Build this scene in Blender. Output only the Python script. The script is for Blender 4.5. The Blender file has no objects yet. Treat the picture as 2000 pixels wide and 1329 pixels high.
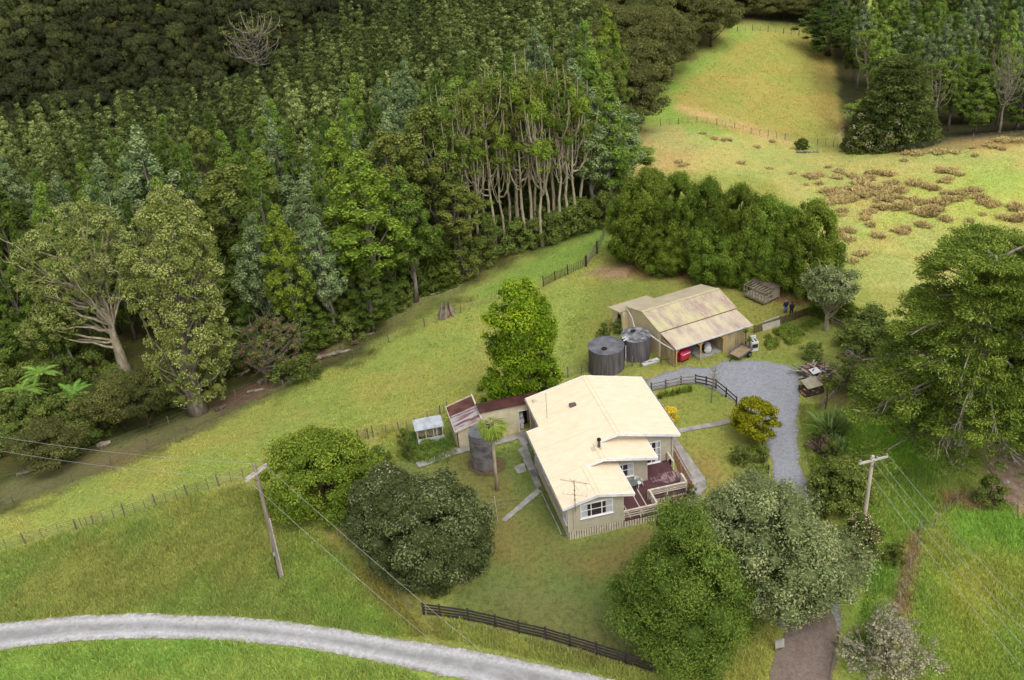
import bpy, bmesh, math, random
import numpy as np
from mathutils import Vector, Matrix
random.seed(7); rng = np.random.default_rng(11)
SC = bpy.context.scene
COL = SC.collection
# ---------------------------------------------------------------- camera
F = 2087.0; TH = math.radians(31.06); RO = math.radians(-4.39); CAMH = 56.0
def cam_rot(th, ro):
    c_, s_ = math.cos(th), math.sin(th)
    A = np.array([[1, 0, 0], [0, -s_, -c_], [0, c_, -s_]])
    B = np.array([[math.cos(ro), -math.sin(ro), 0], [math.sin(ro), math.cos(ro), 0], [0, 0, 1]])
    return B @ A
RC = cam_rot(TH, RO)
CAM = np.array([0.0, 0.0, CAMH])
cd = bpy.data.cameras.new('camera'); cam = bpy.data.objects.new('camera', cd); COL.objects.link(cam)
cd.sensor_width = 36; cd.lens = 36 * F / 2000; cd.clip_end = 5000; cd.clip_start = 1
M = Matrix.Identity(4)
for i in range(3):
    M[i][0] = RC[0, i]; M[i][1] = -RC[1, i]; M[i][2] = -RC[2, i]; M[i][3] = CAM[i]
cam.matrix_world = M
SC.camera = cam
def ray(px, py): return RC.T @ np.array([(px - 1000) / F, (py - 664.5) / F, 1.0])
def P(px, py, z=0.0):
    d = ray(px, py); return CAM + (z - CAMH) / d[2] * d
def pixv(W):
    q = (np.asarray(W, float) - CAM) @ RC.T
    return 1000 + F * q[..., 0] / q[..., 2], 664.5 + F * q[..., 1] / q[..., 2], q[..., 2]
# ---------------------------------------------------------------- noise
def vnoise(x, y, seed=0):
    x = np.asarray(x, float); y = np.asarray(y, float)
    xi = np.floor(x); yi = np.floor(y); fx = x - xi; fy = y - yi
    fx = fx * fx * (3 - 2 * fx); fy = fy * fy * (3 - 2 * fy)
    def h(a, b):
        v = np.sin(a * 127.1 + b * 311.7 + seed * 74.7) * 43758.5453
        return v - np.floor(v)
    return (h(xi, yi) * (1 - fx) * (1 - fy) + h(xi + 1, yi) * fx * (1 - fy) + h(xi, yi + 1) * (1 - fx) * fy + h(xi + 1, yi + 1) * fx * fy)
def fnoise(x, y, seed=0, o=3):
    s = 0; a = 1; t = 0
    for k in range(o):
        s = s + a * vnoise(np.asarray(x) * 2 ** k, np.asarray(y) * 2 ** k, seed + k * 13); t += a; a *= .5
    return s / t
# ---------------------------------------------------------------- terrain
CT = [(1112,1054,0),(1340,940,.1),(1230,740,-.1),(1020,780,-.2),(943,925,-.1),(830,870,-.3),(1450,750,-.45),(1560,890,-.1),(1320,718,-.8),(1470,690,-.8),
 (1380,640,-.8),(1240,690,-.85),(1534,612,-.9),(1650,650,-.8),(1200,650,-1.3),(1500,560,-1.1),(1180,740,-.7),(1400,850,0),(1250,1050,0),(1100,900,0),
 (1015,780,-.4),(900,700,-2),(870,620,-3),(660,665,-5.2),(750,820,-1.2),(430,940,-.8),(50,1060,-1.6),(0,960,-5),(142,935,-4),(290,872,-4.6),(388,803,-6),(560,740,-5.7),
 (900,530,-4.6),(1180,440,-3.5),(1050,480,-4.6),(549,1127,0),(0,1200,-1),(400,1220,-.8),(830,1250,-.3),(0,1329,-1),(1000,1329,-.4),(1560,1300,0),(1250,1300,-.2),
 (1900,1200,-.6),(1750,1000,-.3),(2000,1329,-1),(1990,950,-1),(1850,850,-1),(1660,500,-2),(1800,450,-2.5),(2000,420,-2),(1250,300,-4),(1300,250,-5),(1400,200,-8),
 (1450,60,-10),(1560,130,-12.5),(1650,265,-12.5),(1760,300,-4.5),(1900,280,-3.3),(2000,270,-3),(1500,300,-6.5),(1600,300,-6.5),(1600,60,-12),(1760,240,-14),(1900,230,-14),(1900,100,-15),
 (900,150,-15),(700,300,-14),(300,500,-15),(0,500,-18),(0,700,-13),(300,330,-23),(600,150,-22),(1000,0,-22),(300,250,-23),(300,130,-17),(300,0,-9),(0,0,-7),(0,250,-22),
 (650,0,-15),(1300,0,-14),(1100,250,-9),(1800,10,-15)]
pts = np.array([P(a, b, c) for a, b, c in CT])
pts = np.vstack([pts, [[-600, 900, 60], [0, 900, 10], [600, 900, 20], [-600, 300, 0], [600, 300, -5], [-600, -250, -10], [600, -250, -5], [0, -250, -3], [-90, 20, -3], [90, 20, -2], [0, 10, -1.5], [-150, 120, -18], [110, 110, -3], [-130, 60, -10]]])
SCL = 100.0
def _U(r2): return np.where(r2 > 1e-12, r2 * np.log(np.maximum(r2, 1e-12)), 0.0)
TPX = pts[:, :2] / SCL; TPN = len(TPX)
K = _U(((TPX[:, None] - TPX[None]) ** 2).sum(-1)) + np.eye(TPN) * 2e-4
Q = np.c_[np.ones(TPN), TPX]
Asys = np.block([[K, Q], [Q.T, np.zeros((3, 3))]])
TPW = np.linalg.solve(Asys, np.r_[pts[:, 2], 0, 0, 0])
def Hgt(x, y):
    x = np.asarray(x, float); y = np.asarray(y, float); sh = x.shape
    X = np.c_[x.ravel(), y.ravel()] / SCL; out = np.empty(len(X))
    for i in range(0, len(X), 20000):
        S = X[i:i + 20000]
        out[i:i + 20000] = _U(((S[:, None] - TPX[None]) ** 2).sum(-1)) @ TPW[:TPN] + TPW[TPN] + S @ TPW[TPN + 1:]
    z = out.reshape(sh)
    d = np.hypot(x - 10, (y - 78) * 1.0)
    m = np.clip((d - 32) / 25, 0, 1)
    return z + m * (.9 * (vnoise(x / 14, y / 14, 5) - .5) + .35 * (vnoise(x / 5, y / 5, 9) - .5))
def hitv(px, py):
    px = np.atleast_1d(px).astype(float); py = np.atleast_1d(py).astype(float)
    D = np.stack([(px - 1000) / F, (py - 664.5) / F, np.ones_like(px)], -1) @ RC
    ts = np.concatenate([np.arange(48, 150, 1.5), np.arange(150, 620, 4.0)])
    W = CAM + ts[None, :, None] * D[:, None]
    HF = globals().get('gz', Hgt); g = W[..., 2] - HF(W[..., 0], W[..., 1])
    k = np.argmax(g < 0, 1); k = np.where((g < 0).any(1), np.maximum(k, 1), len(ts) - 1)
    i = np.arange(len(px)); g0 = g[i, k - 1]; g1 = g[i, k]
    t = ts[k - 1] + (ts[k] - ts[k - 1]) * g0 / (g0 - g1 + 1e-9)
    Wp = CAM + t[:, None] * D
    Wp[:, 2] = HF(Wp[:, 0], Wp[:, 1])
    return Wp
def hit(px, py): return hitv([px], [py])[0]
# ---------------------------------------------------------------- colours / materials
KEXP = 1.6
def C(r, g, b, k=1.0):
    f = lambda v: ((v / 255 + .055) / 1.055) ** 2.4 if v > 10 else v / 255 / 12.92
    return tuple(min(.93, f(v) * k / KEXP) for v in (r, g, b)) + (1.0,)
def newmat(name):
    m = bpy.data.materials.new(name); m.use_nodes = True
    nt = m.node_tree; nt.nodes.clear()
    out = nt.nodes.new('ShaderNodeOutputMaterial'); b = nt.nodes.new('ShaderNodeBsdfPrincipled')
    nt.links.new(b.outputs[0], out.inputs[0]); return m, nt, b, out
def N(nt, t, **kw):
    n = nt.nodes.new(t)
    for k, v in kw.items():
        if k.startswith('i_'): n.inputs[k[2:].replace('_', ' ')].default_value = v
        else: setattr(n, k, v)
    return n
def noise(nt, vec, scale, detail=4, rough=.6):
    n = N(nt, 'ShaderNodeTexNoise'); n.inputs['Scale'].default_value = scale; n.inputs['Detail'].default_value = detail
    n.inputs['Roughness'].default_value = rough
    if vec is not None: nt.links.new(vec, n.inputs['Vector'])
    return n.outputs['Fac']
def ramp(nt, fac, stops):
    r = N(nt, 'ShaderNodeValToRGB'); e = r.color_ramp.elements
    while len(e) < len(stops): e.new(.5)
    for i, (p, c) in enumerate(stops):
        e[i].position = p; e[i].color = c if len(c) == 4 else tuple(c) + (1,)
    nt.links.new(fac, r.inputs[0]); return r.outputs[0]
def mixc(nt, fac, a, b, bt='MIX'):
    m = N(nt, 'ShaderNodeMix', data_type='RGBA', blend_type=bt)
    for s, v in ((m.inputs[0], fac), (m.inputs[6], a), (m.inputs[7], b)):
        if hasattr(v, 'is_output'): nt.links.new(v, s)
        else: s.default_value = v
    return m.outputs[2]
def geopos(nt): return N(nt, 'ShaderNodeNewGeometry').outputs['Position']
def objco(nt): return N(nt, 'ShaderNodeTexCoord').outputs['Object']
def bump(nt, b, h, strength=.3, dist=.02):
    bp = N(nt, 'ShaderNodeBump'); bp.inputs['Strength'].default_value = strength; bp.inputs['Distance'].default_value = dist
    nt.links.new(h, bp.inputs['Height']); nt.links.new(bp.outputs[0], b.inputs['Normal'])
def mat(name, c1, c2=None, scale=3.0, rough=.7, spec=.3, metal=0.0, bmp=0.0, detail=5, lo=.35, hi=.65, wave=None, stretch=None):
    """two-tone noisy surface; wave=(axis, spacing, strength) adds boards or corrugations as bump"""
    m, nt, b, _ = newmat(name)
    co = objco(nt); vec = co
    if stretch:
        mp = N(nt, 'ShaderNodeMapping'); mp.inputs['Scale'].default_value = stretch; nt.links.new(co, mp.inputs[0]); vec = mp.outputs[0]
    nz = noise(nt, vec, scale, detail)
    c2 = c2 or tuple(v * .8 for v in c1[:3]) + (1,)
    col = ramp(nt, nz, [(lo, c2), (hi, c1)])
    h = nz
    if wave:
        w = N(nt, 'ShaderNodeTexWave', wave_type='BANDS', bands_direction=wave[0], wave_profile=wave[3] if len(wave) > 3 else 'SIN')
        w.inputs['Scale'].default_value = 0.314159 / wave[1] ; w.inputs['Distortion'].default_value = 0
        nt.links.new(co, w.inputs[0]); h = w.outputs['Fac']
        if len(wave) > 4: col = mixc(nt, ramp(nt, w.outputs['Fac'], [(0, (wave[4],) * 3), (.18, (0, 0, 0))]), col, tuple(v * .35 for v in c2[:3]) + (1,))
        bump(nt, b, h, wave[2], .03)
    elif bmp: bump(nt, b, nz, bmp, .05)
    nt.links.new(col, b.inputs['Base Color'])
    b.inputs['Roughness'].default_value = rough; b.inputs['Specular IOR Level'].default_value = spec; b.inputs['Metallic'].default_value = metal
    return m
# ---------------------------------------------------------------- mesh helpers
class MB:
    def __init__(s): s.v = []; s.f = []
    def poly(s, vs, fs):
        o = len(s.v); s.v += [tuple(float(c) for c in v) for v in vs]; s.f += [tuple(i + o for i in f) for f in fs]; return s
    def box(s, x0, x1, y0, y1, z0, z1):
        return s.poly([(x, y, z) for z in (z0, z1) for x, y in ((x0, y0), (x1, y0), (x1, y1), (x0, y1))],
                      [(3, 2, 1, 0), (4, 5, 6, 7), (0, 1, 5, 4), (1, 2, 6, 5), (2, 3, 7, 6), (3, 0, 4, 7)])
    def beam(s, a, b, w, h, up=(0, 0, 1)):
        a = Vector(a); b = Vector(b); d = (b - a).normalized(); u = Vector(up)
        if abs(d.dot(u)) > .98: u = Vector((0, 1, 0))
        r = d.cross(u).normalized() * w / 2; t = r.normalized().cross(d).normalized() * h / 2
        vs = [a - r - t, a + r - t, a + r + t, a - r + t, b - r - t, b + r - t, b + r + t, b - r + t]
        return s.poly(vs, [(0, 1, 2, 3), (7, 6, 5, 4), (0, 4, 5, 1), (1, 5, 6, 2), (2, 6, 7, 3), (3, 7, 4, 0)])
    def tube(s, path, rad, n=8, cap=True):
        path = [Vector(p) for p in path]; m = len(path)
        if not hasattr(rad, '__len__'): rad = [rad] * m
        vs = []; prev = None
        for i, p in enumerate(path):
            d = (path[min(i + 1, m - 1)] - path[max(i - 1, 0)])
            d = d.normalized() if d.length > 1e-9 else Vector((0, 0, 1))
            if prev is None: u = d.cross(Vector((0, 1, 0)) if abs(d.y) < .9 else Vector((1, 0, 0))).normalized()
            else:
                u = prev - d * prev.dot(d); u = u.normalized() if u.length > 1e-6 else prev
            prev = u; w = d.cross(u)
            for k in range(n):
                a = 2 * math.pi * k / n; vs.append(p + (u * math.cos(a) + w * math.sin(a)) * rad[i])
        fs = [(i * n + k, i * n + (k + 1) % n, (i + 1) * n + (k + 1) % n, (i + 1) * n + k) for i in range(m - 1) for k in range(n)]
        if cap: fs += [tuple(reversed(range(n))), tuple(range((m - 1) * n, m * n))]
        return s.poly(vs, fs)
    def prism(s, pg, y0, y1, ax='y'):
        n = len(pg)
        mk = {'y': lambda a, b, t: (a, t, b), 'z': lambda a, b, t: (a, b, t), 'x': lambda a, b, t: (t, a, b)}[ax]
        vs = [mk(a, b, y0) for a, b in pg] + [mk(a, b, y1) for a, b in pg]
        return s.poly(vs, [tuple(range(n)), tuple(reversed(range(n, 2 * n)))] + [(i + n, (i + 1) % n + n, (i + 1) % n, i) for i in range(n)])
    def slab(s, poly3, th=.06):
        n = len(poly3); lo = [(x, y, z - th) for x, y, z in poly3]
        return s.poly(list(poly3) + lo, [tuple(range(n)), tuple(reversed(range(n, 2 * n)))] + [((i + 1) % n, i, i + n, (i + 1) % n + n) for i in range(n)])
    def dome(s, c, rx, ry, rz, nu=12, nv=6, full=True, jit=0):
        v0 = -math.pi / 2 if full else 0; vs = []
        for j in range(nv + 1):
            t = v0 + (math.pi / 2 - v0) * j / nv
            for k in range(nu):
                a = 2 * math.pi * k / nu; q = 1 + jit * (random.random() - .5)
                vs.append((c[0] + rx * q * math.cos(t) * math.cos(a), c[1] + ry * q * math.cos(t) * math.sin(a), c[2] + rz * q * math.sin(t)))
        fs = [(j * nu + k, j * nu + (k + 1) % nu, (j + 1) * nu + (k + 1) % nu, (j + 1) * nu + k) for j in range(nv) for k in range(nu)]
        fs.append(tuple(reversed(range(nu)))); return s.poly(vs, fs)
    def build(s, name, m, parent=None, smooth=False, bevel=0):
        me = bpy.data.meshes.new(name); me.from_pydata(s.v, [], s.f); me.validate()
        bm = bmesh.new(); bm.from_mesh(me); bmesh.ops.recalc_face_normals(bm, faces=bm.faces); bm.to_mesh(me); bm.free()
        if smooth:
            for p in me.polygons: p.use_smooth = True
            if smooth == 'auto':
                me.set_sharp_from_angle(angle=math.radians(40))
        me.materials.append(m); o = bpy.data.objects.new(name, me); COL.objects.link(o)
        if bevel:
            md = o.modifiers.new('bevel', 'BEVEL'); md.width = bevel; md.segments = 2; md.limit_method = 'ANGLE'
        if parent is not None: o.parent = parent
        return o
def tag(o, label=None, cat=None, group=None, kind=None):
    if label: o['label'] = label
    if cat: o['category'] = cat
    if group: o['group'] = group
    if kind: o['kind'] = kind
    return o
def thing(name, loc, label, cat, group=None, rz=0.0, sc=None):
    o = bpy.data.objects.new(name, None); COL.objects.link(o); o.location = tuple(map(float, loc)); o.rotation_euler = (0, 0, rz)
    o.empty_display_size = .3
    if sc is not None: o.scale = sc if hasattr(sc, '__len__') else (sc,) * 3
    return tag(o, label, cat, group)
def fastmesh(name, V, Fq, mats, attrs=None, nside=4, smooth=False):
    me = bpy.data.meshes.new(name); nv = len(V); nf = len(Fq)
    me.vertices.add(nv); me.vertices.foreach_set('co', np.ascontiguousarray(V, np.float32).ravel())
    me.loops.add(nf * nside); me.loops.foreach_set('vertex_index', np.ascontiguousarray(Fq, np.int32).ravel())
    me.polygons.add(nf); me.polygons.foreach_set('loop_start', np.arange(0, nf * nside, nside, dtype=np.int32))
    if smooth: me.polygons.foreach_set('use_smooth', np.ones(nf, bool))
    for k, a in (attrs or {}).items():
        if a.ndim == 1:
            at = me.attributes.new(k, 'FLOAT', 'POINT'); at.data.foreach_set('value', a.astype(np.float32))
        else:
            at = me.attributes.new(k, 'FLOAT_COLOR', 'POINT'); at.data.foreach_set('color', np.c_[a, np.ones(len(a))].astype(np.float32).ravel())
    me.update(calc_edges=True)
    for m in (mats if isinstance(mats, list) else [mats]): me.materials.append(m)
    return me
def obj(name, me, parent=None):
    o = bpy.data.objects.new(name, me); COL.objects.link(o)
    if parent is not None: o.parent = parent
    return o
# ---------------------------------------------------------------- ground zones (base colour per area)
def L3(r, g, b):
    c = np.array(C(r, g, b, k=1.78)[:3]); m = c @ [.3, .6, .1]; return m + (c - m) * .94
ZONES = [  # polygon in the survey picture, colour, softness, ragged edge
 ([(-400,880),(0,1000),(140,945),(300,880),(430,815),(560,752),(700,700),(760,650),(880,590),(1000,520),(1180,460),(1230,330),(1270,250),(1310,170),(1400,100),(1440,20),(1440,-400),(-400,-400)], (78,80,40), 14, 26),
 ([(-400,1300),(0,1080),(180,1030),(330,980),(470,945),(560,950),(640,1030),(760,1130),(850,1210),(1000,1260),(1300,1340),(1300,1700),(-400,1700)], (122,133,62), 20, 20),
 ([(-400,1275),(0,1270),(300,1246),(600,1265),(900,1320),(1000,1400),(-400,1500)], (124,147,64), 6, 6),
 ([(560,1000),(660,1050),(800,1190),(830,1260),(760,1250),(640,1200),(560,1120)], (122,139,60), 18, 20),
 ([(620,1010),(700,1060),(830,1190),(860,1250),(800,1235),(640,1070)], (120,120,58), 12, 12),
 ([(800,860),(1100,880),(1120,1050),(1260,1030),(1330,960),(1330,1310),(1200,1290),(860,1200),(960,1080),(760,940)], (104,114,60), 18, 14),
 ([(1280,740),(1400,755),(1450,800),(1500,900),(1530,960),(1400,1000),(1340,930),(1290,840)], (126,136,62), 5, 4),
 ([(1120,1062),(1270,1040),(1250,1110),(1160,1135),(1110,1110)], (122,110,64), 26, 30),
 ([(900,880),(1000,940),(1080,1060),(1050,1130),(960,1090),(960,1000),(880,940)], (118,112,62), 26, 30),
 ([(1330,880),(1400,900),(1440,960),(1380,960)], (136,126,66), 22, 20),
 ([(960,1140),(1200,1180),(1230,1290),(1080,1270),(960,1230)], (106,108,62), 20, 16),
 ([(1170,540),(1450,560),(1640,600),(1660,660),(1640,740),(1560,720),(1470,700),(1320,720),(1130,740),(1110,660)], (128,132,62), 16, 12),
 ([(1200,520),(1300,500),(1420,555),(1560,575),(1600,590),(1560,600),(1440,568),(1300,545),(1190,545)], (116,98,62), 8, 10),
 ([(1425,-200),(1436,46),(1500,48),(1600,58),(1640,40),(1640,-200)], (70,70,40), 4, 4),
 ([(1600,368),(1700,350),(1860,350),(1950,388),(2010,415),(1960,445),(1800,432),(1640,412)], (162,148,92), 12, 22),
 ([(1150,535),(1185,515),(1235,520),(1220,545)], (146,128,96), 6, 8),
 ([(1000,520),(1180,440),(1190,470),(1150,500),(1140,520),(1040,560),(930,575)], (118,148,62), 12, 10),
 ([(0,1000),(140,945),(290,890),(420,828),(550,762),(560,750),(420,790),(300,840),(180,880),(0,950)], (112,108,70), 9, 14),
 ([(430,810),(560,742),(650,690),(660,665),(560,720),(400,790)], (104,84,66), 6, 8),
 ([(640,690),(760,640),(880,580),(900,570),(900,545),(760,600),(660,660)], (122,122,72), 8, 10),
 ([(1190,400),(1300,330),(1500,350),(1640,480),(1680,560),(2400,600),(2400,200),(2000,262),(1850,285),(1750,300),(1650,300),(1500,270),(1300,240),(1240,250)], (166,164,94), 10, 10),
 ([(1680,460),(1850,430),(2000,440),(2300,440),(2300,320),(1900,330),(1750,380)], (158,170,84), 25, 25),
 ([(1250,250),(1300,170),(1400,95),(1440,52),(1600,62),(1640,100),(1650,200),(1640,280),(1500,262),(1300,240)], (154,149,74), 8, 8),
 ([(1255,245),(1290,170),(1400,90),(1430,55),(1470,60),(1380,130),(1310,190),(1330,230),(1400,262)], (132,156,68), 14, 12),
 ([(1250,165),(1330,110),(1300,190),(1340,235),(1260,250)], (130,158,64), 12, 12),
 ([(1330,205),(1420,232),(1520,262),(1560,285),(1500,272),(1400,240),(1310,212)], (176,158,102), 6, 5),
 ([(1220,250),(1330,255),(1370,290),(1340,340),(1240,330)], (168,156,98), 14, 16),
 ([(1600,70),(1640,90),(1660,280),(1600,280),(1590,180),(1560,100)], (142,134,68), 14, 12),
 ([(1640,290),(1760,305),(2100,275),(2100,235),(1800,240),(1640,240)], (150,130,80), 3, 3),
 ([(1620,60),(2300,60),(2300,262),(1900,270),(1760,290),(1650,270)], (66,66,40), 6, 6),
 ([(1570,790),(1700,780),(1830,900),(1840,1000),(1790,1060),(1760,1200),(1700,1329),(1640,1329),(1640,1200),(1640,1000),(1590,960)], (114,139,54), 14, 12),
 ([(1640,790),(1760,790),(1830,900),(1730,920),(1640,860)], (124,158,50), 16, 12),
 ([(1800,1050),(1850,980),(1990,960),(2300,960),(2300,1600),(1760,1600),(1770,1200)], (130,145,62), 14, 14),
 ([(1850,985),(2000,990),(2100,1040),(1980,1080),(1870,1060)], (120,149,56), 18, 16),
 ([(1820,1120),(1900,1100),(1960,1200),(1940,1329),(1850,1329)], (140,148,62), 30, 25),
 ([(1770,1040),(1795,1040),(1800,1080),(1770,1200),(1745,1200),(1750,1120)], (138,122,84), 9, 12),
 ([(1840,965),(1990,960),(1990,985),(1830,1000)], (130,112,76), 9, 12),
 ([(1925,880),(2100,850),(2100,1010),(1990,1000),(1930,960)], (186,160,134), 7, 14),
 ([(1535,780),(1575,790),(1590,960),(1640,1050),(1600,1060),(1560,960)], (112,124,58), 9, 10),
 ([(1560,700),(1720,690),(1760,790),(1600,800),(1550,760)], (112,112,62), 9, 12),
 ([(1310,870),(1320,870),(1350,925),(1330,925)], (138,112,80), 4, 4),
 ([(800,840),(900,840),(905,880),(830,905),(780,890)], (92,112,48), 10, 10),
]
def polysd(px, py, pg):
    pg = np.array(pg, float); n = len(pg); ins = np.zeros(px.shape, bool); dm = np.full(px.shape, 1e9)
    for i in range(n):
        a = pg[i]; b = pg[(i + 1) % n]
        c = (a[1] > py) != (b[1] > py)
        xx = (b[0] - a[0]) * (py - a[1]) / ((b[1] - a[1]) if b[1] != a[1] else 1e-9) + a[0]
        ins ^= c & (px < xx)
        e = b - a; t = np.clip(((px - a[0]) * e[0] + (py - a[1]) * e[1]) / (e @ e + 1e-9), 0, 1)
        dm = np.minimum(dm, np.hypot(px - a[0] - t * e[0], py - a[1] - t * e[1]))
    return np.where(ins, dm, -dm)
def zonecol(x, y, z):
    px, py, dp = pixv(np.stack([x, y, z], -1))
    ok = dp > 5
    px = np.where(ok, px, -3000); py = np.where(ok, py, 3000)
    col = np.tile(L3(142, 149, 72), (len(x), 1))
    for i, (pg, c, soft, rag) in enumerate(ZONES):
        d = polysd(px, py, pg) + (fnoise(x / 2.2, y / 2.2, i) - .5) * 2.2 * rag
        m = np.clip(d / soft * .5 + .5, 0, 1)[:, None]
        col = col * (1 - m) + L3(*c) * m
    # patches of dry and lush grass
    n1 = fnoise(x / 7, y / 7, 3)[:, None]; n2 = fnoise(x / 2.3, y / 3.1, 8)[:, None]; n3 = fnoise(x / .9, y / .9, 21)[:, None]
    dry = col * np.array([1.09, .985, 1.0]); lush = col * np.array([.9, .98, .9])
    t = np.clip((n1 - .5) * 3.2 + (n2 - .5) * 1.6 + .5, 0, 1)
    col = lush * (1 - t) + dry * t
    return col * (1 + (n3 - .5) * .22)
def lin_axis(parts):
    a = []
    for x0, x1, s in parts: a.append(np.arange(x0, x1, s))
    return np.unique(np.concatenate(a + [[parts[-1][1]]]))
gx = lin_axis([(-900, -240, 30), (-240, -60, 3), (-60, -40, 1), (-40, 62, .4), (62, 110, 1), (110, 240, 4), (240, 900, 30)])
gy = lin_axis([(-300, 20, 20), (20, 44, 1.5), (44, 112, .4), (112, 215, 1.0), (215, 480, 4), (480, 1200, 40)])
GX, GY = np.meshgrid(gx, gy); GZ = Hgt(GX, GY)
V = np.stack([GX.ravel(), GY.ravel(), GZ.ravel()], -1); nx = len(gx); ny = len(gy)
ii, jj = np.meshgrid(np.arange(nx - 1), np.arange(ny - 1)); b0 = (jj * nx + ii).ravel()
Fg = np.stack([b0, b0 + 1, b0 + nx + 1, b0 + nx], -1)
m_ground, nt, b, _ = newmat('grass_ground')
at = N(nt, 'ShaderNodeAttribute', attribute_name='zc'); pos = geopos(nt)
mp = N(nt, 'ShaderNodeMapping'); mp.inputs['Scale'].default_value = (1, .7, 1); nt.links.new(pos, mp.inputs[0])
f1 = noise(nt, mp.outputs[0], 3.2, 6, .75); f2 = noise(nt, pos, .45, 4, .6); f3 = noise(nt, pos, 11, 3, .7)
c1 = mixc(nt, 1.0, at.outputs['Color'], ramp(nt, f1, [(.36, (.62, .64, .6)), (.5, (1, 1, 1)), (.66, (1.2, 1.17, 1.08))]), 'MULTIPLY')
c2 = mixc(nt, ramp(nt, f2, [(.45, (0, 0, 0)), (.7, (.38, .38, .38))]), c1, mixc(nt, 1.0, at.outputs['Color'], (1.06, .96, .9, 1), 'MULTIPLY'))
c3 = mixc(nt, 1.0, c2, ramp(nt, f3, [(.3, (.66, .68, .66)), (.62, (1.12, 1.12, 1.08))]), 'MULTIPLY')
nt.links.new(c3, b.inputs['Base Color']); b.inputs['Roughness'].default_value = .95; b.inputs['Specular IOR Level'].default_value = .1
bump(nt, b, f1, .9, .25)
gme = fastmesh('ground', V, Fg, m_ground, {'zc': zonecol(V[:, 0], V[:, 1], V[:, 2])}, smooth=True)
tag(obj('ground', gme), kind='structure')
def gz(x, y):
    """height of the ground mesh itself (bilinear)"""
    x = np.asarray(x, float); y = np.asarray(y, float)
    i = np.clip(np.searchsorted(gx, x) - 1, 0, nx - 2); j = np.clip(np.searchsorted(gy, y) - 1, 0, ny - 2)
    u = (x - gx[i]) / (gx[i + 1] - gx[i]); v = (y - gy[j]) / (gy[j + 1] - gy[j])
    return GZ[j, i] * (1 - u) * (1 - v) + GZ[j, i + 1] * u * (1 - v) + GZ[j + 1, i] * (1 - u) * v + GZ[j + 1, i + 1] * u * v
def gp(px, py):
    p = hit(px, py); p[2] = gz(p[0], p[1]); return p
def sheet(name, pgpx, m, cell=.15, rag=.25, lift=.035, freq=1.2, kind='structure', world=False):
    W = np.array(pgpx, float) if world else hitv([p[0] for p in pgpx], [p[1] for p in pgpx])[:, :2]
    x0, y0 = W.min(0) - 1; x1, y1 = W.max(0) + 1
    xs = np.arange(x0, x1, cell); ys = np.arange(y0, y1, cell); X, Y = np.meshgrid(xs, ys)
    cxm = (X[:-1, :-1] + cell / 2); cym = (Y[:-1, :-1] + cell / 2)
    sd = polysd(cxm, cym, W) + (fnoise(cxm * freq, cym * freq, 4, 4) - .5) * 2 * rag
    keep = sd > 0
    j, i = np.nonzero(keep); nX = len(xs); q = j * nX + i
    Fq = np.stack([q, q + 1, q + nX + 1, q + nX], -1); u, inv = np.unique(Fq, return_inverse=True)
    xx = X.ravel()[u]; yy = Y.ravel()[u]
    V = np.stack([xx, yy, gz(xx, yy) + lift], -1)
    edge = np.clip(polysd(xx, yy, W), 0, 3)
    me = fastmesh(name, V, inv.reshape(-1, 4), m, {'edge': edge}, smooth=True)
    return tag(obj(name, me), kind=kind)
# ================================================================ foliage
LEAFK = 1.93
def leafmat(name, dark, mid, lite, rnd=.25, trans=.25, hue=.008):
    m, nt, b, out = newmat(name)
    at = N(nt, 'ShaderNodeAttribute', attribute_name='v')
    oi = N(nt, 'ShaderNodeObjectInfo')
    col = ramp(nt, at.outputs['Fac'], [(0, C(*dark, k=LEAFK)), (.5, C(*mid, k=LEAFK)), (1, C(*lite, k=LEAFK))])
    hs = N(nt, 'ShaderNodeHueSaturation')
    mr = N(nt, 'ShaderNodeMapRange'); mr.inputs['To Min'].default_value = .5 - hue; mr.inputs['To Max'].default_value = .5 + hue
    nt.links.new(oi.outputs['Random'], mr.inputs['Value']); nt.links.new(mr.outputs[0], hs.inputs['Hue'])
    ml = N(nt, 'ShaderNodeMath', operation='MULTIPLY'); ml.inputs[1].default_value = 7.13; nt.links.new(oi.outputs['Random'], ml.inputs[0])
    fr = N(nt, 'ShaderNodeMath', operation='FRACT'); nt.links.new(ml.outputs[0], fr.inputs[0])
    mv = N(nt, 'ShaderNodeMapRange'); mv.inputs['To Min'].default_value = 1 - rnd; mv.inputs['To Max'].default_value = 1 + rnd
    nt.links.new(fr.outputs[0], mv.inputs['Value']); nt.links.new(mv.outputs[0], hs.inputs['Value'])
    nt.links.new(col, hs.inputs['Color']); nt.links.new(hs.outputs[0], b.inputs['Base Color'])
    b.inputs['Roughness'].default_value = .62; b.inputs['Specular IOR Level'].default_value = .08
    if trans:
        tr = N(nt, 'ShaderNodeBsdfTranslucent'); nt.links.new(hs.outputs[0], tr.inputs[0])
        ms = N(nt, 'ShaderNodeMixShader'); ms.inputs[0].default_value = trans
        nt.links.new(b.outputs[0], ms.inputs[1]); nt.links.new(tr.outputs[0], ms.inputs[2]); nt.links.new(ms.outputs[0], out.inputs[0])
    return m
def unit(a): return a / (np.linalg.norm(a, axis=-1, keepdims=True) + 1e-9)
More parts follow.
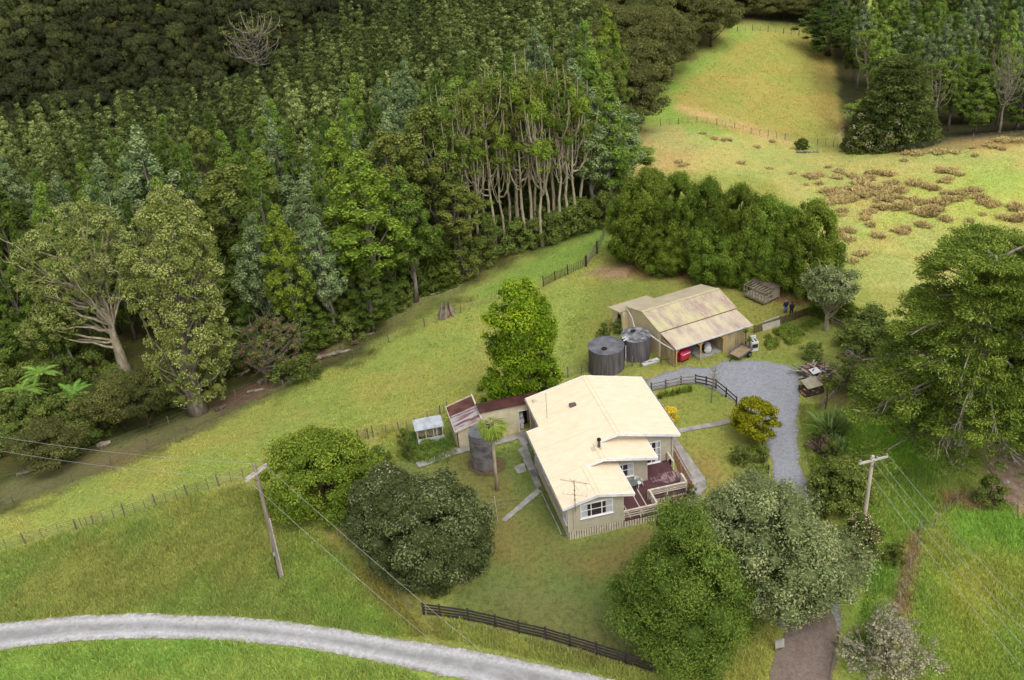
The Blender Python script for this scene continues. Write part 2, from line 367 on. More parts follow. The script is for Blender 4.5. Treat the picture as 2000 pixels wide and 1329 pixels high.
def leaves(lobes, dens, size, aspect=.55, bias=-.25, flat=.85, spray=0.0, droop=0.0, jit=.55, seed=0, lv=.55, sh=(.78, 1.08)):
    """kite shaped leaf clumps over the outer side of every lobe: lobes rows are x y z r ox oy oz"""
    g = np.random.default_rng(seed); L = np.asarray(lobes, float); n = len(L)
    cnt = np.maximum((dens * L[:, 3] ** 2).astype(int), 12); idx = np.repeat(np.arange(n), cnt)
    lobv = g.random(n)
    d = unit(g.normal(size=(len(idx), 3))); o = unit(L[idx, 4:7] + [0, 0, .45])
    k = (d * o).sum(-1) > bias; d = np.where(k[:, None], d, -d)
    rr = L[idx, 3][:, None] * g.uniform(sh[0], sh[1], (len(idx), 1))
    c = L[idx, :3] + d * rr * [1, 1, flat]
    nrm = unit(d + jit * g.normal(size=d.shape) + [0, 0, .25])
    if spray:
        t = unit(L[idx, 4:7] * 1.0 + d * .7 + g.normal(size=d.shape) * .6 + [0, 0, droop])
        t = unit(t)
        nrm = unit(nrm - t * (nrm * t).sum(-1, keepdims=True))
    else:
        t = unit(np.cross(nrm, g.normal(size=d.shape)))
    bt = np.cross(nrm, t); s = size * g.uniform(.6, 1.35, (len(idx), 1)); w = s * aspect
    q = np.stack([c - t * s * .5, c + bt * w * .5 + t * s * .1, c + t * s * .5 - nrm * s * .18, c - bt * w * .5 + t * s * .1], 1)
    v = np.clip(lobv[idx] * lv + g.random(len(idx)) * (1 - lv) * .9 + .05, 0, 1)
    return q.reshape(-1, 3), np.repeat(v, 4), np.arange(len(idx) * 4).reshape(-1, 4)
ICO = None
def core(lobes, f=.72, flat=.85):
    global ICO
    if ICO is None:
        bm = bmesh.new(); bmesh.ops.create_icosphere(bm, subdivisions=1, radius=1)
        ICO = (np.array([v.co[:] for v in bm.verts]), np.array([[v.index for v in q.verts] for q in bm.faces])); bm.free()
    L = np.asarray(lobes, float); v, f3 = ICO; n = len(L)
    V = (L[:, None, :3] + v[None] * (L[:, 3] * f)[:, None, None] * [1, 1, flat]).reshape(-1, 3)
    Fq = (f3[None] + (np.arange(n) * len(v))[:, None, None]).reshape(-1, 3)
    return V, np.c_[Fq, Fq[:, 2]]
def crownmesh(name, lobes, m, dens=40, size=.35, coref=.7, **kw):
    V, v, Fq = leaves(lobes, dens, size, **kw)
    if coref:
        # lobe hearts: block see-through, with the crown's inner shade painted as dark leaf colour
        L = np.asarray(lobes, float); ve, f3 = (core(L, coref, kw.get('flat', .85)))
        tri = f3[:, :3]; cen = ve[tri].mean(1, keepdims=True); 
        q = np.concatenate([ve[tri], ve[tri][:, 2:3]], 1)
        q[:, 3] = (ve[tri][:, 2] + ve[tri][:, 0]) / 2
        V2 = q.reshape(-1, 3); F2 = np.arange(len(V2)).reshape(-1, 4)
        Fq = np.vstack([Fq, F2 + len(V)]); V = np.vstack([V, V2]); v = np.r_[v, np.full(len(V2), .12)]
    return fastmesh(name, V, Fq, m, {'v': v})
def env_lobes(prof, H, R, n, lr=(.8, 1.3), seed=0, z0=0.0, ell=1.0, inner=.15, lean=(0, 0), gaps=0, noiseamp=.12, cap=True, bumpy=True):
    """lobes over an envelope: prof = [(height fraction, radius fraction)], H metres tall, R metres wide (radius)"""
    g = np.random.default_rng(seed); ph = np.array([p[0] for p in prof]); pr = np.array([p[1] for p in prof])
    out = []; arr = np.zeros((n + 1, 3))
    gapd = unit(g.normal(size=(max(gaps, 1), 3)))
    tries = 0
    while len(out) < n and tries < 60:
        tries += 1
        best = None; bd = -1
        for _ in range(7):
            h = g.random()
            while g.random() > np.interp(h, ph, pr) + .12: h = g.random()
            a = g.random() * 2 * math.pi
            r = np.interp(h, ph, pr) * R * (1 if g.random() > inner else g.uniform(.3, .8))
            r *= 1 + noiseamp * math.sin(3 * a + seed) * math.sin(5 * h + seed * 2) + noiseamp * g.normal() * .5
            p = np.array([math.cos(a) * r * ell + lean[0] * h, math.sin(a) * r / ell + lean[1] * h, z0 + h * H])
            dmin = float(((arr[:len(out)] - p) ** 2).sum(1).min()) if out else 9
            if dmin > bd: bd = dmin; best = (p, a, h)
        p, a, h = best
        slope = (np.interp(min(h + .05, 1), ph, pr) - np.interp(max(h - .05, 0), ph, pr)) * R / (.1 * H)
        o = unit(np.array([math.cos(a), math.sin(a), -slope]))
        if gaps and h < .93 and any((o @ gd) > .86 for gd in gapd[:gaps]) and g.random() < .7: continue
        lr_ = g.uniform(*lr)
        p = p - o * lr_ * (g.uniform(.3, 1.05) if bumpy else .75)
        arr[len(out)] = p; out.append([*p, lr_, *o]); tries = 0
    a0 = g.random() * 6
    if not cap:
        for zz, q in ((0, .45), (.7, .55), (1.5, .65)): out.append([g.normal() * .1, g.normal() * .1, z0 + H - zz, q, 0, 0, 1])
        return np.array(out)
    for k in range(6):
        rr_ = lr[0] * .6 + .4 * lr[1]; q = .0 if k == 5 else 1
        out.append([math.cos(a0 + k * 1.26) * rr_ * .95 * q + lean[0], math.sin(a0 + k * 1.26) * rr_ * .95 * q + lean[1], z0 + H - rr_ * .85 - .1 * q, rr_, math.cos(a0 + k * 1.26) * .4 * q, math.sin(a0 + k * 1.26) * .4 * q, 1])
    return np.array(out)
def limbs(mb, base, H, lobes, n=12, r0=.25, r1=.04, seed=0, seg=5, start=(.25, .8), lift=.3, nside=6):
    g = random.Random(seed); L = list(lobes); g.shuffle(L)
    for l in L[:n]:
        e = Vector(l[:3]); hh = e.z * g.uniform(*start); s = Vector((base[0], base[1], hh))
        mid = s.lerp(e, .5) + Vector((g.uniform(-.3, .3), g.uniform(-.3, .3), -lift * (e - s).length * .35))
        pts_ = []
        for k in range(seg + 1):
            t = k / seg; pts_.append(s * (1 - t) ** 2 + mid * 2 * t * (1 - t) + e * t * t + Vector((g.uniform(-1, 1), g.uniform(-1, 1), g.uniform(-1, 1))) * .04 * (e - s).length * (0 < k < seg))
        mb.tube(pts_, [r0 * (1 - k / seg) + r1 * k / seg for k in range(seg + 1)], nside, False)
def trunk(mb, H, r, lean=(0, 0), seed=0, seg=7, flare=1.5, n=9, tip=.12):
    g = random.Random(seed); pp = []; rr = []
    for k in range(seg + 1):
        t = k / seg
        pp.append((lean[0] * t + g.uniform(-1, 1) * .012 * H * (0 < k), lean[1] * t + g.uniform(-1, 1) * .012 * H * (0 < k), H * t - (.5 if k == 0 else 0)))
        rr.append(r * ((1 - t) + tip * t) * (flare if k == 0 else 1))
    mb.tube(pp, rr, n); return pp
bark_pale = mat('pale_bark', C(176, 166, 148), C(112, 100, 86), 2.5, .85, .1, stretch=(1, 1, .35), bmp=.4)
bark_vpale = mat('very_pale_bark', C(214, 200, 172), C(160, 144, 118), 2.5, .85, .1, stretch=(1, 1, .35), k=1.25) if False else mat('very_pale_bark', C(200, 188, 160, 1.15), C(150, 136, 112, 1.1), 2.5, .85, .1, stretch=(1, 1, .35))
bark_brown = mat('brown_bark', C(122, 102, 84), C(72, 60, 50), 3, .9, .1, stretch=(1, 1, .3), bmp=.5)
bark_grey = mat('grey_bark', C(168, 158, 148), C(118, 108, 98), 3, .9, .1, stretch=(1, 1, .3), bmp=.5)
lichen = leafmat('lichen_leaf', (104, 98, 74), (130, 124, 96), (160, 154, 124), .08, .15)
lf = {
 'kauri_green': leafmat('kauri_green_leaf', (64, 82, 30), (102, 122, 46), (148, 162, 76), .32),
 'kauri_lime': leafmat('kauri_lime_leaf', (70, 86, 26), (104, 122, 40), (140, 154, 62), .12),
 'gnarl': leafmat('gnarled_tree_leaf', (76, 86, 40), (116, 124, 62), (160, 164, 102), .1),
 'kauri_blue': leafmat('kauri_silver_leaf', (66, 82, 50), (106, 122, 76), (158, 168, 120), .22),
 'kauri_dark': leafmat('dark_conifer_leaf', (50, 66, 24), (78, 96, 36), (108, 124, 52), .3),
 'olive': leafmat('olive_leaf', (66, 76, 32), (98, 106, 46), (132, 138, 70), .12),
 'mass': leafmat('forest_leaf', (52, 62, 30), (86, 98, 48), (142, 150, 88), .0, hue=.0),
 'bush': leafmat('bush_leaf', (42, 46, 26), (64, 70, 38), (94, 98, 54), .0, hue=.0),
 'kanuka': leafmat('brown_green_leaf', (54, 58, 30), (82, 86, 44), (116, 116, 62), .15),
 'totara': leafmat('dense_green_leaf', (56, 70, 22), (90, 108, 36), (134, 146, 58), .3, hue=.012),
 'citrus': leafmat('bright_green_leaf', (60, 80, 16), (98, 120, 24), (146, 162, 42), .05),
 'round': leafmat('mid_green_leaf', (66, 84, 26), (100, 120, 38), (136, 150, 56), .05),
 'darkbush': leafmat('glossy_dark_leaf', (52, 58, 32), (78, 86, 48), (130, 134, 94), .05),
 'feather': leafmat('feathery_green_leaf', (52, 70, 26), (82, 102, 38), (122, 140, 60), .05),
 'greyolive': leafmat('grey_green_leaf', (78, 88, 54), (114, 124, 78), (162, 166, 118), .05),
 'gold': leafmat('golden_green_leaf', (86, 84, 12), (118, 116, 20), (150, 146, 40), .05),
 'yellow': leafmat('yellow_leaf', (170, 146, 34), (208, 184, 52), (228, 210, 84), .05),
 'macro': leafmat('cypress_spray', (60, 76, 28), (96, 114, 42), (144, 158, 68), .08),
 'macro2': leafmat('cypress_inner_spray', (48, 60, 30), (76, 88, 42), (108, 116, 60), .08),
 'fern': leafmat('fern_frond', (70, 102, 38), (104, 138, 58), (140, 166, 84), .08),
 'flax': leafmat('flax_blade', (70, 94, 44), (104, 128, 66), (150, 166, 104), .05),
 'flaxp': leafmat('purple_flax_blade', (74, 58, 54), (110, 88, 82), (150, 130, 116), .05),
 'deadleaf': leafmat('twiggy_brown', (98, 80, 66), (128, 106, 88), (152, 134, 112), .05),
 'silver': leafmat('silvery_twig_leaf', (110, 106, 84), (140, 136, 110), (170, 166, 140), .05),
 'rush': leafmat('brown_rush', (128, 114, 72), (160, 142, 94), (190, 172, 122), .12, hue=.01),
 'pink': leafmat('pink_flower', (196, 130, 130), (222, 166, 160), (236, 204, 196), .05),
 'shrub': leafmat('shrub_leaf', (62, 74, 34), (92, 104, 46), (122, 132, 64), .2, hue=.01),
 'weed': leafmat('lush_weed_leaf', (70, 90, 32), (100, 120, 44), (138, 150, 66), .2),
}
def twigs(mb, lobes, n, r=.035, seed=0, ln=1.2):
    g = random.Random(seed)
    for _ in range(n):
        l = g.choice(list(lobes)); c = Vector(l[:3]); o = Vector(l[4:7]).normalized()
        d = (o + Vector((g.uniform(-1, 1), g.uniform(-1, 1), g.uniform(-.2, .8))) * .8).normalized()
        p0 = c - o * l[3] * .3; p1 = p0 + d * ln * g.uniform(.6, 1.3); p2 = p1 + (d + Vector((g.uniform(-1, 1), g.uniform(-1, 1), .8)) * .6).normalized() * ln * .6
        mb.tube([p0, p1, p2], [r, r * .7, r * .3], 4, False)
# --- prototypes: (trunk mesh, crown mesh, height, radius)
PROTO = {}
def proto(key, H, R, lobes, leafm, barkm, tr, dens, size, n_limb=14, lstart=(.4, .85), limb_r=.09, lift=.4, extra=None, **kw):
    mb = MB(); trunk(mb, H * .93, tr, seed=len(PROTO)); limbs(mb, (0, 0), H, lobes, n_limb, limb_r, .025, seed=len(PROTO), start=lstart, lift=lift)
    if extra: extra(mb)
    me_t = bpy.data.meshes.new('trunk'); me_t.from_pydata(mb.v, [], mb.f)
    for p in me_t.polygons: p.use_smooth = True
    me_t.materials.append(barkm)
    me_c = crownmesh('crown', lobes, leafm, dens, size, seed=len(PROTO) + 50, **kw)
    PROTO[key] = (me_t, me_c, H, R)
CONE = [(0, .55), (.12, .85), (.3, 1), (.6, .72), (.85, .36), (1, .1)]
NARROW = [(0, .4), (.15, .85), (.4, 1), (.65, .72), (.87, .38), (1, .12)]
TOPPY = [(0, .35), (.3, .75), (.6, 1), (.85, .7), (1, .35)]
for i, (k, lm) in enumerate([('kauri_green', 'kauri_green'), ('kauri_lime', 'kauri_lime'), ('kauri_blue', 'kauri_blue'), ('kauri_dark', 'kauri_dark'), ('kauri_olive', 'olive'), ('kauri_green2', 'kauri_green'), ('kauri_blue2', 'kauri_blue')]):
    pf = [CONE, NARROW, CONE, CONE, TOPPY, NARROW, NARROW][i]
    z0 = [5, 6, 6, 3, 8, 6, 7][i]
    lb = env_lobes(pf, 20 - z0, 2.25, 84, (.42, .85), seed=i + 3, z0=z0, inner=.12, noiseamp=.34, gaps=4, cap=False)
    proto(k, 20, 2.25, lb, lf[lm], bark_grey, .24, 190, .19, 18, aspect=.7, flat=1.05, jit=.3, coref=.7, lv=.4, sh=(.86, 1.06))
def upswept(nb, H, seed, R=2.5):
    g = random.Random(seed); paths = []; lobes = []
    for k in range(nb):
        a = g.random() * 6.283; h = H * g.uniform(.36, .84); r = R * g.uniform(.3, 1); up = g.uniform(3.5, 7)
        ca, sa = math.cos(a), math.sin(a)
        pth = [(0, 0, h), (ca * r * .4, sa * r * .4, h + up * .05), (ca * r * .8, sa * r * .8, h + up * .3), (ca * r * 1.0, sa * r * 1.0, h + up * .65), (ca * r * 1.03, sa * r * 1.03, h + up)]
        paths.append((pth, g.uniform(.045, .1)))
        if g.random() < .8:
            lobes.append([ca * r * 1.03, sa * r * 1.03, min(h + up, H), g.uniform(.5, .95), ca * .5, sa * .5, 1])
            if g.random() < .4: lobes.append([ca * r * .9, sa * r * .9, h + up * .6, g.uniform(.4, .6), ca, sa, .5])
    for k in range(22):
        a = g.random() * 6.283; t = g.random(); r = (1 - t) * 1.7
        lobes.append([math.cos(a) * r, math.sin(a) * r, H * (.74 + .26 * t), g.uniform(.5, .85), math.cos(a), math.sin(a), .8])
    return paths, np.array(lobes)
for i, (k, lm, nb) in enumerate([('bare_a', 'olive', 22), ('bare_b', 'kauri_lime', 18), ('bare_c', 'kauri_green', 22), ('bare_d', 'olive', 28)]):
    pths, lb = upswept(nb, 20, 40 + i)
    def ex(mb, pths=pths):
        for p, r in pths: mb.tube(p, [r * 1.3, r * 1.1, r, r * .8, r * .4], 5, False)
    proto(k, 20, 2.9, lb, lf[lm], bark_vpale, .24, 170, .2, 0, extra=ex, aspect=.65, flat=.9, jit=.35, coref=.6)
def sprawl(n_, seed, R, flatt=.55, z0=3.0, H=3.5):
    return env_lobes([(0, .75), (.25, 1), (.6, .85), (.85, .55), (1, .2)], H, R, n_, (.7, 1.2), seed=seed, z0=z0, inner=.1, noiseamp=.2)
for i in range(3):
    lb = env_lobes([(0, .6), (.2, .95), (.5, 1), (.8, .72), (1, .25)], 6, 3.6, 46, (.8, 1.4), seed=80 + i, z0=3.2, noiseamp=.25)
    proto('kanuka%d' % i, 10, 3.6, lb, lf['kanuka'], bark_brown, .2, 150, .22, 12, lstart=(.15, .5), limb_r=.09, aspect=.6, flat=.7, jit=.5, coref=.7)
for i in range(2):
    lb = env_lobes([(0, .7), (.3, 1), (.6, .85), (.85, .55), (1, .25)], 3.4, 1.7, 26, (.4, .7), seed=180 + i, z0=.5, noiseamp=.3)
    proto('shrub%d' % i, 4, 1.7, lb, lf['shrub'], bark_brown, .08, 170, .2, 8, lstart=(.1, .4), limb_r=.03, aspect=.6, jit=.6, coref=.6)
for i in range(3):
    lb = env_lobes([(0, .7), (.15, .95), (.45, 1), (.75, .82), (.92, .5), (1, .2)], 12, 4.2, 140, (.5, 1.35), seed=280 + i, z0=.6, noiseamp=.28, inner=.03)
    proto('totara%d' % i, 13, 4.2, lb, lf['totara'], bark_brown, .35, 200, .2, 6, aspect=.6, jit=.6, coref=.7, flat=1.05, lv=.4, sh=(.72, 1.18))
BASES = []
def tree(name, bpx, top_y, wpx, key, label, cat='tree', group=None, rz=None, crown_mat=None, base=None, hscale=None):
    me_t, me_c, H0, R0 = PROTO[key]
    B = hit(*bpx) if base is None else base
    depth = pixv(B)[2]
    if hscale is None:
        hs = np.arange(2, 45, .25); ys = pixv(B + np.outer(hs, [0, 0, 1]))[1]; h = float(hs[np.argmin(abs(ys - top_y))])
    else: h = hscale
    w = wpx * depth / F / 2 if wpx else R0 * h / H0
    o = thing(name, B - [0, 0, .15], label, cat, group, rz if rz is not None else random.random() * 6.28, (w / R0, w / R0, h / H0))
    obj('trunk', me_t, o); obj('crown', me_c, o)
    BASES.append((B[0], B[1]))
    return o
for nm_, sd_ in (('dead_a', 61), ('dead_b', 62)):
    pths, lb = upswept(60, 20, sd_, 5.2); lb = lb[::2]; lb[:, 3] *= .8
    def ex(mb, pths=pths):
        for p, r in pths: mb.tube(p, [r * 1.3, r * 1.1, r * .9, r * .7, r * .4], 5, False)
    proto(nm_, 20, 5.2, lb, lf['olive'], bark_pale, .3, 110, .22, 0, extra=ex, coref=0)
def inpoly(px, py, pg): return polysd(np.asarray(px, float), np.asarray(py, float), pg)
# ---------------------------------------------------------------- forest edge: trees one can tell apart
FT = [ # base px, top y, width px, kind, label
 ((440,652),478,85,'kauri_dark','small dark green conical conifer right beside the big gnarly left tree'),
 ((497,672),486,75,'kauri_dark','dark pointed conifer between the gnarly trees and the silvery one'),
 ((548,700),418,80,'kauri_blue2','slim silvery blue-green conifer at the forest edge with a pale trunk'),
 ((592,700),404,80,'kauri_lime','slim vivid lime conifer right of the slim silvery one'),
 ((657,668),425,72,'kauri_blue2','slender silvery conifer with a bare lower trunk standing on the paddock edge'),
 ((640,640),345,80,'kauri_blue','taller silvery conifer just behind the slender silvery one'),
 ((744,622),296,140,'kauri_lime','large bright lime-green conifer bulging from the forest edge'),
 ((505,600),325,120,'kauri_olive','open crowned olive conifer with visible spreading limbs, left centre of forest'),
 ((600,570),345,105,'kauri_blue','broad silvery crowned conifer behind the slim lime one'),
 ((560,560),300,90,'kauri_green','mid green conifer behind the open crowned olive one'),
 ((790,560),258,110,'kauri_olive','tall olive conifer right behind the large lime-green one'),
 ((700,560),240,95,'kauri_lime','lime-topped conifer peeping over the large lime-green one'),
 ((865,530),208,105,'kauri_olive','tall olive conifer left of the bare-trunked group'),
 ((812,590),330,80,'kauri_green2','green conifer above the dark layered one'),
 ((905,540),360,80,'kauri_olive','short olive conifer at the foot of the bare-trunked group'),
 ((875,500),230,90,'bare_b','leftmost pale upswept tree of the bare-trunked group'),
 ((925,505),185,100,'bare_a','pale-limbed tree second in the bare-trunked group'),
 ((952,480),165,90,'bare_c','tall pale-limbed tree with a thin green top, third of the bare-trunked group'),
 ((985,486),240,70,'bare_b','lower yellowish tree in front of the bare-trunked group'),
 ((1013,472),170,110,'bare_a','thick pale forked tree in the middle of the bare-trunked group'),
 ((1040,478),150,90,'bare_d','bushy-topped pale tree just right of the thick forked one'),
 ((1060,482),200,80,'bare_b','straight grey trunk reaching the grass in the bare-trunked group'),
 ((1085,450),148,100,'bare_a','pale branched tree with an ochre-green crown, right of group centre'),
 ((1110,455),160,90,'bare_d','densely twigged pale tree near the right of the bare-trunked group'),
 ((1138,440),180,90,'bare_c','pale tree on the right flank of the bare-trunked group'),
 ((1160,430),175,90,'kauri_blue2','blue-green conifer closing the bare-trunked group on the right'),
 ((1190,420),150,90,'kauri_green','full green conifer at the rounded right end of the forest'),
 ((1205,400),190,90,'kauri_blue','silvery green conifer low at the rounded right end of the forest'),
 ((1225,372),250,80,'kauri_green2','last short conifer where the forest meets the pasture'),
 ((1130,400),120,90,'kauri_blue','silvery conifer rising behind the bare-trunked group'),
 ((1160,380),140,80,'kauri_green','conifer behind the rounded right end of the forest'),
 ((40,560),330,110,'kauri_green','full green conifer near the left border'),
 ((100,600),400,100,'kauri_dark','dark conifer left of the big gnarly tree'),
 ((20,640),440,110,'kauri_dark','dark shaded conifer cut by the left border'),
 ((20,735),600,90,'kauri_dark','dark lower conifer at the left border above the ferns'),
 ((350,600),250,110,'kauri_blue','silver topped conifer standing tall behind the two gnarly trees'),
 ((430,570),330,90,'kauri_blue','silvery green conifer behind the second gnarly tree'),
 ((315,480),280,100,'kauri_blue2','silvery conifer with a high narrow top, left centre'),
 ((240,520),330,110,'kauri_green','green conifer behind the first gnarly tree'),
 ((690,640),480,70,'kauri_dark','dark narrow conifer left under the large lime-green one'),
 ((730,648),520,70,'kauri_dark','dark little conifer at the foot of the large lime-green one'),
 ((610,690),560,70,'kauri_dark','low dark conifer between the slim lime and slender silvery ones'),
 ((520,700),560,80,'kauri_dark','low dark conifer beneath the slim silvery one'),
 ((130,705),560,60,'kauri_dark','dark conifer behind the clump of tree trunks at left'),
 ((960,505),420,45,'bare_c','small thin pale tree standing alone on the grass before the forest'),
 ((770,600),470,60,'kauri_dark','dark narrow conifer left of the layered dark one'),
 ((1020,440),200,90,'kauri_dark','dark conifer filling behind the thick pale forked tree'),
 ((940,450),230,90,'kauri_dark','dark conifer filling behind the second pale-limbed tree'),
 ((1090,425),210,80,'kauri_dark','dark conifer filling behind the ochre-green crown'),
]
FT += [((x, y), t, w, k, 'thin pale bare-limbed tree standing among the bare-trunked group') for x, y, t, w, k in ((895,525,215,80,'bare_c'),(940,502,190,85,'bare_b'),(968,492,178,85,'bare_a'),(998,470,160,80,'bare_c'),(1026,482,165,85,'bare_b'),(1050,462,158,80,'bare_c'),(1072,468,165,85,'bare_b'),(1098,462,160,80,'bare_c'),(1124,452,165,80,'bare_b'),(845,520,240,80,'bare_c'))]
for bp, ty, w, k, lb in FT: tree('conifer_tree', bp, ty, w, k, lb, 'tree', 'thin pale trees of the bare-trunked group' if lb.startswith('thin pale bare') else None)
FOR = [(-160,760),(0,715),(100,675),(200,655),(300,690),(388,715),(470,700),(600,670),(700,610),(760,575),(850,530),(930,480),(1050,440),(1180,405),(1218,330),(1230,250),(1300,150),(1392,66),(1440,10),(1440,-60),(960,-60),(900,30),(750,115),(600,220),(480,300),(400,325),(250,352),(0,335),(-160,335)]
KAN = [(1160,215),(1225,290),(1250,250),(1300,150),(1400,80),(1440,20),(1440,-60),(1250,-60),(1200,20),(1160,100)]
def jitgrid(x0, x1, y0, y1, s, seed):
    g = np.random.default_rng(seed); X, Y = np.meshgrid(np.arange(x0, x1, s), np.arange(y0, y1, s)); X = X + (np.arange(X.shape[0]) % 2)[:, None] * s / 2
    X = X + g.uniform(-.38, .38, X.shape) * s; Y = Y + g.uniform(-.38, .38, X.shape) * s
    X = X.ravel(); Y = Y.ravel(); return np.stack([X, Y, gz(X, Y)], -1)
G = jitgrid(-150, 130, 75, 360, 4.7, 4)
px, py, dp = pixv(G)
inF = inpoly(px, py, FOR) > 0; inK = inpoly(px, py, KAN) > 0
BA = np.array(BASES); near = ((G[:, None, :2] - BA[None]) ** 2).sum(-1).min(1) < 2.6 ** 2
sel = inF & ~near
G2 = G[sel]; K2 = inK[sel]; d2 = dp[sel]
order = np.argsort(d2); G2 = G2[order]; K2 = K2[order]; d2 = d2[order]
kx = fnoise(G2[:, 0] / 22, G2[:, 1] / 22, 31, 2)
rest = []; cnt = {'c': len(FT), 'k': 0}
CONL = {'kauri_green': 'rounded-top green conifer packed into the forest behind its front row', 'kauri_lime': 'yellow-green conifer packed into the forest behind its front row',
        'kauri_blue': 'silvery green conifer packed into the forest behind its front row', 'kauri_dark': 'dark green conifer packed into the forest behind its front row',
        'kauri_olive': 'olive open-topped conifer packed into the forest behind its front row'}
for i, p in enumerate(G2):
    r = random.random()
    if K2[i]:
        if cnt['k'] < 60 and d2[i] < 330:
            if random.random() < .5: continue
            cnt['k'] += 1
            tree('round_crowned_tree', None, 0, 0, 'kanuka%d' % random.randrange(3), 'brown-green round crowned tree in the belt along the hill pasture', 'tree', 'brown-green trees along the hill pasture', base=p, hscale=random.uniform(11, 14.5))
        continue
    if cnt['c'] >= 208: rest.append((p, kx[i])); continue
    cnt['c'] += 1
    if d2[i] < 150: kk = ['kauri_dark', 'kauri_green', 'kauri_dark', 'kauri_dark', 'kauri_blue'][int(r * 5)]
    else: kk = (['kauri_green', 'kauri_green', 'kauri_dark', 'kauri_dark', 'kauri_blue2', 'kauri_lime'] if kx[i] < .55 else ['kauri_blue', 'kauri_green', 'kauri_green2', 'kauri_olive', 'kauri_dark', 'kauri_blue2'])[int(r * 6)]
    base = kk.rstrip('2')
    hh = random.uniform(14, 22) if d2[i] < 200 else random.uniform(12, 20)
    tree('conifer_tree', None, 0, 0, kk, CONL[base], 'tree', 'conifers packed behind the front row, ' + base.split('_')[1], base=p, hscale=hh)
print('conifers', cnt, 'rest', len(rest))
# the rest of the forest and the far bush: one mass each
def mass(name, P_, hs, rs, protos, m, label, cat):
    Vs = []; Fs = []; vs = []; o = 0; g = np.random.default_rng(5)
    for i, p in enumerate(P_):
        V, v, Fq = protos[g.integers(len(protos))]
        a = g.random() * 6.283; ca, sa = math.cos(a), math.sin(a); R = np.array([[ca, sa, 0], [-sa, ca, 0], [0, 0, 1]])
        Vs.append((V * [rs[i], rs[i], hs[i]]) @ R + p); Fs.append(Fq + o); o += len(V)
        vs.append(np.clip(v * .6 + g.normal() * .2 + .17 + .9 * (float(fnoise(p[0] / 28, p[1] / 28, 17)) - .5), 0, 1))
    me = fastmesh(name, np.vstack(Vs), np.vstack(Fs), m, {'v': np.concatenate(vs)})
    return tag(obj(name, me), label, cat, kind='stuff')
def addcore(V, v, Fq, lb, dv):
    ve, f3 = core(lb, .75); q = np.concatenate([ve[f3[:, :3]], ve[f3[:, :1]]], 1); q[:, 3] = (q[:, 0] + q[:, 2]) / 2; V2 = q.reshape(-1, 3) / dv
    return np.vstack([V, V2]), np.r_[v, np.full(len(V2), .15)], np.vstack([Fq, np.arange(len(V2)).reshape(-1, 4) + len(V)])  # lobe hearts toned dark, interior crown shade put into the colour
pr = []
for i in range(5):
    lb = env_lobes([CONE, NARROW][i % 2], 14, 1.95, 30, (.42, .85), seed=500 + i, z0=3, noiseamp=.25, inner=.04, cap=False)
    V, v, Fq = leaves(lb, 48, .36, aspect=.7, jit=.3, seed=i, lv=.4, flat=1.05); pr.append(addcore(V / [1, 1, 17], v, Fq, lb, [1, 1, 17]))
if rest:
    RP = np.array([p for p, _ in rest]); g = np.random.default_rng(8)
    mass('distant_forest', RP, g.uniform(14, 19, len(RP)), g.uniform(.85, 1.15, len(RP)), pr, lf['mass'], 'far part of the conifer forest reading as one green mass', 'forest')
BUSH = [(-260,350),(0,350),(250,368),(420,335),(560,265),(640,200),(760,120),(900,40),(960,-70),(-260,-130)]
GB = jitgrid(-230, 60, 180, 480, 3.5, 6); px, py, dp = pixv(GB); GB = GB[inpoly(px, py, BUSH) > 0]
pb = []
for i in range(5):
    lb = env_lobes([(0, .8), (.3, 1), (.7, .75), (1, .3)], 3.2, 2.6, 6, (.9, 1.5), seed=600 + i, z0=2.2, noiseamp=.2, inner=.05)
    V, v, Fq = leaves(lb, 40, .36, aspect=.7, jit=.4, seed=30 + i); pb.append(addcore(V / [1, 1, 6], v, Fq, lb, [1, 1, 6]))
g = np.random.default_rng(9); print('bush', len(GB))
mass('hillside_bush', GB, g.uniform(3, 9, len(GB)), g.uniform(.5, 1.3, len(GB)), pb, lf['bush'], 'dark brown-green bush covering the far hillside', 'bush')
# a few odd trees in the bush
for bp, ty, w, k, lb in [((316,45),8,30,'kauri_lime','single bright lime tree alone in the dark hillside bush'),
        ((552,172),125,34,'kauri_lime','small lime tree at the edge of the dark bush'),
        ((8,50),5,40,'kauri_green','bright green tree at the top left corner')]: tree('conifer_tree', bp, ty, w, k, lb)
tree('bare_branched_tree', (512, 175), 40, 120, 'dead_a', 'leafless pale branching tree rising out of the dark bush')
tree('round_crowned_tree', (565, 210), 150, 45, 'kanuka0', 'purple-brown rounded tree beside the small lime tree')
# right-hand woods behind the crest
RW = [(1600,20),(1620,110),(1650,200),(1680,268),(1760,282),(1900,262),(2060,258),(2060,-30),(1600,-60)]
NR = [((1617,108),-12,90,'kauri_dark','tall dark conifer with a bare base standing out over the hill pasture'),
 ((1700,262),180,90,'kauri_green','green conifer left of the big lichened cypress'),
 ((1822,262),120,70,'bare_c','pale-trunked slim tree right of the lichened cypress'),
 ((1950,262),95,80,'dead_b','pale bare-limbed tree before the right woods near the border'),
 ((1690,200),60,80,'bare_c','pale branched tree above the lichened cypress'),
 ((1770,190),35,80,'kauri_blue','silvery crowned conifer in the right woods'),
 ((1850,180),25,90,'kauri_green','large green conifer crown in the right woods'),
 ((1880,240),110,80,'kauri_dark','dark conifer between the two pale trees of the right woods'),
 ((1985,255),120,70,'kauri_dark','dark conifer at the right border of the woods'),
 ((1905,262),160,60,'kauri_green','green conifer low in front of the right woods')]
for bp, ty, w, k, lb in NR: tree('conifer_tree', bp, ty, w, k, lb)
G3 = jitgrid(20, 150, 150, 330, 6.2, 14); px, py, dp = pixv(G3)
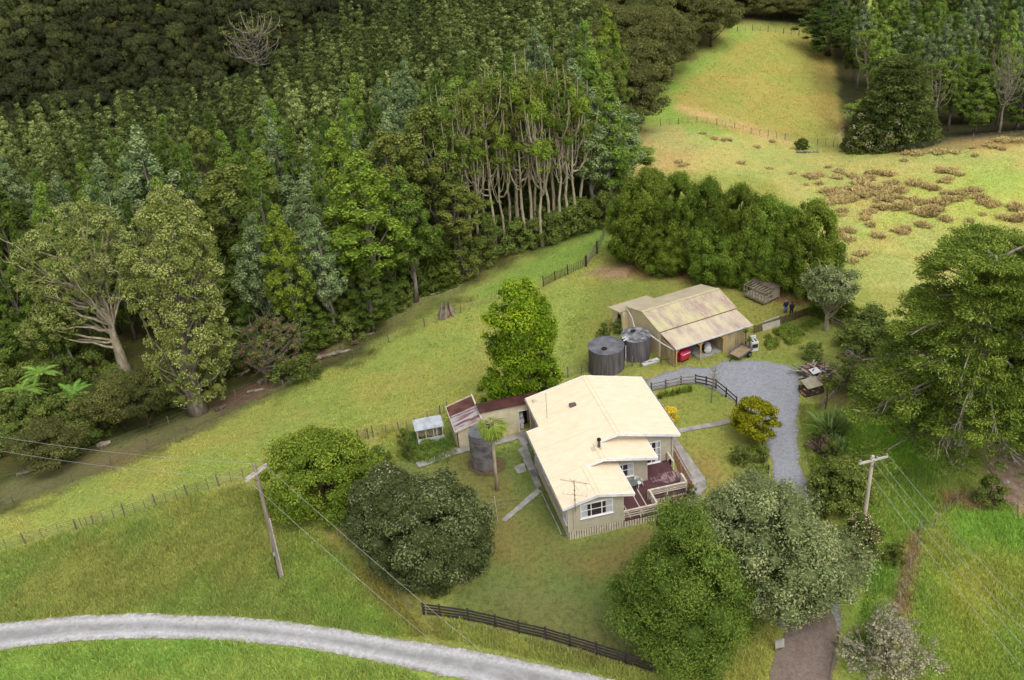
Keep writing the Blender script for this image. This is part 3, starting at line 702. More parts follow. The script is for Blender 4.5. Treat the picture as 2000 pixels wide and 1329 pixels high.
BA = np.array(BASES); near = ((G3[:, None, :2] - BA[None]) ** 2).sum(-1).min(1) < 3.2 ** 2
G3 = G3[(inpoly(px, py, RW) > 4) & ~near]; print('right woods', len(G3))
for i, p in enumerate(G3[np.argsort(G3[:, 1])][:76]):
    kk = ['kauri_green', 'kauri_dark', 'kauri_blue2', 'kauri_green2', 'kauri_dark', 'kanuka1'][random.randrange(6)]
    tree('conifer_tree' if kk[0:3] == 'kau' else 'round_crowned_tree', None, 0, 0, kk, ('dark' if 'dark' in kk else 'silvery' if 'blue' in kk else 'brown-green round' if 'kan' in kk else 'green') + ' tree among the woods beyond the right crest', 'tree', 'trees of the right woods, ' + kk.rstrip('12'), base=p, hscale=random.uniform(9, 12) if kk[:3] == 'kan' else random.uniform(14, 20))
G4 = jitgrid(30, 90, 195, 300, 7.0, 23); px, py, dp = pixv(G4); G4 = G4[inpoly(px, py, [(1428, -90), (1438, 36), (1500, 38), (1560, 40), (1605, 46), (1640, -90)]) > 0]; print('hilltop', len(G4))
for p in G4[np.argsort(G4[:, 1])][:40]: tree('round_crowned_tree', None, 0, 0, 'kanuka%d' % random.randrange(3), 'dark tree in the wood beyond the hilltop fence', 'tree', 'trees of the wood beyond the hilltop fence', base=p, hscale=random.uniform(9, 13))
# belt behind the top of the hill pasture
for k, (x, y, ty, w) in enumerate([(1450,42,-20,60),(1490,44,-15,55),(1530,46,-18,60),(1565,50,-12,60),(1592,56,-15,60)]):
    tree('round_crowned_tree', (x, y - 8), ty, w, 'kanuka%d' % (k % 3), 'dark tree in the belt behind the hilltop fence', 'tree', 'trees behind the hilltop fence')
for x, y, ty, w, lb in [(1300,205,120,90,None)][:0]: pass
for x, y, ty, w, lb in [(1205,290,195,100,'rounded brown-green tree lowest in the belt beside the pasture'),(1238,262,120,110,'large brown-green domed tree in the middle of the pasture belt'),
        (1262,205,62,100,'broad olive domed tree above the middle of the pasture belt'),(1312,150,40,90,'dark round tree with visible trunk by the upper pasture'),(1388,92,-20,95,'tall dark tree with pale stems at the top left of the hill pasture'),(1190,200,70,110,'wide brown domed tree at the inner side of the pasture belt')]:
    tree('round_crowned_tree', (x, y), ty, w, 'kanuka%d' % random.randrange(3), lb)
# ================================================================ single, well visible trees
def hero(name, base, label, cat, lobes, leafm, barkm, H, tr, dens, size, nl=18, lr=(.16, .03), lstart=(.2, .75), lift=.35, ntw=0, twr=.03, lean=(0, 0), extra_leaf=None, tw_m=None, seed=1, twl=1.2, tfr=.9, **kw):
    o = thing(name, np.array(base) - [0, 0, .1], label, cat)
    mb = MB(); trunk(mb, H * tfr, tr, lean, seed=seed, n=12)
    limbs(mb, (lean[0] * .3, lean[1] * .3), H, lobes, nl, lr[0], lr[1], seed=seed, start=lstart, lift=lift)
    mb.build('trunk', barkm, o, smooth=True)
    obj('crown', crownmesh('crown', lobes, leafm, dens, size, seed=seed, **kw), o)
    if ntw:
        tb = MB(); twigs(tb, lobes, ntw, twr, seed, twl); tag(tb.build('twigs', tw_m or barkm, o), kind='stuff')
    if extra_leaf is not None:
        lb2, m2, d2, s2, nm = extra_leaf
        tag(obj(nm, crownmesh(nm, lb2, m2, d2, s2, seed=seed + 7, coref=0), o), kind='stuff')
    BASES.append((base[0], base[1])); return o
def outline_lobes(base_px, outline, n, lr, thick=1.0, seed=0, maxt=99, rearr=1.0):
    """lobes filling an outline standing upright over the trunk foot, inflated front to back"""
    B = hit(*base_px); g = np.random.default_rng(seed); f = np.array([B[0], B[1], 0]); f /= np.linalg.norm(f)
    r = np.array([f[1], -f[0], 0]); A = np.array(outline, float); out = []; arr = np.zeros((n + 1, 3)); cw = A.mean(0); c3 = CAM + ray(*cw) * ((B @ f) / (ray(*cw) @ f)) - B
    sx = g.uniform(A[:, 0].min(), A[:, 0].max(), n * 60); sy = g.uniform(A[:, 1].min(), A[:, 1].max(), n * 60); ss = polysd(sx, sy, A); kk = ss > 4; sx = sx[kk]; sy = sy[kk]; ss = ss[kk]; it = 0
    dz = pixv(B)[2] / F
    while len(out) < n:
        best = None; bd = -1
        for _ in range(6):
            x, y, s = sx[it % len(sx)], sy[it % len(sx)], ss[it % len(sx)]; it += 1
            d = ray(x, y); t = (B @ f) / (d @ f); w = CAM + d * t - B
            th = min(s * dz * thick * 1.0, maxt) * math.sqrt(1.0); off = th * (1 if g.random() < .5 else -1) * math.sqrt(g.uniform(.6, 1)) * rearr
            p = w + f * off + np.array([0, 0, -off * .55]) * 0
            p = p + 0
            dm = float(((arr[:len(out)] - p) ** 2).sum(1).min()) if out else 9
            if dm > bd: bd = dm; best = (p, off, w, s)
        p, off, w, s = best
        arr[len(out)] = p
        o = unit((w - c3) * [1, 1, .7] + f * off * 1.3)
        rr = g.uniform(*lr) if s * dz > lr[1] else max(lr[0] * .8, s * dz * .9)
        # slide along the line of sight so that depth does not move it in the outline
        los = unit(B + w - CAM); p = w + los * off / max(.3, los @ f)
        if (B + p)[2] < Hgt(B[0] + p[0], B[1] + p[1]) + rr * .6: p[2] = Hgt(B[0] + p[0], B[1] + p[1]) - B[2] + rr * .6
        out.append([*p, rr, *o])
    return B, np.array(out)
# gnarly pair at left
B, lb = outline_lobes((245, 728), [(22, 560), (15, 480), (75, 430), (110, 400), (160, 375), (230, 410), (258, 470), (262, 560), (215, 600), (160, 640), (110, 690), (60, 690), (22, 650), (60, 600)], 200, (.5, 1.0), .5, 3, maxt=3.5)
hero('gnarly_tree', B, 'huge gnarly spreading tree with many bare pale limbs at the left forest edge', 'tree', lb, lf['gnarl'], bark_vpale, 17, .75, 230, .21, nl=52, lr=(.19, .05), lstart=(.38, .8), lift=.15, ntw=50, twr=.05, seed=3, aspect=.6, jit=.4, coref=.5, tfr=.62)
B, lb = outline_lobes((388, 806), [(226, 505), (255, 430), (300, 352), (350, 362), (405, 420), (440, 500), (435, 590), (462, 665), (440, 740), (446, 778), (350, 800), (305, 770), (275, 700), (280, 640), (236, 590)], 260, (.45, 1.1), .7, 4, maxt=4.2)
hero('gnarly_tree', B, 'big leafy gnarly tree with a thick flared trunk beside the paddock fence at left', 'tree', lb, lf['gnarl'], bark_pale, 21, .85, 160, .21, nl=60, lr=(.17, .04), lstart=(.2, .7), lift=.2, ntw=70, twr=.05, seed=4, aspect=.6, jit=.5, coref=.62)
for (bx, by), r in [((125, 752), .35), ((140, 750), .3), ((155, 748), .3), ((108, 755), .28)]:
    b_ = hit(bx, by); h = {125: 8, 140: 7.5, 155: 8, 108: 7}[bx]
    o = thing('conifer_tree', b_, {125: 'second grey trunk from the left in the clump under the gnarly tree', 140: 'third grey trunk in the clump under the gnarly tree', 155: 'rightmost grey trunk in the clump under the gnarly tree', 108: 'leftmost grey trunk in the clump under the gnarly tree'}[bx], 'tree')
    mb = MB(); trunk(mb, h, r, (random.uniform(-1, 0), 0), seed=bx); mb.build('trunk', bark_grey, o, smooth=True)
    lbs = env_lobes(TOPPY, 4, 1.9, 26, (.5, .8), seed=bx, z0=h - 3); obj('crown', crownmesh('crown', lbs, lf['kauri_dark'], 150, .22, seed=bx), o)
# big cypress on the right: long layered limbs carrying flat sprays
def cypress(base, label, H, R, seed, nb=74):
    g = np.random.default_rng(seed); o = thing('cypress_tree', base, label, 'tree'); L = []; mb = MB(); tw = MB(); gr = random.Random(seed)
    f = np.array([base[0], base[1]]); f = f / np.linalg.norm(f); side = np.array([f[1], -f[0]])
    trunk(mb, H * .78, .62, (.6, 0), seed=seed, n=12)
    for k in range(nb):
        h = H * (.17 + .76 * (k / nb)) ; a = k * 2.4 + g.normal() * .3
        env = np.interp(h / H, [0, .15, .4, .7, .9, 1], [.85, 1, 1, .78, .5, .25]); ln = R * env * g.uniform(.72, 1.15); up = g.uniform(.02, .3) + .35 * (h / H > .75)
        d = np.array([math.cos(a), math.sin(a)]); P_ = []
        for t in np.linspace(0, 1, 7):
            P_.append(np.array([d[0] * ln * t, d[1] * ln * t, h + ln * (up * t - .28 * t * t) + .2 * math.sin(6 * t + k)]))
        mb.tube(P_, [.17, .14, .11, .09, .07, .05, .03], 6, False)
        for t in np.arange(.34 if h < H * .75 else .05, 1.05, .11):
            if g.random() < .27: continue
            p = np.array([np.interp(t, np.linspace(0, 1, 7), [q[i] for q in P_]) for i in range(3)]); w = (.35 + .9 * t * (1.25 - t)) * R * .24
            for q in (-1, 0, 1):
                off = q * w * g.uniform(.7, 1.2); dd = unit(np.array([d[0] - d[1] * q * .7, d[1] + d[0] * q * .7, .05]))
                L.append([p[0] - d[1] * off, p[1] + d[0] * off, p[2] + .12 - abs(q) * .15 + g.normal() * .12, g.uniform(.5, .95), *dd])
        if h < H * .55:
            for q in range(5):
                t = g.uniform(.3, .95); p = np.array([np.interp(t, np.linspace(0, 1, 7), [z[i] for z in P_]) for i in range(3)]); e = p + np.array([d[0], d[1], -.55]) * g.uniform(.6, 1.8) + g.normal(size=3) * .4
                tw.tube([p, (p + e) / 2 + g.normal(size=3) * .15, e], [.06, .045, .02], 4, False); e2 = (p + e) / 2 + g.normal(size=3) * .7; tw.tube([(p + e) / 2, e2], [.04, .015], 4, False)
    mb.build('trunk', bark_grey, o, smooth=True); tag(tw.build('dead_branches', bark_pale, o), kind='stuff'); L = np.array(L); top = L[:, 2] > H * .3
    obj('crown', crownmesh('crown', L, lf['macro'], 210, .27, seed=seed, aspect=.3, spray=1.0, droop=.12, jit=.5, coref=.25, flat=.32, bias=-.5, sh=(.3, 1.3), lv=.5), o)
    BASES.append((base[0], base[1])); return o
cypress(hit(1868, 902), 'giant spreading cypress with layered green sprays and dead branches on the right', 20.5, 8.2, 5, 84)
cypress(hit(1995, 880), 'second spreading cypress crown merging behind the giant one at the right border', 18.5, 6.4, 6, 60)
# tree behind the sheds
B, lb = outline_lobes((1018, 792), [(940, 625), (962, 575), (990, 540), (1035, 538), (1070, 580), (1094, 640), (1080, 690), (1106, 735), (1090, 772), (1010, 790), (930, 788), (932, 745), (958, 715), (944, 672)], 120, (.6, 1.25), .85, 6, maxt=2.8)
hero('evergreen_tree', B, 'tall bright green billowy tree behind the rusty sheds', 'tree', lb, lf['citrus'], bark_pale, 9.5, .4, 210, .19, nl=26, lr=(.1, .03), ntw=26, twr=.025, seed=6, aspect=.65, jit=.5, coref=.68, sh=(.7, 1.15))
# round tree by the left pole
b_ = hit(634, 985); lb = env_lobes([(0, .72), (.2, .96), (.45, 1), (.75, .78), (.92, .5), (1, .2)], 6.6, 3.95, 88, (.65, 1.4), seed=16, z0=.5, noiseamp=.22, inner=.03)
hero('evergreen_tree', b_, 'round mid green tree on the bank beside the left power pole', 'tree', lb, lf['round'], bark_brown, 6.5, .3, 230, .18, nl=10, seed=7, aspect=.65, jit=.5, coref=.7, sh=(.72, 1.15))
# dark bush
b_ = hit(830, 1085); a = hit(770, 1040) - b_; c = hit(848, 1100) - b_
l1 = env_lobes([(0, .75), (.3, 1), (.6, .9), (.85, .6), (1, .2)], 5.6, 3.5, 80, (.6, 1.3), seed=17, z0=.2, inner=.03); l1[:, :2] += a[:2]
l2 = env_lobes([(0, .75), (.3, 1), (.6, .92), (.85, .65), (1, .2)], 6.9, 4.35, 120, (.65, 1.5), seed=18, z0=.2, inner=.03); l2[:, :2] += c[:2]
hero('big_bush', b_, 'big dark glossy rounded bush at the lawn corner above the gravel road', 'bush', np.vstack([l1, l2]), lf['darkbush'], bark_brown, 5.5, .3, 190, .2, nl=6, seed=8, aspect=.6, jit=.6, coref=.82, flat=.9,
     extra_leaf=(l1[(l1[:, 4] < .4) & (l1[:, 2] > 2.2)][:14] * np.array([1, 1, 1.02, .95, 1, 1, 1]), lf['silver'], 50, .17, 'pale_leaf_patch'))
# feathery cone tree
b_ = hit(1346, 1262); lb = env_lobes([(0, .6), (.12, .95), (.3, 1), (.5, .84), (.75, .5), (.9, .25), (1, .08)], 11.8, 3.95, 105, (.7, 1.6), seed=19, z0=.2, noiseamp=.22, gaps=2, inner=.04, lean=(-.7, .3))
hero('feathery_tree', b_, 'tall feathery green conical tree in front of the deck at the lawn edge', 'tree', lb, lf['feather'], bark_brown, 10.5, .35, 420, .17, nl=8, seed=9, aspect=.38, jit=.75, coref=.6, sh=(.72, 1.2), lv=.5, flat=.9, lean=(-.7, .3), bias=-.3)
# grey-green broad tree over the drive
b_ = hit(1460, 1160); c = hit(1560, 1190) - b_; lb2_ = env_lobes([(0, .6), (.2, .95), (.5, 1), (.75, .8), (1, .3)], 4.9, 3.5, 85, (.5, 1.3), seed=99, z0=1.6, noiseamp=.25, inner=.05); lb2_[:, :2] += c[:2]; lb = env_lobes([(0, .55), (.15, .92), (.4, 1), (.65, .86), (.87, .55), (1, .2)], 7.7, 4.7, 170, (.5, 1.4), seed=20, z0=1.9, noiseamp=.24, inner=.05, gaps=3)
hero('spreading_tree', b_, 'broad grey-green tree spreading over the driveway next to the feathery tree', 'tree', np.vstack([lb, lb2_]), lf['greyolive'], bark_grey, 7.5, .5, 220, .19, nl=45, lr=(.14, .035), lstart=(.25, .55), ntw=70, twr=.03, seed=10, aspect=.5, jit=.65, coref=.6, tw_m=bark_pale, sh=(.65, 1.25))
b_ = hit(1474, 858); lb = env_lobes([(0, .5), (.25, .95), (.5, 1), (.8, .7), (1, .25)], 3.6, 1.85, 60, (.35, .62), seed=21, z0=.6, noiseamp=.2)
hero('small_tree', b_, 'small golden-green tree on the lawn corner beside the gravel drive', 'tree', lb, lf['gold'], bark_brown, 3.8, .1, 300, .17, nl=12, lr=(.05, .015), seed=11, aspect=.6, coref=.7)
b_ = hit(1306, 826); lb = env_lobes([(0, .6), (.4, 1), (.8, .7), (1, .3)], 1.6, .75, 26, (.2, .32), seed=22, z0=.2)
hero('yellow_shrub', b_, 'bright yellow shrub against the right side of the house', 'shrub', lb, lf['yellow'], bark_brown, 1.6, .05, 500, .12, nl=5, lr=(.03, .01), seed=12)
b_ = hit(1613, 646); lb = env_lobes([(0, .55), (.2, .95), (.55, 1), (.85, .65), (1, .25)], 3.2, 2.3, 66, (.42, .75), seed=23, z0=3.9, noiseamp=.25, gaps=3)
hero('pale_trunk_tree', b_, 'small grey-green tree with a smooth pale forked trunk near the board fence', 'tree', lb, lf['greyolive'], bark_vpale, 6.3, .24, 200, .2, nl=22, lr=(.1, .03), lstart=(.3, .55), seed=13, ntw=12, coref=.6)
b_ = hit(1642, 985); lb = env_lobes([(0, .7), (.3, 1), (.7, .85), (1, .3)], 3.8, 2.3, 70, (.45, .8), seed=24, z0=.3, noiseamp=.25)
hero('round_bush', b_, 'olive rounded bush beside the drive below the flax', 'bush', lb, lf['olive'], bark_brown, 3.8, .1, 210, .2, nl=5, seed=14, coref=.7)
b_ = hit(1676, 1088); lb = env_lobes([(0, .7), (.3, 1), (.7, .8), (1, .3)], 3.7, 1.5, 50, (.32, .6), seed=25, z0=.2, noiseamp=.25)
fl = lb.copy(); fl[:, 3] *= 1.12
hero('flowering_bush', b_, 'pink flowering bush at the foot of the right power pole', 'bush', lb, lf['shrub'], bark_brown, 3, .08, 280, .16, nl=5, seed=15, coref=.7, extra_leaf=(fl, lf['pink'], 60, .13, 'flowers'))
b_ = hit(1728, 1300); lb = env_lobes([(0, .7), (.3, 1), (.7, .8), (1, .3)], 3.0, 2.35, 70, (.35, .75), seed=26, z0=.6, noiseamp=.4)
hero('lichened_tree', b_, 'low silvery lichen-covered twiggy tree at the bottom right', 'tree', lb, lf['silver'], bark_grey, 3.2, .12, 150, .17, nl=34, lr=(.05, .015), lstart=(.15, .6), seed=16, ntw=150, twr=.02, coref=.45, tw_m=bark_grey, twl=.8)
# second crown in its left side
b_ = hit(1604, 740); lb = env_lobes([(0, .6), (.3, 1), (.7, .9), (1, .4)], 3.4, 1.5, 46, (.3, .6), seed=27, z0=.3, noiseamp=.4)
b_ = hit(1652, 765); hero('wispy_bush', b_, 'wispy olive bush with upright twigs behind the wood piles', 'bush', lb, lf['olive'], bark_grey, 3.6, .07, 150, .22, nl=16, seed=17, ntw=30, coref=.5, spray=.6, aspect=.3, droop=.8)
# layered dark conifer at the forest edge
def layered(name, base, label, H, R, mat_, seed, extra=None, tiers=11):
    g = np.random.default_rng(seed); L = []
    for t in range(tiers):
        h = H * (.06 + .9 * t / tiers); r = R * (1 - t / tiers) ** .7
        k = max(4, int(10 * r / R + 3))
        for a in np.arange(k) * 6.283 / k + g.random() * 6:
            for q in (.45, .85):
                L.append([math.cos(a) * r * q, math.sin(a) * r * q, h - .12 * r * q + g.normal() * .1, (.5 + .35 * q) * R / 3.6, math.cos(a), math.sin(a), -.05])
    L = np.array(L)
    return hero(name, base, label, 'tree', L, mat_, bark_brown, H, .3, 110, .5, nl=8, seed=seed, spray=1, droop=-.1, aspect=.28, flat=.4, jit=.5, coref=.6, extra_leaf=extra)
layered('layered_conifer', hit(842, 555), 'dark green layered conifer with drooping sprays at the forest edge', 8.2, 4.0, lf['kauri_dark'], 31)
B = hit(1742, 288)
g_ = np.random.default_rng(3); LL = env_lobes([(0, .8), (.3, 1), (.6, .8), (.85, .5), (1, .2)], 12, 7.3, 110, (.5, 1.0), seed=77); LL = LL[(LL[:, 4] < .1) & (LL[:, 5] < .4) & (LL[:, 2] < 10)]
layered('layered_conifer', B, 'big dark cypress streaked with pale lichen at the edge of the right woods', 15, 7.0, lf['macro2'], 32, (LL + np.array([0, 0, -1, 0, 0, 0, 0]), lichen, 75, .26, 'lichened_sprays'), 14)
# dense shelter belt behind the shed
for k, (bx, by, ty, w, lb_) in enumerate([(1236,500,372,85,'leftmost low tree of the dense shelter belt'),(1268,510,322,108,'tall bright left tree of the dense shelter belt'),(1325,520,332,96,'second tall tree from the left in the shelter belt'),
      (1378,532,345,92,'bright green tree left of centre in the shelter belt'),(1395,545,420,95,'lower front tree before the centre of the shelter belt'),(1440,545,352,96,'dark bluish tree in the middle of the shelter belt'),(1494,552,376,88,'olive topped tree right of the shelter belt middle'),
      (1532,560,398,80,'second tree from the right end of the shelter belt'),(1578,572,382,102,'broad dark tree at the right end of the shelter belt'),(1606,588,500,50,'low tree closing the right end of the shelter belt'),(1462,555,440,90,'low front tree right of the shelter belt middle'),(1305,528,430,90,'low front tree near the left of the shelter belt')]):
    tree('shelter_belt_tree', (bx, by), ty, w, 'totara%d' % (k % 3), lb_)
tree('round_crowned_tree', (1626, 618), 545, 66, 'totara1', 'small dark round tree behind the pale-trunked one')
tree('small_tree', (1566, 292), 272, 22, 'totara2', 'lone little dark tree beside a fallen log on the hill pasture')
# edge of the forest at lower left
tree('round_crowned_tree', (246, 842), 722, 105, 'kanuka0', 'small brownish tree with forked pale trunk, left of the thick flared trunk')
tree('round_crowned_tree', (292, 836), 712, 90, 'kanuka1', 'small brownish tree touching the thick flared trunk tree')
tree('round_crowned_tree', (112, 915), 822, 120, 'kanuka2', 'low spreading dark brownish tree near the left border')
B, lb = outline_lobes((520, 748), [(452, 690), (470, 640), (520, 610), (570, 620), (600, 680), (580, 730), (500, 735), (460, 720)], 60, (.4, .8), .8, 44, maxt=2)
hero('twiggy_bush', B, 'brown half-dead twiggy bush at the forest edge right of the gnarly trees', 'bush', lb, lf['deadleaf'], bark_grey, 5, .12, 110, .26, nl=20, seed=45, ntw=70, coref=.55, spray=.5, aspect=.25, extra_leaf=(lb[lb[:, 2] > 3.4], lf['kauri_dark'], 80, .3, 'green_leaves'))
for bx, by, ty, w, k, lb_ in [(70,880,835,70,'shrub0','grey-green shrub below the tree ferns'),
     (150,880,830,90,'shrub1','low brown shrub at the forest floor'),(20,880,830,80,'shrub0','dark shrub at the left border below the ferns'),(600,740,690,60,'shrub1','low shrub under the forest edge left of the slim conifers'),(560,745,700,60,'shrub0','shadowed shrub next to the twiggy brown bush'),
     (690,665,610,60,'shrub0','green shrub at the base of the large lime conifer'),(780,600,545,60,'shrub1','shrub left of the layered dark conifer'),(905,545,480,60,'shrub0','shrub between the layered conifer and the bare-trunked group'),
     (940,520,460,60,'shrub1','shrub at the foot of the bare-trunked group, left'),(1010,490,430,60,'shrub0','shrub at the foot of the thick pale forked tree'),(1050,480,425,60,'shrub1','bushy shrub at the foot of the bare-trunked group, centre'),(1085,470,410,60,'shrub0','bushy shrub at the foot of the bare-trunked group, right of centre'),
     (1120,458,400,60,'shrub1','shrub at the right foot of the bare-trunked group'),(1150,448,390,60,'shrub0','dark shrub near the right foot of the forest'),(1180,440,370,60,'shrub1','shrub where the forest edge meets the fence'),(1210,410,330,50,'shrub0','shrub between the forest and the shelter belt'),
     (1622,905,855,40,'shrub0','shrub under the purple flax'),(1600,870,835,30,'shrub1','little shrub left of the purple flax'),(1452,905,875,36,'shrub1','low round green shrub under the golden tree'),(1440,905,880,30,'shrub0','pale green shrub at the lawn edge before the broad grey-green tree'),
     (1487,905,868,26,'shrub1','leafy white-flowered plant by the drive fence'),(1745,1100,1072,40,'shrub0','small yellowish shrub in the grass below the right power pole'),(1210,650,625,26,'shrub1','dark shrub by the shed annex door'),(1180,660,640,24,'shrub0','brownish weed clump left of the shed annex'),
     (1585,700,670,40,'shrub1','shrub beside the grassy yard end'),(1690,690,640,90,'shrub1','wide olive shrub in the gap between the wood piles and the giant cypress'),(1740,700,630,80,'shrub0','shrub tucked under the left limbs of the giant cypress'),(1668,668,632,60,'shrub1','low shrub right of the rail fence end'),(1720,760,700,60,'shrub0','olive shrub beneath the giant cypress, left'),(1700,800,750,50,'shrub1','shrub under the dead branches of the giant cypress'),(1700,650,600,90,'shrub0','shrub between the pale-trunked tree and the giant cypress'),
     (1790,840,790,50,'shrub1','shrub below the giant cypress trunk'),(1930,985,925,60,'shrub0','shrub at the bank top right of the giant cypress'),(1600,1010,975,30,'shrub1','shrub between the drive and the olive bush'),(1645,1080,1030,50,'shrub0','dark shrub left of the pink flowering bush'),
     (740,905,875,40,'shrub1','weedy shrub beside the round tree'),(790,870,850,26,'shrub0','overgrown clump left of the little tin shed'),(800,895,880,24,'shrub1','small weed clump in the overgrown bed'),(1350,980,960,20,'shrub0','small shrub by the deck steps')]:
    tree('shrub', (bx, by), ty, w, k, lb_, 'shrub')
EDGE = [(0,850),(120,872),(200,862),(320,810),(430,762),(540,725),(620,700),(700,655),(760,615),(860,560),(930,525),(1010,492),(1100,465),(1180,440),(1225,380)]
gq = random.Random(12)
for k in range(26):
    b_ = hit(gq.uniform(-10, 235), gq.uniform(700, 800)); tree('shrub', None, 0, 0, 'shrub%d' % (k % 2), 'tall shrub in the dark thicket behind the tree ferns', 'shrub', 'thicket behind the tree ferns', base=b_, hscale=gq.uniform(3, 5.5))
for k in range(64):
    t = k / 64 * (len(EDGE) - 1); i = int(t); x = EDGE[i][0] + (EDGE[i + 1][0] - EDGE[i][0]) * (t - i); y = EDGE[i][1] + (EDGE[i + 1][1] - EDGE[i][1]) * (t - i)
    b_ = hit(x + gq.uniform(-12, 12), y - gq.uniform(6, 34))
    tree('shrub', None, 0, 0, 'shrub%d' % (k % 2), 'shrub in the undergrowth along the shaded foot of the forest', 'shrub', 'undergrowth shrubs along the forest foot', base=b_, hscale=gq.uniform(2.2, 5))
# ---- palm, ferns, flax, cabbage plants
def frondset(mb, n, L, droop, seed, up=.4, w=.5, fan=False, seg=6):
    g = random.Random(seed)
    for k in range(n):
        a = 6.283 * k / n + g.uniform(-.2, .2); u = up + g.uniform(-.45, .35); l = L * g.uniform(.75, 1.1); ca, sa = math.cos(a), math.sin(a)
        pp = []
        for i in range(seg + 1):
            t = i / seg; pp.append(Vector((ca * l * t * math.cos(u), sa * l * t * math.cos(u), l * t * math.sin(u) - droop * l * t * t)))
        side = Vector((-sa, ca, 0))
        if not fan:
            for i in range(seg):
                for j in range(3):
                    t = (j + .5) / 3; p = pp[i].lerp(pp[i + 1], t); T = (pp[i + 1] - pp[i]).normalized(); f = (i + t) / seg
                    ww = w * math.sin(math.pi * min(1, f * .85 + .15)) ** .7 + .02
                    for s_ in (-1, 1):
                        e = p + side * s_ * ww + T * ww * .45 - Vector((0, 0, ww * .25)); q = p + T * l / seg * .3
                        mb.poly([p, q, e], [(0, 1, 2)])
        else:
            c = pp[2]; T = (pp[3] - pp[1]).normalized(); nrm = side.cross(T)
            for j in range(13):
                an = (j - 6) * .24; d = T * math.cos(an) + side * math.sin(an); e = c + d * l * .62 - Vector((0, 0, droop * .5 * l * (abs(an) * .4 + .3)))
                sd = side * math.cos(an) - T * math.sin(an)
                m_ = c.lerp(e, .5) + nrm * .02
                mb.poly([c, m_ + sd * .05, e, m_ - sd * .05], [(0, 1, 2, 3)])
            mb.tube([pp[0], pp[1], c], [.02, .02, .015], 4, False)
def fol(mb, name, m, parent):
    o = mb.build(name, m, parent); me = o.data; at = me.attributes.new('v', 'FLOAT', 'POINT')
    at.data.foreach_set('value', np.random.default_rng(len(me.vertices)).random(len(me.vertices)).astype(np.float32)); return o
b_ = P(971, 958, float(gz(*P(971, 958, 0)[:2])))
o = thing('palm_tree', b_, 'single fan palm with a slim pale trunk beside the tall dark water tank', 'palm tree')
mb = MB(); mb.tube([(0, 0, -.3), (.02, 0, 1.5), (0, .03, 4.6), (0, 0, 6.6)], [.17, .14, .13, .14], 10); mb.build('trunk', bark_vpale, o, smooth=True)
mb = MB(); mb.tube([(0, 0, 5.9), (0, 0, 6.7)], [.16, .24], 10); mb.build('fibre_collar', bark_brown, o, smooth=True)
mb = MB(); frondset(mb, 13, 1.8, .95, 5, .45, fan=True); fr = fol(mb, 'fronds', lf['weed'], o); fr.location = (0, 0, 6.7)
mb = MB(); frondset(mb, 14, 1.25, 1.0, 6, -.3, fan=True); fr = fol(mb, 'old_fronds', lf['olive'], o); fr.location = (0, 0, 6.55)
for bx, by, h, L, lb_ in [(152, 800, 2.0, 2.9, 'largest tree fern with a star of fronds before the trunk clump'), (58, 808, 3.2, 2.9, 'tree fern left of the largest one'), (100, 785, 4.0, 2.7, 'tree fern behind and above the largest one'), (14, 830, 3.0, 2.6, 'tree fern at the left border')]:
    o = thing('tree_fern', hit(bx, by), lb_, 'tree fern'); mb = MB(); mb.tube([(0, 0, -.2), (0, 0, h)], [.18, .14], 8); mb.build('trunk', bark_brown, o)
    mb = MB(); frondset(mb, 17, L, .45, bx, .45, .42, seg=8); fr = fol(mb, 'fronds', lf['fern'], o); fr.location = (0, 0, h)
def blades(mb, n, H, R, seed, w=.06, droop=.5):
    g = random.Random(seed)
    for k in range(n):
        a = g.uniform(0, 6.283); u = g.uniform(.7, 1.5); l = H * g.uniform(.6, 1.1); ca, sa = math.cos(a), math.sin(a); b0 = Vector((g.uniform(-R, R) * .35, g.uniform(-R, R) * .35, 0)); side = Vector((-sa, ca, 0)) * w
        pp = [b0 + Vector((ca * l * t * math.cos(u), sa * l * t * math.cos(u), l * t * math.sin(u) - droop * l * t * t * math.cos(u))) for t in (0, .4, .75, 1)]
        mb.poly([pp[0] - side * .6, pp[0] + side * .6, pp[1] + side, pp[1] - side], [(0, 1, 2, 3)]); mb.poly([pp[1] - side, pp[1] + side, pp[2] + side * .7, pp[2] - side * .7], [(0, 1, 2, 3)]); mb.poly([pp[2] - side * .7, pp[2] + side * .7, pp[3]], [(0, 1, 2)])
for bx, by, H_, m_, lb_, n_ in [(1628, 850, 3.3, 'flax', 'tall green flax clump by the drive below the wood pile', 190), (1608, 880, 1.7, 'flaxp', 'purple-brown flax clump next to the green flax', 150), (1636, 885, 1.9, 'flax', 'smaller green flax behind the purple one', 90)]:
    o = thing('flax_bush', gp(bx, by), lb_, 'flax'); mb = MB(); blades(mb, n_, H_, 1.7, bx, .09); fol(mb, 'leaves', lf[m_], o)
for bx, by, h, lb_ in [(1455, 683, 1.9, 'yellow-green spiky plant against the shed front near the trailer'), (1612, 800, 2.1, 'small spiky cabbage tree by the leaning wood fence'), (1462, 690, 1.3, 'second yellow-green spiky plant by the shed corner')]:
    o = thing('cabbage_tree', gp(bx, by), lb_, 'cabbage tree'); mb = MB(); mb.tube([(0, 0, -.2), (.05, 0, h * .5), (0, 0, h)], [.07, .06, .05], 6); mb.build('trunk', bark_brown, o)
    mb = MB(); blades(mb, 70, .75, .1, bx, .03, .5); q = fol(mb, 'leaves', lf['weed'], o); q.location = (0, 0, h)
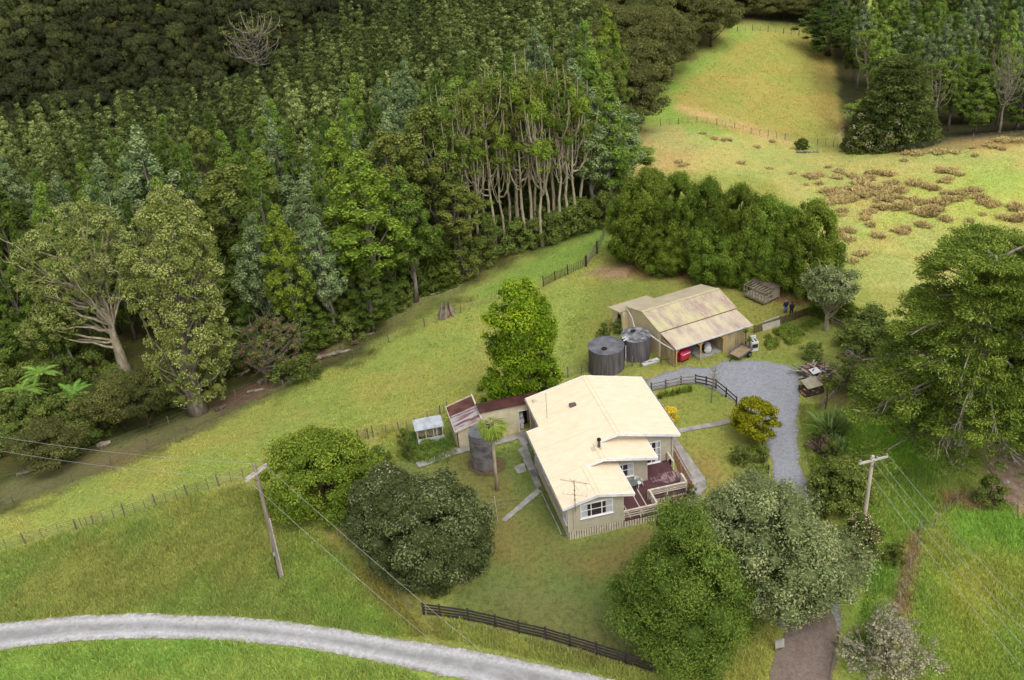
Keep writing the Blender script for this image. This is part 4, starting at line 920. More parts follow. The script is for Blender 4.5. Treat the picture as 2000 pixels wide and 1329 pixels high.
# bare sapling on the lawn
b_ = gp(1389, 788); o = thing('bare_sapling', b_, 'thin leafless sapling with a pale stem inside the garden fence', 'tree')
mb = MB(); mb.tube([(0, 0, -.1), (.05, 0, 1.6), (.25, .1, 3.0), (.3, .1, 4.0)], [.07, .055, .035, .012], 7)
g = random.Random(4)
for k in range(46):
    z = g.uniform(1.2, 3.6); a = g.uniform(0, 6.283); l = g.uniform(.5, 1.2); x0 = .1 * z - .05
    mb.tube([(x0, .03 * z, z), (x0 + math.cos(a) * l * .5, math.sin(a) * l * .5, z + l * .5), (x0 + math.cos(a) * l * .8, math.sin(a) * l * .8, z + l * 1.05)], [.016, .011, .005], 4, False)
mb.build('stem', bark_pale, o)
lbs = [[.2 + g.gauss(0, .5), g.gauss(0, .5), g.uniform(2.4, 4.0), .35, 0, 0, 1] for _ in range(9)]
obj('twig_leaves', crownmesh('twig_leaves', lbs, lf['deadleaf'], 60, .09, coref=0), o)
# garden border plants
for k, (bx, by) in enumerate([(1288, 778), (1300, 774), (1312, 772), (1324, 769), (1336, 767), (1346, 764)]):
    o = thing('border_plant', gp(bx, by), 'strappy dark green plant in the border under the grey rail fence', 'plant', 'strappy plants along the garden fence')
    mb = MB(); blades(mb, 60, .75, .5, k, .04); fol(mb, 'leaves', lf['totara'], o)
# weedy clumps in the yard
W_ = [(1500,660),(1512,668),(1528,655),(1540,662),(1552,648),(1562,655),(1575,640),(1520,650),(1506,676),(1548,668),(1536,640),(1590,632),(805,880),(835,872),(850,885),(870,860),(785,890),(820,895),(1595,905),(1600,925),(1598,945),(1484,925),(1490,940),(1492,885),(1480,880),(1290,812),(1240,660),(1215,640)]
wp = []
for i in range(3):
    mb = MB(); g = random.Random(i)
    V, v, Fq = leaves(env_lobes([(0, .8), (.5, 1), (1, .4)], .7, .8, 14, (.25, .4), seed=i + 900, z0=0), 500, .15, seed=i); wp.append(fastmesh('weed_clump', V, Fq, lf['weed'], {'v': v}))
for i, (bx, by) in enumerate(W_):
    b_ = gp(bx, by); o = obj('weed_clump', wp[i % 3]); o.location = b_; o.rotation_euler = (0, 0, i); s_ = random.uniform(.45, 1.0); o.scale = (s_,) * 3
    tag(o, 'low lush weed clump in the rough grass round the sheds, drive and garden', 'weed', 'weed clumps about the yard')
# rushes on the pasture
rp = []
for i in range(4):
    mb = MB(); blades(mb, 150, .95, 1.5, 70 + i, .07, .35); me = fol(mb, 'rush_tussock', lf['rush'], None); rp.append(me.data); bpy.data.objects.remove(me)
RUSH = [(1340,322,3),(1326,318,2),(1395,272,2),(1412,275,3),(1372,262,2),(1447,320,2),(1503,330,2),(1478,288,2),(1508,278,2),(1548,340,2),(1580,345,3),(1600,340,3),(1640,350,3),(1618,328,2),(1650,340,3),(1710,338,4),(1728,340,3),(1850,335,4),(1862,338,4),(1835,336,3),(1798,302,4),(1830,298,4),(1860,298,3),(1780,300,3),(1785,305,2),(1900,290,2),(1950,290,4),(1990,278,4),(1960,276,4),(1925,285,3),(1765,315,2),(1905,305,2),
 (1620,375,5),(1640,380,5),(1660,370,6),(1680,360,6),(1700,365,6),(1720,370,6),(1745,362,5),(1760,372,5),(1780,360,5),(1800,362,4),(1840,355,4),(1690,385,6),(1665,392,5),(1640,396,4),(1715,395,5),(1740,390,5),(1725,405,4),(1700,415,4),(1750,410,3),(1770,408,6),(1790,415,6),(1810,412,6),(1830,410,6),(1775,395,5),(1800,398,5),(1830,395,5),(1855,392,5),(1850,378,5),(1825,370,4),(1880,380,4),(1900,375,4),(1915,385,5),(1930,395,4),(1945,400,4),(1985,410,5),(1998,425,6),(1980,430,4),(1955,425,3),(1920,420,2),(1895,432,2),(1845,428,3),(1810,422,4),(1620,400,2),(1640,412,3),(1645,422,2),(1655,450,4),(1640,452,3),(1700,440,2),(1715,462,3),(1660,470,2),(1690,495,3),(1665,512,2),(1640,460,3),(1750,452,3),(1770,448,2),(1800,440,3),(1690,428,2),(1260,330,2),(1600,360,2),(1575,362,2),(1665,345,3),(1690,350,4),(1560,420,2),(1872,390,3),(1735,380,5),(1755,385,5),(1710,380,5),(1680,375,5),(1655,385,5),(1628,388,4)]
g = random.Random(2); cntr = 0
for x, y, s_ in RUSH:
    for q in range(3 if s_ >= 4 else 2 if s_ == 3 else 1):
        if cntr >= 295: break
        b_ = gp(x + g.uniform(-14, 14) * (q > 0), y + g.uniform(-5, 5) * (q > 0)); o = obj('rush_tussock', rp[g.randrange(4)]); o.location = b_; k = g.uniform(.6, 1.1) * (.55 + .08 * s_); o.scale = (k * 1.35, k * 1.35, k * .68); o.rotation_euler = (0, 0, g.uniform(0, 6)); cntr += 1
        tag(o, 'brown rush tussock on the pasture beyond the shelter belt', 'tussock', 'brown rush tussocks on the pasture')
# ---- rough grass (one uncountable mass)
def tufts(name, pgs, n, hgt, w, mat_, label, seed):
    g = np.random.default_rng(seed); allp = []
    for pg, k in pgs:
        A = np.array(pg, float); xs = g.uniform(A[:, 0].min(), A[:, 0].max(), k * 3); ys = g.uniform(A[:, 1].min(), A[:, 1].max(), k * 3)
        m_ = polysd(xs, ys, A) > 0; xs = xs[m_][:k]; ys = ys[m_][:k]; allp.append(hitv(xs, ys))
    Pt = np.vstack(allp); Pt[:, 2] = gz(Pt[:, 0], Pt[:, 1]); m_ = len(Pt)
    den = fnoise(Pt[:, 0] / 1.5, Pt[:, 1] / 1.5, 77); hs = hgt * (.4 + 1.3 * np.clip(den * 1.6 - .35, 0, 1.2)) * g.uniform(.6, 1.3, m_)
    nb = 4; P4 = np.repeat(Pt, nb, 0); hs = np.repeat(hs, nb); a = g.random(len(P4)) * 6.283; sp = g.normal(size=(len(P4), 2)) * .09
    side = np.stack([np.cos(a), np.sin(a), 0 * a], -1) * w * g.uniform(.6, 1.4, (len(P4), 1))
    ln = np.c_[g.normal(size=(len(P4), 2)) * .35, np.ones(len(P4))] * hs[:, None]; b0 = P4 + np.c_[sp, np.full(len(P4), -.02)]
    V = np.stack([b0 - side, b0 + side, b0 + side * .25 + ln, b0 - side * .25 + ln], 1).reshape(-1, 3)
    zc = np.repeat(zonecol(Pt[:, 0], Pt[:, 1], Pt[:, 2]), nb, 0) * g.uniform(1.2, 1.75, (len(P4), 1)) * (1 + .14 * g.normal(size=(len(P4), 1)) * np.array([[1, .3, .3]]))
    me = fastmesh(name, V, np.arange(len(V)).reshape(-1, 4), mat_, {'zc': np.repeat(np.clip(zc, 0, .9), 4, 0)})
    return tag(obj(name, me), label, 'grass', kind='stuff')
m_tuft, nt, b, out = newmat('rough_grass'); at = N(nt, 'ShaderNodeAttribute', attribute_name='zc'); nt.links.new(at.outputs['Color'], b.inputs['Base Color']); b.inputs['Roughness'].default_value = .8; b.inputs['Specular IOR Level'].default_value = .15
tr = N(nt, 'ShaderNodeBsdfTranslucent'); nt.links.new(at.outputs['Color'], tr.inputs[0]); ms = N(nt, 'ShaderNodeMixShader'); ms.inputs[0].default_value = .35
nt.links.new(b.outputs[0], ms.inputs[1]); nt.links.new(tr.outputs[0], ms.inputs[2]); nt.links.new(ms.outputs[0], out.inputs[0])
tufts('rough_grass', [([(-60,1090),(0,1080),(180,1030),(330,980),(470,945),(540,1000),(640,1060),(760,1160),(840,1240),(800,1245),(760,1242),(600,1217),(450,1202),(300,1196),(150,1200),(0,1216),(-60,1226)], 30000),
   ([(-60,1285),(0,1274),(150,1256),(300,1250),(450,1256),(600,1271),(760,1301),(860,1340),(-60,1345)], 7000),
   ([(1640,800),(1780,790),(1840,960),(1800,1080),(1760,1230),(1660,1300),(1700,1100),(1690,930),(1650,880)], 9000),
   ([(1790,1100),(1850,990),(1990,980),(2060,980),(2060,1345),(1790,1345),(1765,1250)], 15000), ([(840,1205),(1000,1240),(1260,1315),(1280,1345),(1180,1320),(1000,1275),(850,1245)], 3500), ([(1380,1260),(1510,1240),(1500,1340),(1300,1345)], 2500),
   ([(1740,800),(1900,940),(1860,1000),(1790,1000)], 2500), ([(740,830),(900,870),(880,905),(800,905),(740,900)], 1500), ([(1560,790),(1600,790),(1600,960),(1575,900)], 1200)], 0, .26, .035, m_tuft, 'rough uncut grass on the banks and paddocks', 41)
tufts('pasture_grass', [([(0,1000),(140,945),(300,880),(430,815),(560,752),(760,650),(1000,540),(1180,460),(1180,520),(1100,740),(900,820),(730,850),(500,910),(330,970),(0,1070)], 16000), ([(1200,340),(1320,230),(1640,300),(2000,280),(2060,500),(1680,560),(1640,470),(1420,350)], 16000), ([(1300,240),(1300,180),(1430,60),(1600,70),(1640,280)], 9000)], 0, .14, .04, m_tuft, 'short pasture grass of the paddocks', 42)
# ================================================================ road, drive, paths
def gravelmat(name, a, b_, c, rut=None):
    m, nt, b, _ = newmat(name); pos = geopos(nt)
    f1 = noise(nt, pos, 22, 3, .8); f2 = noise(nt, pos, .7, 5, .65); f3 = noise(nt, pos, 4, 4, .7)
    col = ramp(nt, f1, [(.3, C(*a)), (.6, C(*b_))])
    col = mixc(nt, ramp(nt, f2, [(.5, (0, 0, 0)), (.75, (.6, .6, .6))]), col, C(*c))
    col = mixc(nt, 1.0, col, ramp(nt, f3, [(.32, (.74,) * 3), (.66, (1.1,) * 3)]), 'MULTIPLY')
    if rut:
        at = N(nt, 'ShaderNodeAttribute', attribute_name='edge')
        rr = ramp(nt, at.outputs['Fac'], [(0, (0, 0, 0)), (rut[0] / 3, (0, 0, 0)), (rut[1] / 3, (1, 1, 1)), (1, (1, 1, 1))])
        at.outputs['Fac']; dv = N(nt, 'ShaderNodeMath', operation='DIVIDE'); dv.inputs[1].default_value = 3.0; nt.links.new(at.outputs['Fac'], dv.inputs[0])
        nt.links.new(dv.outputs[0], rr.node.inputs[0])
        mm = N(nt, 'ShaderNodeMath', operation='MULTIPLY'); nt.links.new(rr, mm.inputs[0]); nt.links.new(ramp(nt, noise(nt, pos, 1.1, 5, .7), [(.3, (.45,) * 3), (.6, (1,) * 3)]), mm.inputs[1])
        col = mixc(nt, mm.outputs[0], col, C(*rut[2]))
    ae = N(nt, 'ShaderNodeAttribute', attribute_name='edge'); er = ramp(nt, ae.outputs['Fac'], [(0, (1,) * 3), (.45, (0,) * 3)]); pn = ramp(nt, noise(nt, pos, 2.2, 6, .75), [(.4, (0,) * 3), (.6, (.9,) * 3)])
    mm2 = N(nt, 'ShaderNodeMath', operation='MULTIPLY'); nt.links.new(er, mm2.inputs[0]); nt.links.new(pn, mm2.inputs[1]); col = mixc(nt, mm2.outputs[0], col, C(132, 122, 92))
    sp = ramp(nt, noise(nt, pos, 1.6, 8, .8), [(.62, (0,) * 3), (.68, (.7,) * 3)]); col = mixc(nt, sp, col, C(126, 110, 94))
    nt.links.new(col, b.inputs['Base Color']); b.inputs['Roughness'].default_value = .95; b.inputs['Specular IOR Level'].default_value = .1
    bump(nt, b, f1, .5, .03); return m
m_road = gravelmat('pale_gravel', (186, 185, 187), (222, 221, 222), (178, 175, 175), (.5, 1.0, (156, 154, 154)))
m_drive = gravelmat('blue_grey_gravel', (142, 145, 152), (184, 186, 194), (160, 154, 150))
m_apron = gravelmat('leaf_littered_gravel', (124, 108, 98), (154, 138, 128), (120, 92, 80))
m_conc = mat('weathered_concrete', C(190, 186, 180), C(150, 146, 140), 1.4, .9, .1, bmp=.2)
m_bark = mat('bark_chip', C(150, 112, 82), C(96, 74, 58), 9, .95, .05, bmp=.6)
sheet('gravel_road', [(-260,1248),(-100,1232),(0,1219),(150,1204),(300,1199),(450,1204),(600,1221),(760,1246),(900,1268),(1050,1296),(1200,1329),(1340,1368),(1330,1440),(1100,1392),(930,1334),(760,1298),(600,1268),(450,1253),(300,1247),(150,1253),(0,1270),(-100,1286),(-260,1312)], m_road, .08, .13, .05)
sheet('gravel_drive', [(1262,744),(1300,729),(1345,716),(1382,720),(1412,706),(1450,704),(1500,706),(1540,714),(1560,732),(1562,790),(1556,830),(1560,900),(1580,960),(1600,1020),(1622,1100),(1640,1180),(1640,1230),(1520,1230),(1530,1150),(1545,1080),(1530,1000),(1512,940),(1500,880),(1482,830),(1455,806),(1432,786),(1402,764),(1362,750),(1330,752),(1290,762),(1270,764)], m_drive, .1, .3, .05)
sheet('drive_entrance', [(1560,1170),(1618,1180),(1632,1230),(1634,1280),(1622,1345),(1610,1420),(1480,1420),(1500,1329),(1516,1275),(1535,1220)], m_apron, .14, .35, .062)
for k, pg in enumerate([[(1296,848),(1312,846),(1340,884),(1377,935),(1379,955),(1352,990),(1322,1005),(1318,985),(1346,962),(1352,945),(1330,905)],
    [(1319,840),(1400,825),(1436,817),(1440,826),(1402,833),(1323,848)], [(812,905),(840,898),(868,884),(895,874),(930,868),(975,858),(1022,845),(1026,855),(980,868),(925,880),(880,892),(850,905),(818,915)],
    [(1012,880),(1028,869),(1042,905),(1052,930),(1040,936),(1024,903)], [(1004,912),(1024,906),(1029,922),(1011,927)], [(979,1017),(988,1021),(1058,962),(1050,954)], [(1033,920),(1043,917),(1058,950),(1048,957)], [(1008,848),(1026,846),(1032,868),(1020,874)]]):
    sheet('concrete_path', pg, m_conc, .08, .05, .075, 3)
sheet('bark_border', [(1309,868),(1316,868),(1352,930),(1345,938),(1326,930)], m_bark, .1, .12, .05, 2, kind='structure')
sheet('bark_border', [(1322,946),(1345,938),(1366,940),(1340,972),(1320,985)], m_bark, .1, .12, .05, 2)
sheet('tank_base_ring', [(912,905),(918,896),(945,890),(980,895),(989,905),(984,920),(962,930),(935,930),(916,920)], mat('leaf_litter', C(138, 116, 88), C(96, 84, 60), 6, .95, .05, bmp=.5), .08, .1, .05, 2)
sheet('clay_bank', [(1930,890),(2080,860),(2080,1000),(2010,1000),(1960,985),(1935,950)], mat('pale_clay', C(206, 182, 160), C(160, 132, 108), 1.3, .95, .05, bmp=.5, detail=8), .2, .6, .08, .8)
# ================================================================ house
m_roof = mat('cream_roof', C(252, 236, 206, 1.1), C(247, 227, 192, 1.06), 1.1, .5, .3, wave=('X', .18, .35, 'SIN'), detail=9, lo=.3, hi=.62, stretch=(1, 2.2, 1))
m_fascia = mat('white_trim', C(246, 244, 246, 1.3), C(226, 222, 224, 1.2), 2, .5, .3)
m_wb = mat('beige_weatherboard', C(202, 194, 174, 1.3), C(190, 182, 160, 1.3), 1.5, .7, .2, wave=('Z', .15, .5, 'SAW', .5))
m_skirt = mat('pale_baseboard', C(212, 202, 180, 1.35), C(186, 174, 152, 1.3), 2.5, .8, .2)
m_dark = mat('dark_gap', C(60, 52, 46), C(40, 36, 32), 2, .9, .1)
m_glass, nt, b, _ = newmat('window_glass'); b.inputs['Base Color'].default_value = C(64, 54, 58); b.inputs['Roughness'].default_value = .12; b.inputs['Specular IOR Level'].default_value = .6
m_curt = mat('white_curtain', C(226, 226, 226), C(196, 198, 200), 6, .9, .1, stretch=(4, 4, .3))
m_deck = mat('dark_red_decking', C(112, 74, 78), C(92, 60, 66), 1.2, .6, .35, wave=('X', .14, .6, 'SAW', .6))
m_worn = mat('worn_decking', C(168, 144, 148), C(106, 70, 75), 2.2, .8, .2, lo=.46, hi=.58, stretch=(3, 1, 1))
m_seam = mat('roof_flashing', C(232, 214, 180), C(220, 200, 164), 3, .5, .3)
m_gut = mat('gutter_grey', C(150, 140, 134), C(120, 110, 106), 2, .6)
HO = P(1112, 1054.5, 0); HO[2] = 0
house = thing('house', HO, 'cream roofed beige weatherboard house with stepped gables and a dark red deck', 'house', None, math.radians(12.14))
sl = lambda x: 3.4 + .22 * (x + .5)
LP_ = [(-.5,-.25),(2.37,-.25),(2.37,3.33),(4.0,3.33),(4.0,5.55),(5.95,5.55),(5.95,14.55),(.6,14.55),(.6,10.1),(-.5,10.1)]
mb = MB()
def plane(pg, zf, th=.09): mb.slab([(x, y, zf(x)) for x, y in pg], th)
z3 = lambda x: sl(2.37) + (3.36 - sl(2.37)) * (x - 2.37) / 2.88
z2 = lambda x: sl(4.0) + (3.38 - sl(4.0)) * (x - 4.0) / 4.5
z1 = lambda x: sl(5.95) + (3.45 - sl(5.95)) * (x - 5.95) / 5.34
for pg in ([(-.5,-.25),(2.37,-.25),(2.37,3.33),(-.5,3.33)], [(-.5,3.33),(4.0,3.33),(4.0,5.55),(-.5,5.55)], [(-.5,5.55),(5.95,5.55),(5.95,10.1),(-.5,10.1)], [(.6,10.1),(5.95,10.1),(5.95,14.55),(.6,14.55)]):
    plane(list(reversed(pg)), sl)
plane([(2.37,-.25),(2.37,3.97),(5.25,3.97),(5.25,-.25)], z3); plane([(4.0,3.33),(4.0,5.96),(8.5,5.96),(8.5,3.33)], z2); plane([(5.95,5.55),(5.95,14.55),(11.29,14.55),(11.29,5.55)], z1)
roof = mb.build('roof', m_roof, house)
mb = MB()
for r_ in ((5.95, 5.6, 14.5), (4.0, 3.4, 5.5), (2.37, -.2, 3.3)):
    for dx, zz in ((-.18, sl(r_[0] - .18)), (.18, sl(r_[0]) - .045)):
        mb.beam((r_[0] + dx, r_[1], zz + .004), (r_[0] + dx, r_[2], zz + .004), .03, .02)
mb.beam((-.4, 3.45, sl(-.4) + .002), (2.3, 3.45, sl(2.3) + .002), .03, .012); mb.beam((-.4, 7.3, sl(-.4) + .002), (3.8, 7.3, sl(3.8) + .002), .03, .012)
mb.build('ridge_flashing', m_seam, roof)
mb = MB()
def barge(x0, x1, y, zf): MB().beam((x0, y, zf(x0) - .09), (x1, y, zf(x1) - .09), .05, .24).build('fascia', m_fascia, roof)
barge(-.5, 2.37, -.28, sl); barge(2.37, 5.27, -.28, z3); barge(2.45, 4.0, 3.3, sl); barge(4.0, 8.52, 3.3, z2); barge(4.1, 5.95, 5.52, sl); barge(5.95, 11.31, 5.52, z1)
barge(.6, 5.95, 14.58, sl); barge(5.95, 11.31, 14.58, z1); barge(-.5, .6, 10.13, sl)
for x, y0, y1, z in ((5.28, -.25, 3.9, 3.28), (8.53, 3.33, 5.9, 3.3), (11.32, 5.55, 14.55, 3.37)): MB().beam((x, y0, z), (x, y1, z), .05, .2).build('fascia', m_fascia, roof)
mb = MB()
for x, y0, y1, z in ((-.56, -.25, 10.1, 3.3), (.54, 10.1, 14.55, 3.54), (11.39, 5.6, 14.5, 3.4)):
    MB().beam((x, y0, z), (x, y1, z), .11, .1).build('gutter', m_gut, roof)
mb = MB()
mb.prism([(0, .75), (4.42, .75), (4.42, z3(4.42) - .1), (2.37, sl(2.37) - .1), (0, sl(0) - .1)], 0, 3.97)
mb.prism([(0, .75), (7.84, .75), (7.84, z2(7.84) - .1), (4.0, sl(4) - .1), (0, sl(0) - .1)], 3.97, 5.96)
mb.prism([(0, .75), (1.2, .75), (1.2, sl(1.2) - .1), (0, sl(0) - .1)], 5.96, 9.9)
mb.prism([(1.2, .75), (10.85, .75), (10.85, z1(10.85) - .1), (5.95, sl(5.95) - .1), (1.2, sl(1.2) - .1)], 5.96, 14.2)
wall = mb.build('wall', m_wb, house)
mb = MB()
for x, y in ((0, 0), (4.42, 0), (7.84, 3.97), (10.85, 5.96), (10.85, 14.2)): MB().box(x - .05, x + .03, y - .025, y + .06, .75, 3.28).build('corner_board', m_skirt, wall)
mb = MB()
def skirt(x0, y0, x1, y1, zt=.75, zb=-.25):
    n = max(2, int(math.hypot(x1 - x0, y1 - y0) / .2)); 
    for i in range(n):
        t0 = (i + .1) / n; t1 = (i + .9) / n
        mb.beam((x0 + (x1 - x0) * (t0 + t1) / 2, y0 + (y1 - y0) * (t0 + t1) / 2, zb), (x0 + (x1 - x0) * (t0 + t1) / 2, y0 + (y1 - y0) * (t0 + t1) / 2, zt), *((.15, .03) if abs(x1 - x0) > abs(y1 - y0) else (.03, .15)), up=(0, 1, 0))
for q in ((0, -.03, 4.42, -.03), (-.03, 0, -.03, 9.9), (10.88, 5.96, 10.88, 14.2)): mb = MB(); skirt(*q); mb.build('baseboard', m_skirt, house)
mb = MB(); mb.box(.02, 4.4, .02, 5.9, -.5, .75); mb.box(.05, 1.3, 5.9, 9.85, -.5, .75); mb.box(1.25, 10.8, 6, 14.15, -.5, .75); mb.build('footing', m_dark, house)
def window(x0, x1, z0, z1, y, vm, hm=(.5,), curtains=(), ax='y', name='window', par=None, fr=.08, m=None):
    """timber window in a wall facing -y (ax y) or -x (ax x)"""
    T = (lambda a, d, z: (a, y - d, z)) if ax == 'y' else (lambda a, d, z: (y - d, a, z))
    def bx(a0, a1, d0, d1, c0, c1, MBb):
        p = T(a0, d0, c0); q = T(a1, d1, c1); MBb.box(min(p[0], q[0]), max(p[0], q[0]), min(p[1], q[1]), max(p[1], q[1]), c0, c1)
    f = MB(); bx(x0, x1, 0, .06, z0, z0 + fr, f); bx(x0, x1, 0, .06, z1 - fr, z1, f)
    bx(x0, x0 + fr, 0, .06, z0 + fr, z1 - fr, f); bx(x1 - fr, x1, 0, .06, z0 + fr, z1 - fr, f)
    for v in vm: bx(x0 + (x1 - x0) * v - fr * .4, x0 + (x1 - x0) * v + fr * .4, 0, .05, z0 + fr, z1 - fr, f)
    for h in hm:
        zz = z0 + (z1 - z0) * h; bx(x0 + fr, x1 - fr, 0, .042, zz - .025, zz + .025, f)
    o = f.build(name, m or m_fascia, par or wall)
    g_ = MB(); bx(x0 + fr, x1 - fr, .002, .014, z0 + fr, z1 - fr, g_); g_.build('pane', m_glass, o)
    if curtains:
        for a, b_ in curtains: c_ = MB(); bx(x0 + fr + (x1 - x0 - 2 * fr) * a, x0 + fr + (x1 - x0 - 2 * fr) * b_, .016, .022, z0 + fr, z1 - fr, c_); c_.build('curtain', m_curt, o)
    s = MB(); bx(x0 - .05, x1 + .05, 0, .12, z0 - .05, z0 - .003, s); s.build('sill', m_fascia, o)
window(.97, 3.57, 1.85, 3.2, 0, (.33, .66), (.52,), ((0, .2), (.8, 1)))
window(5.4, 6.68, 1.6, 2.95, 3.97, (.28,), (.52,), ((.62, 1),))
window(8.15, 9.75, .78, 2.94, 5.96, (.25, .5, .75), (.35, .68), ((.8, .95),), name='french_door')
window(.35, 1.3, 1.2, 2.85, 0, (.5,), (), ((0, .9),), ax='x')
m_blue = mat('pale_blue_frame', C(150, 164, 196), C(120, 136, 170), 3, .5)
window(5.2, 6.7, 1.4, 2.8, 0, (.5,), (), ax='x', m=m_blue); window(7.0, 9.4, 1.3, 2.8, 0, (.33, .66), (), ax='x', m=m_blue)
MB().tube([(.42, -.08, 3.2), (.42, -.08, .5)], .03, 8).build('downpipe', m_skirt, wall); MB().tube([(10.75, 5.86, 3.2), (10.75, 5.86, .3)], .04, 8).build('downpipe', m_skirt, wall)
mb = MB(); mb.tube([(4.15, 4.9, 4.2), (4.15, 4.9, 5.05)], .12, 14); fl_ = mb.build('flue', mat('galvanised_flue', C(150, 144, 138), C(90, 84, 80), 6, .4, .5, metal=.6), roof, smooth='auto')
mb = MB(); mb.tube([(4.15, 4.9, 5.06), (4.15, 4.9, 5.2)], .17, 14); mb.tube([(4.15, 4.9, 5.2), (4.15, 4.9, 5.28)], [.1, .02], 12); mb.build('cowl', m_dark, fl_, smooth='auto')
mb = MB(); mb.box(3.86, 4.4, 4.62, 5.0, 4.25, 4.42) if False else mb.slab([(3.5, 4.6, sl(3.5) + .03), (4.3, 4.6, sl(4.0) + .03), (4.3, 5.15, sl(4.0) + .03), (3.5, 5.15, sl(3.5) + .03)], .02); mb.build('flue_flashing', m_seam, roof)
mb = MB(); mb.box(3.6, 4.15, 10.95, 11.3, sl(3.6), sl(4.15) + .16); mb.build('roof_vent', mat('dull_vent', C(120, 108, 100), C(80, 72, 68), 4, .6), roof)
mb = MB(); mb.box(1.05, 1.35, 13.5, 13.9, sl(1) - .05, sl(1.3) + .12); mb.build('pipe_box', m_skirt, roof)
mb = MB(); mb.tube([(1.52, 10.85, 3.8), (1.53, 10.85, 6.4)], .02, 6); mb.build('radio_mast', mat('thin_metal', C(170, 160, 150), C(120, 110, 100), 4, .4, .5, metal=.5), roof)
# tv aerial (stands on the roof edge, bracketed to the gable)
ant = MB(); ax_, ay_ = .49, -.34
ant.tube([(ax_, ay_, 2.9), (ax_, ay_, 5.95)], .028, 6)
rot = math.radians(-28); cr, sr = math.cos(rot), math.sin(rot)
def AP(u, v, z): return (ax_ + u * cr - v * sr, ay_ + u * sr + v * cr, z)
ant.tube([AP(-1.05, 0, 5.9), AP(1.1, 0, 5.75)], .018, 5)
for i in range(15): u = -1.0 + i * .13; ant.tube([AP(u, -.16, 5.9 - i * .01), AP(u, .16, 5.9 - i * .01)], .008, 4)
for s_ in (-1, 1):
    for v in (-.35, .35): ant.tube([AP(.8, 0, 5.78), AP(1.1, v, 5.78 + s_ * .35)], .008, 4)
ant.tube([AP(-.5, .7, 5.55), AP(.5, -.7, 5.55)], .012, 4)
for i in range(6): u = -.9 + i * .36; ant.tube([AP(u, -.02, 4.55), AP(u, .3, 4.55)], .008, 4)
ant.tube([AP(-.95, 0, 4.55), AP(.95, 0, 4.55)], .014, 4)
for z in (4.55, 5.0, 4.1): ant.box(ax_ - .05, ax_ + .05, ay_ - .05, ay_ + .05, z - .04, z + .04)
ao = ant.build('tv_aerial', mat('aerial_metal', C(176, 160, 138), C(120, 100, 80), 5, .5, .4, metal=.4), house)
# deck
mb = MB(); mb.box(4.45, 7.25, 0, 3.96, .58, .7); mb.box(7.87, 10.4, 1.75, 5.94, .58, .7); mb.box(7.25, 7.87, 1.75, 3.96, .58, .7)
deck = mb.build('deck', m_deck, house)
mb = MB(); mb.box(9.0, 10.38, 3.2, 4.5, .704, .708); mb.box(8.2, 9.0, 3.6, 4.2, .704, .7075); mb.build('worn_patch', m_worn, deck)
mb = MB()
for k in range(3): mb.box(10.42 + k * .36, 10.76 + k * .36, 3.0, 4.5, .48 - k * .2, .53 - k * .2); mb.box(10.7 + k * .36, 10.74 + k * .36, 3.02, 4.48, .1, .48 - k * .2)
mb.build('side_steps', m_worn, deck)
mb = MB(); mb.box(8.9, 10.3, 1.15, 1.72, .33, .4); mb.box(9.0, 10.3, .65, 1.12, .12, .19); mb.build('front_steps', m_deck, deck)
m_rail = mat('pale_weathered_rail', C(220, 210, 192, 1.25), C(190, 178, 158, 1.2), 2.5, .8, .2)
def rail(a, b_, zt=1.6, rows=(1.45, 1.28, 1.1), posts=3):
    mb.beam((*a, zt), (*b_, zt), .16, .045)
    for z in rows: mb.beam((*a, z - .02), (*b_, z - .02), .03, .09)
    for i in range(posts):
        t = i / (posts - 1) if posts > 1 else 0; x = a[0] + (b_[0] - a[0]) * t; y = a[1] + (b_[1] - a[1]) * t; mb.box(x - .045, x + .045, y - .045, y + .045, .72, zt - .03)
for q_ in (((4.47, .02), (7.2, .02), dict(rows=(1.42, 1.2, .98))), ((7.1, 1.78), (10.35, 1.78), {}), ((10.36, 1.8), (10.36, 2.95), dict(posts=2)), ((10.36, 4.6), (10.36, 5.85), dict(posts=2, rows=(1.45,))), ((7.22, .1), (7.22, 1.7), dict(posts=2))):
    mb = MB(); rail(q_[0], q_[1], **q_[2]); mb.build('deck_rail', m_rail, deck)
mb = MB()
for q in ((4.45, -.03, 7.25, -.03, .58), (7.3, 1.72, 10.4, 1.72, .58), (7.27, 0, 7.27, 1.7, .58)): mb = MB(); skirt(*q); mb.build('deck_skirting', m_skirt, deck)
for q in ((6.1, 6.18, .1, 2.95), (6.68, 6.76, 1.0, 3.4), (5.0, 5.08, .1, 1.7)): MB().box(*q, .702, .73).build('deck_batten', m_rail, deck)
HR = math.radians(12.14)
def HW(x, y, z): c_, s_ = math.cos(HR), math.sin(HR); return np.array([HO[0] + x * c_ - y * s_, HO[1] + x * s_ + y * c_, z])
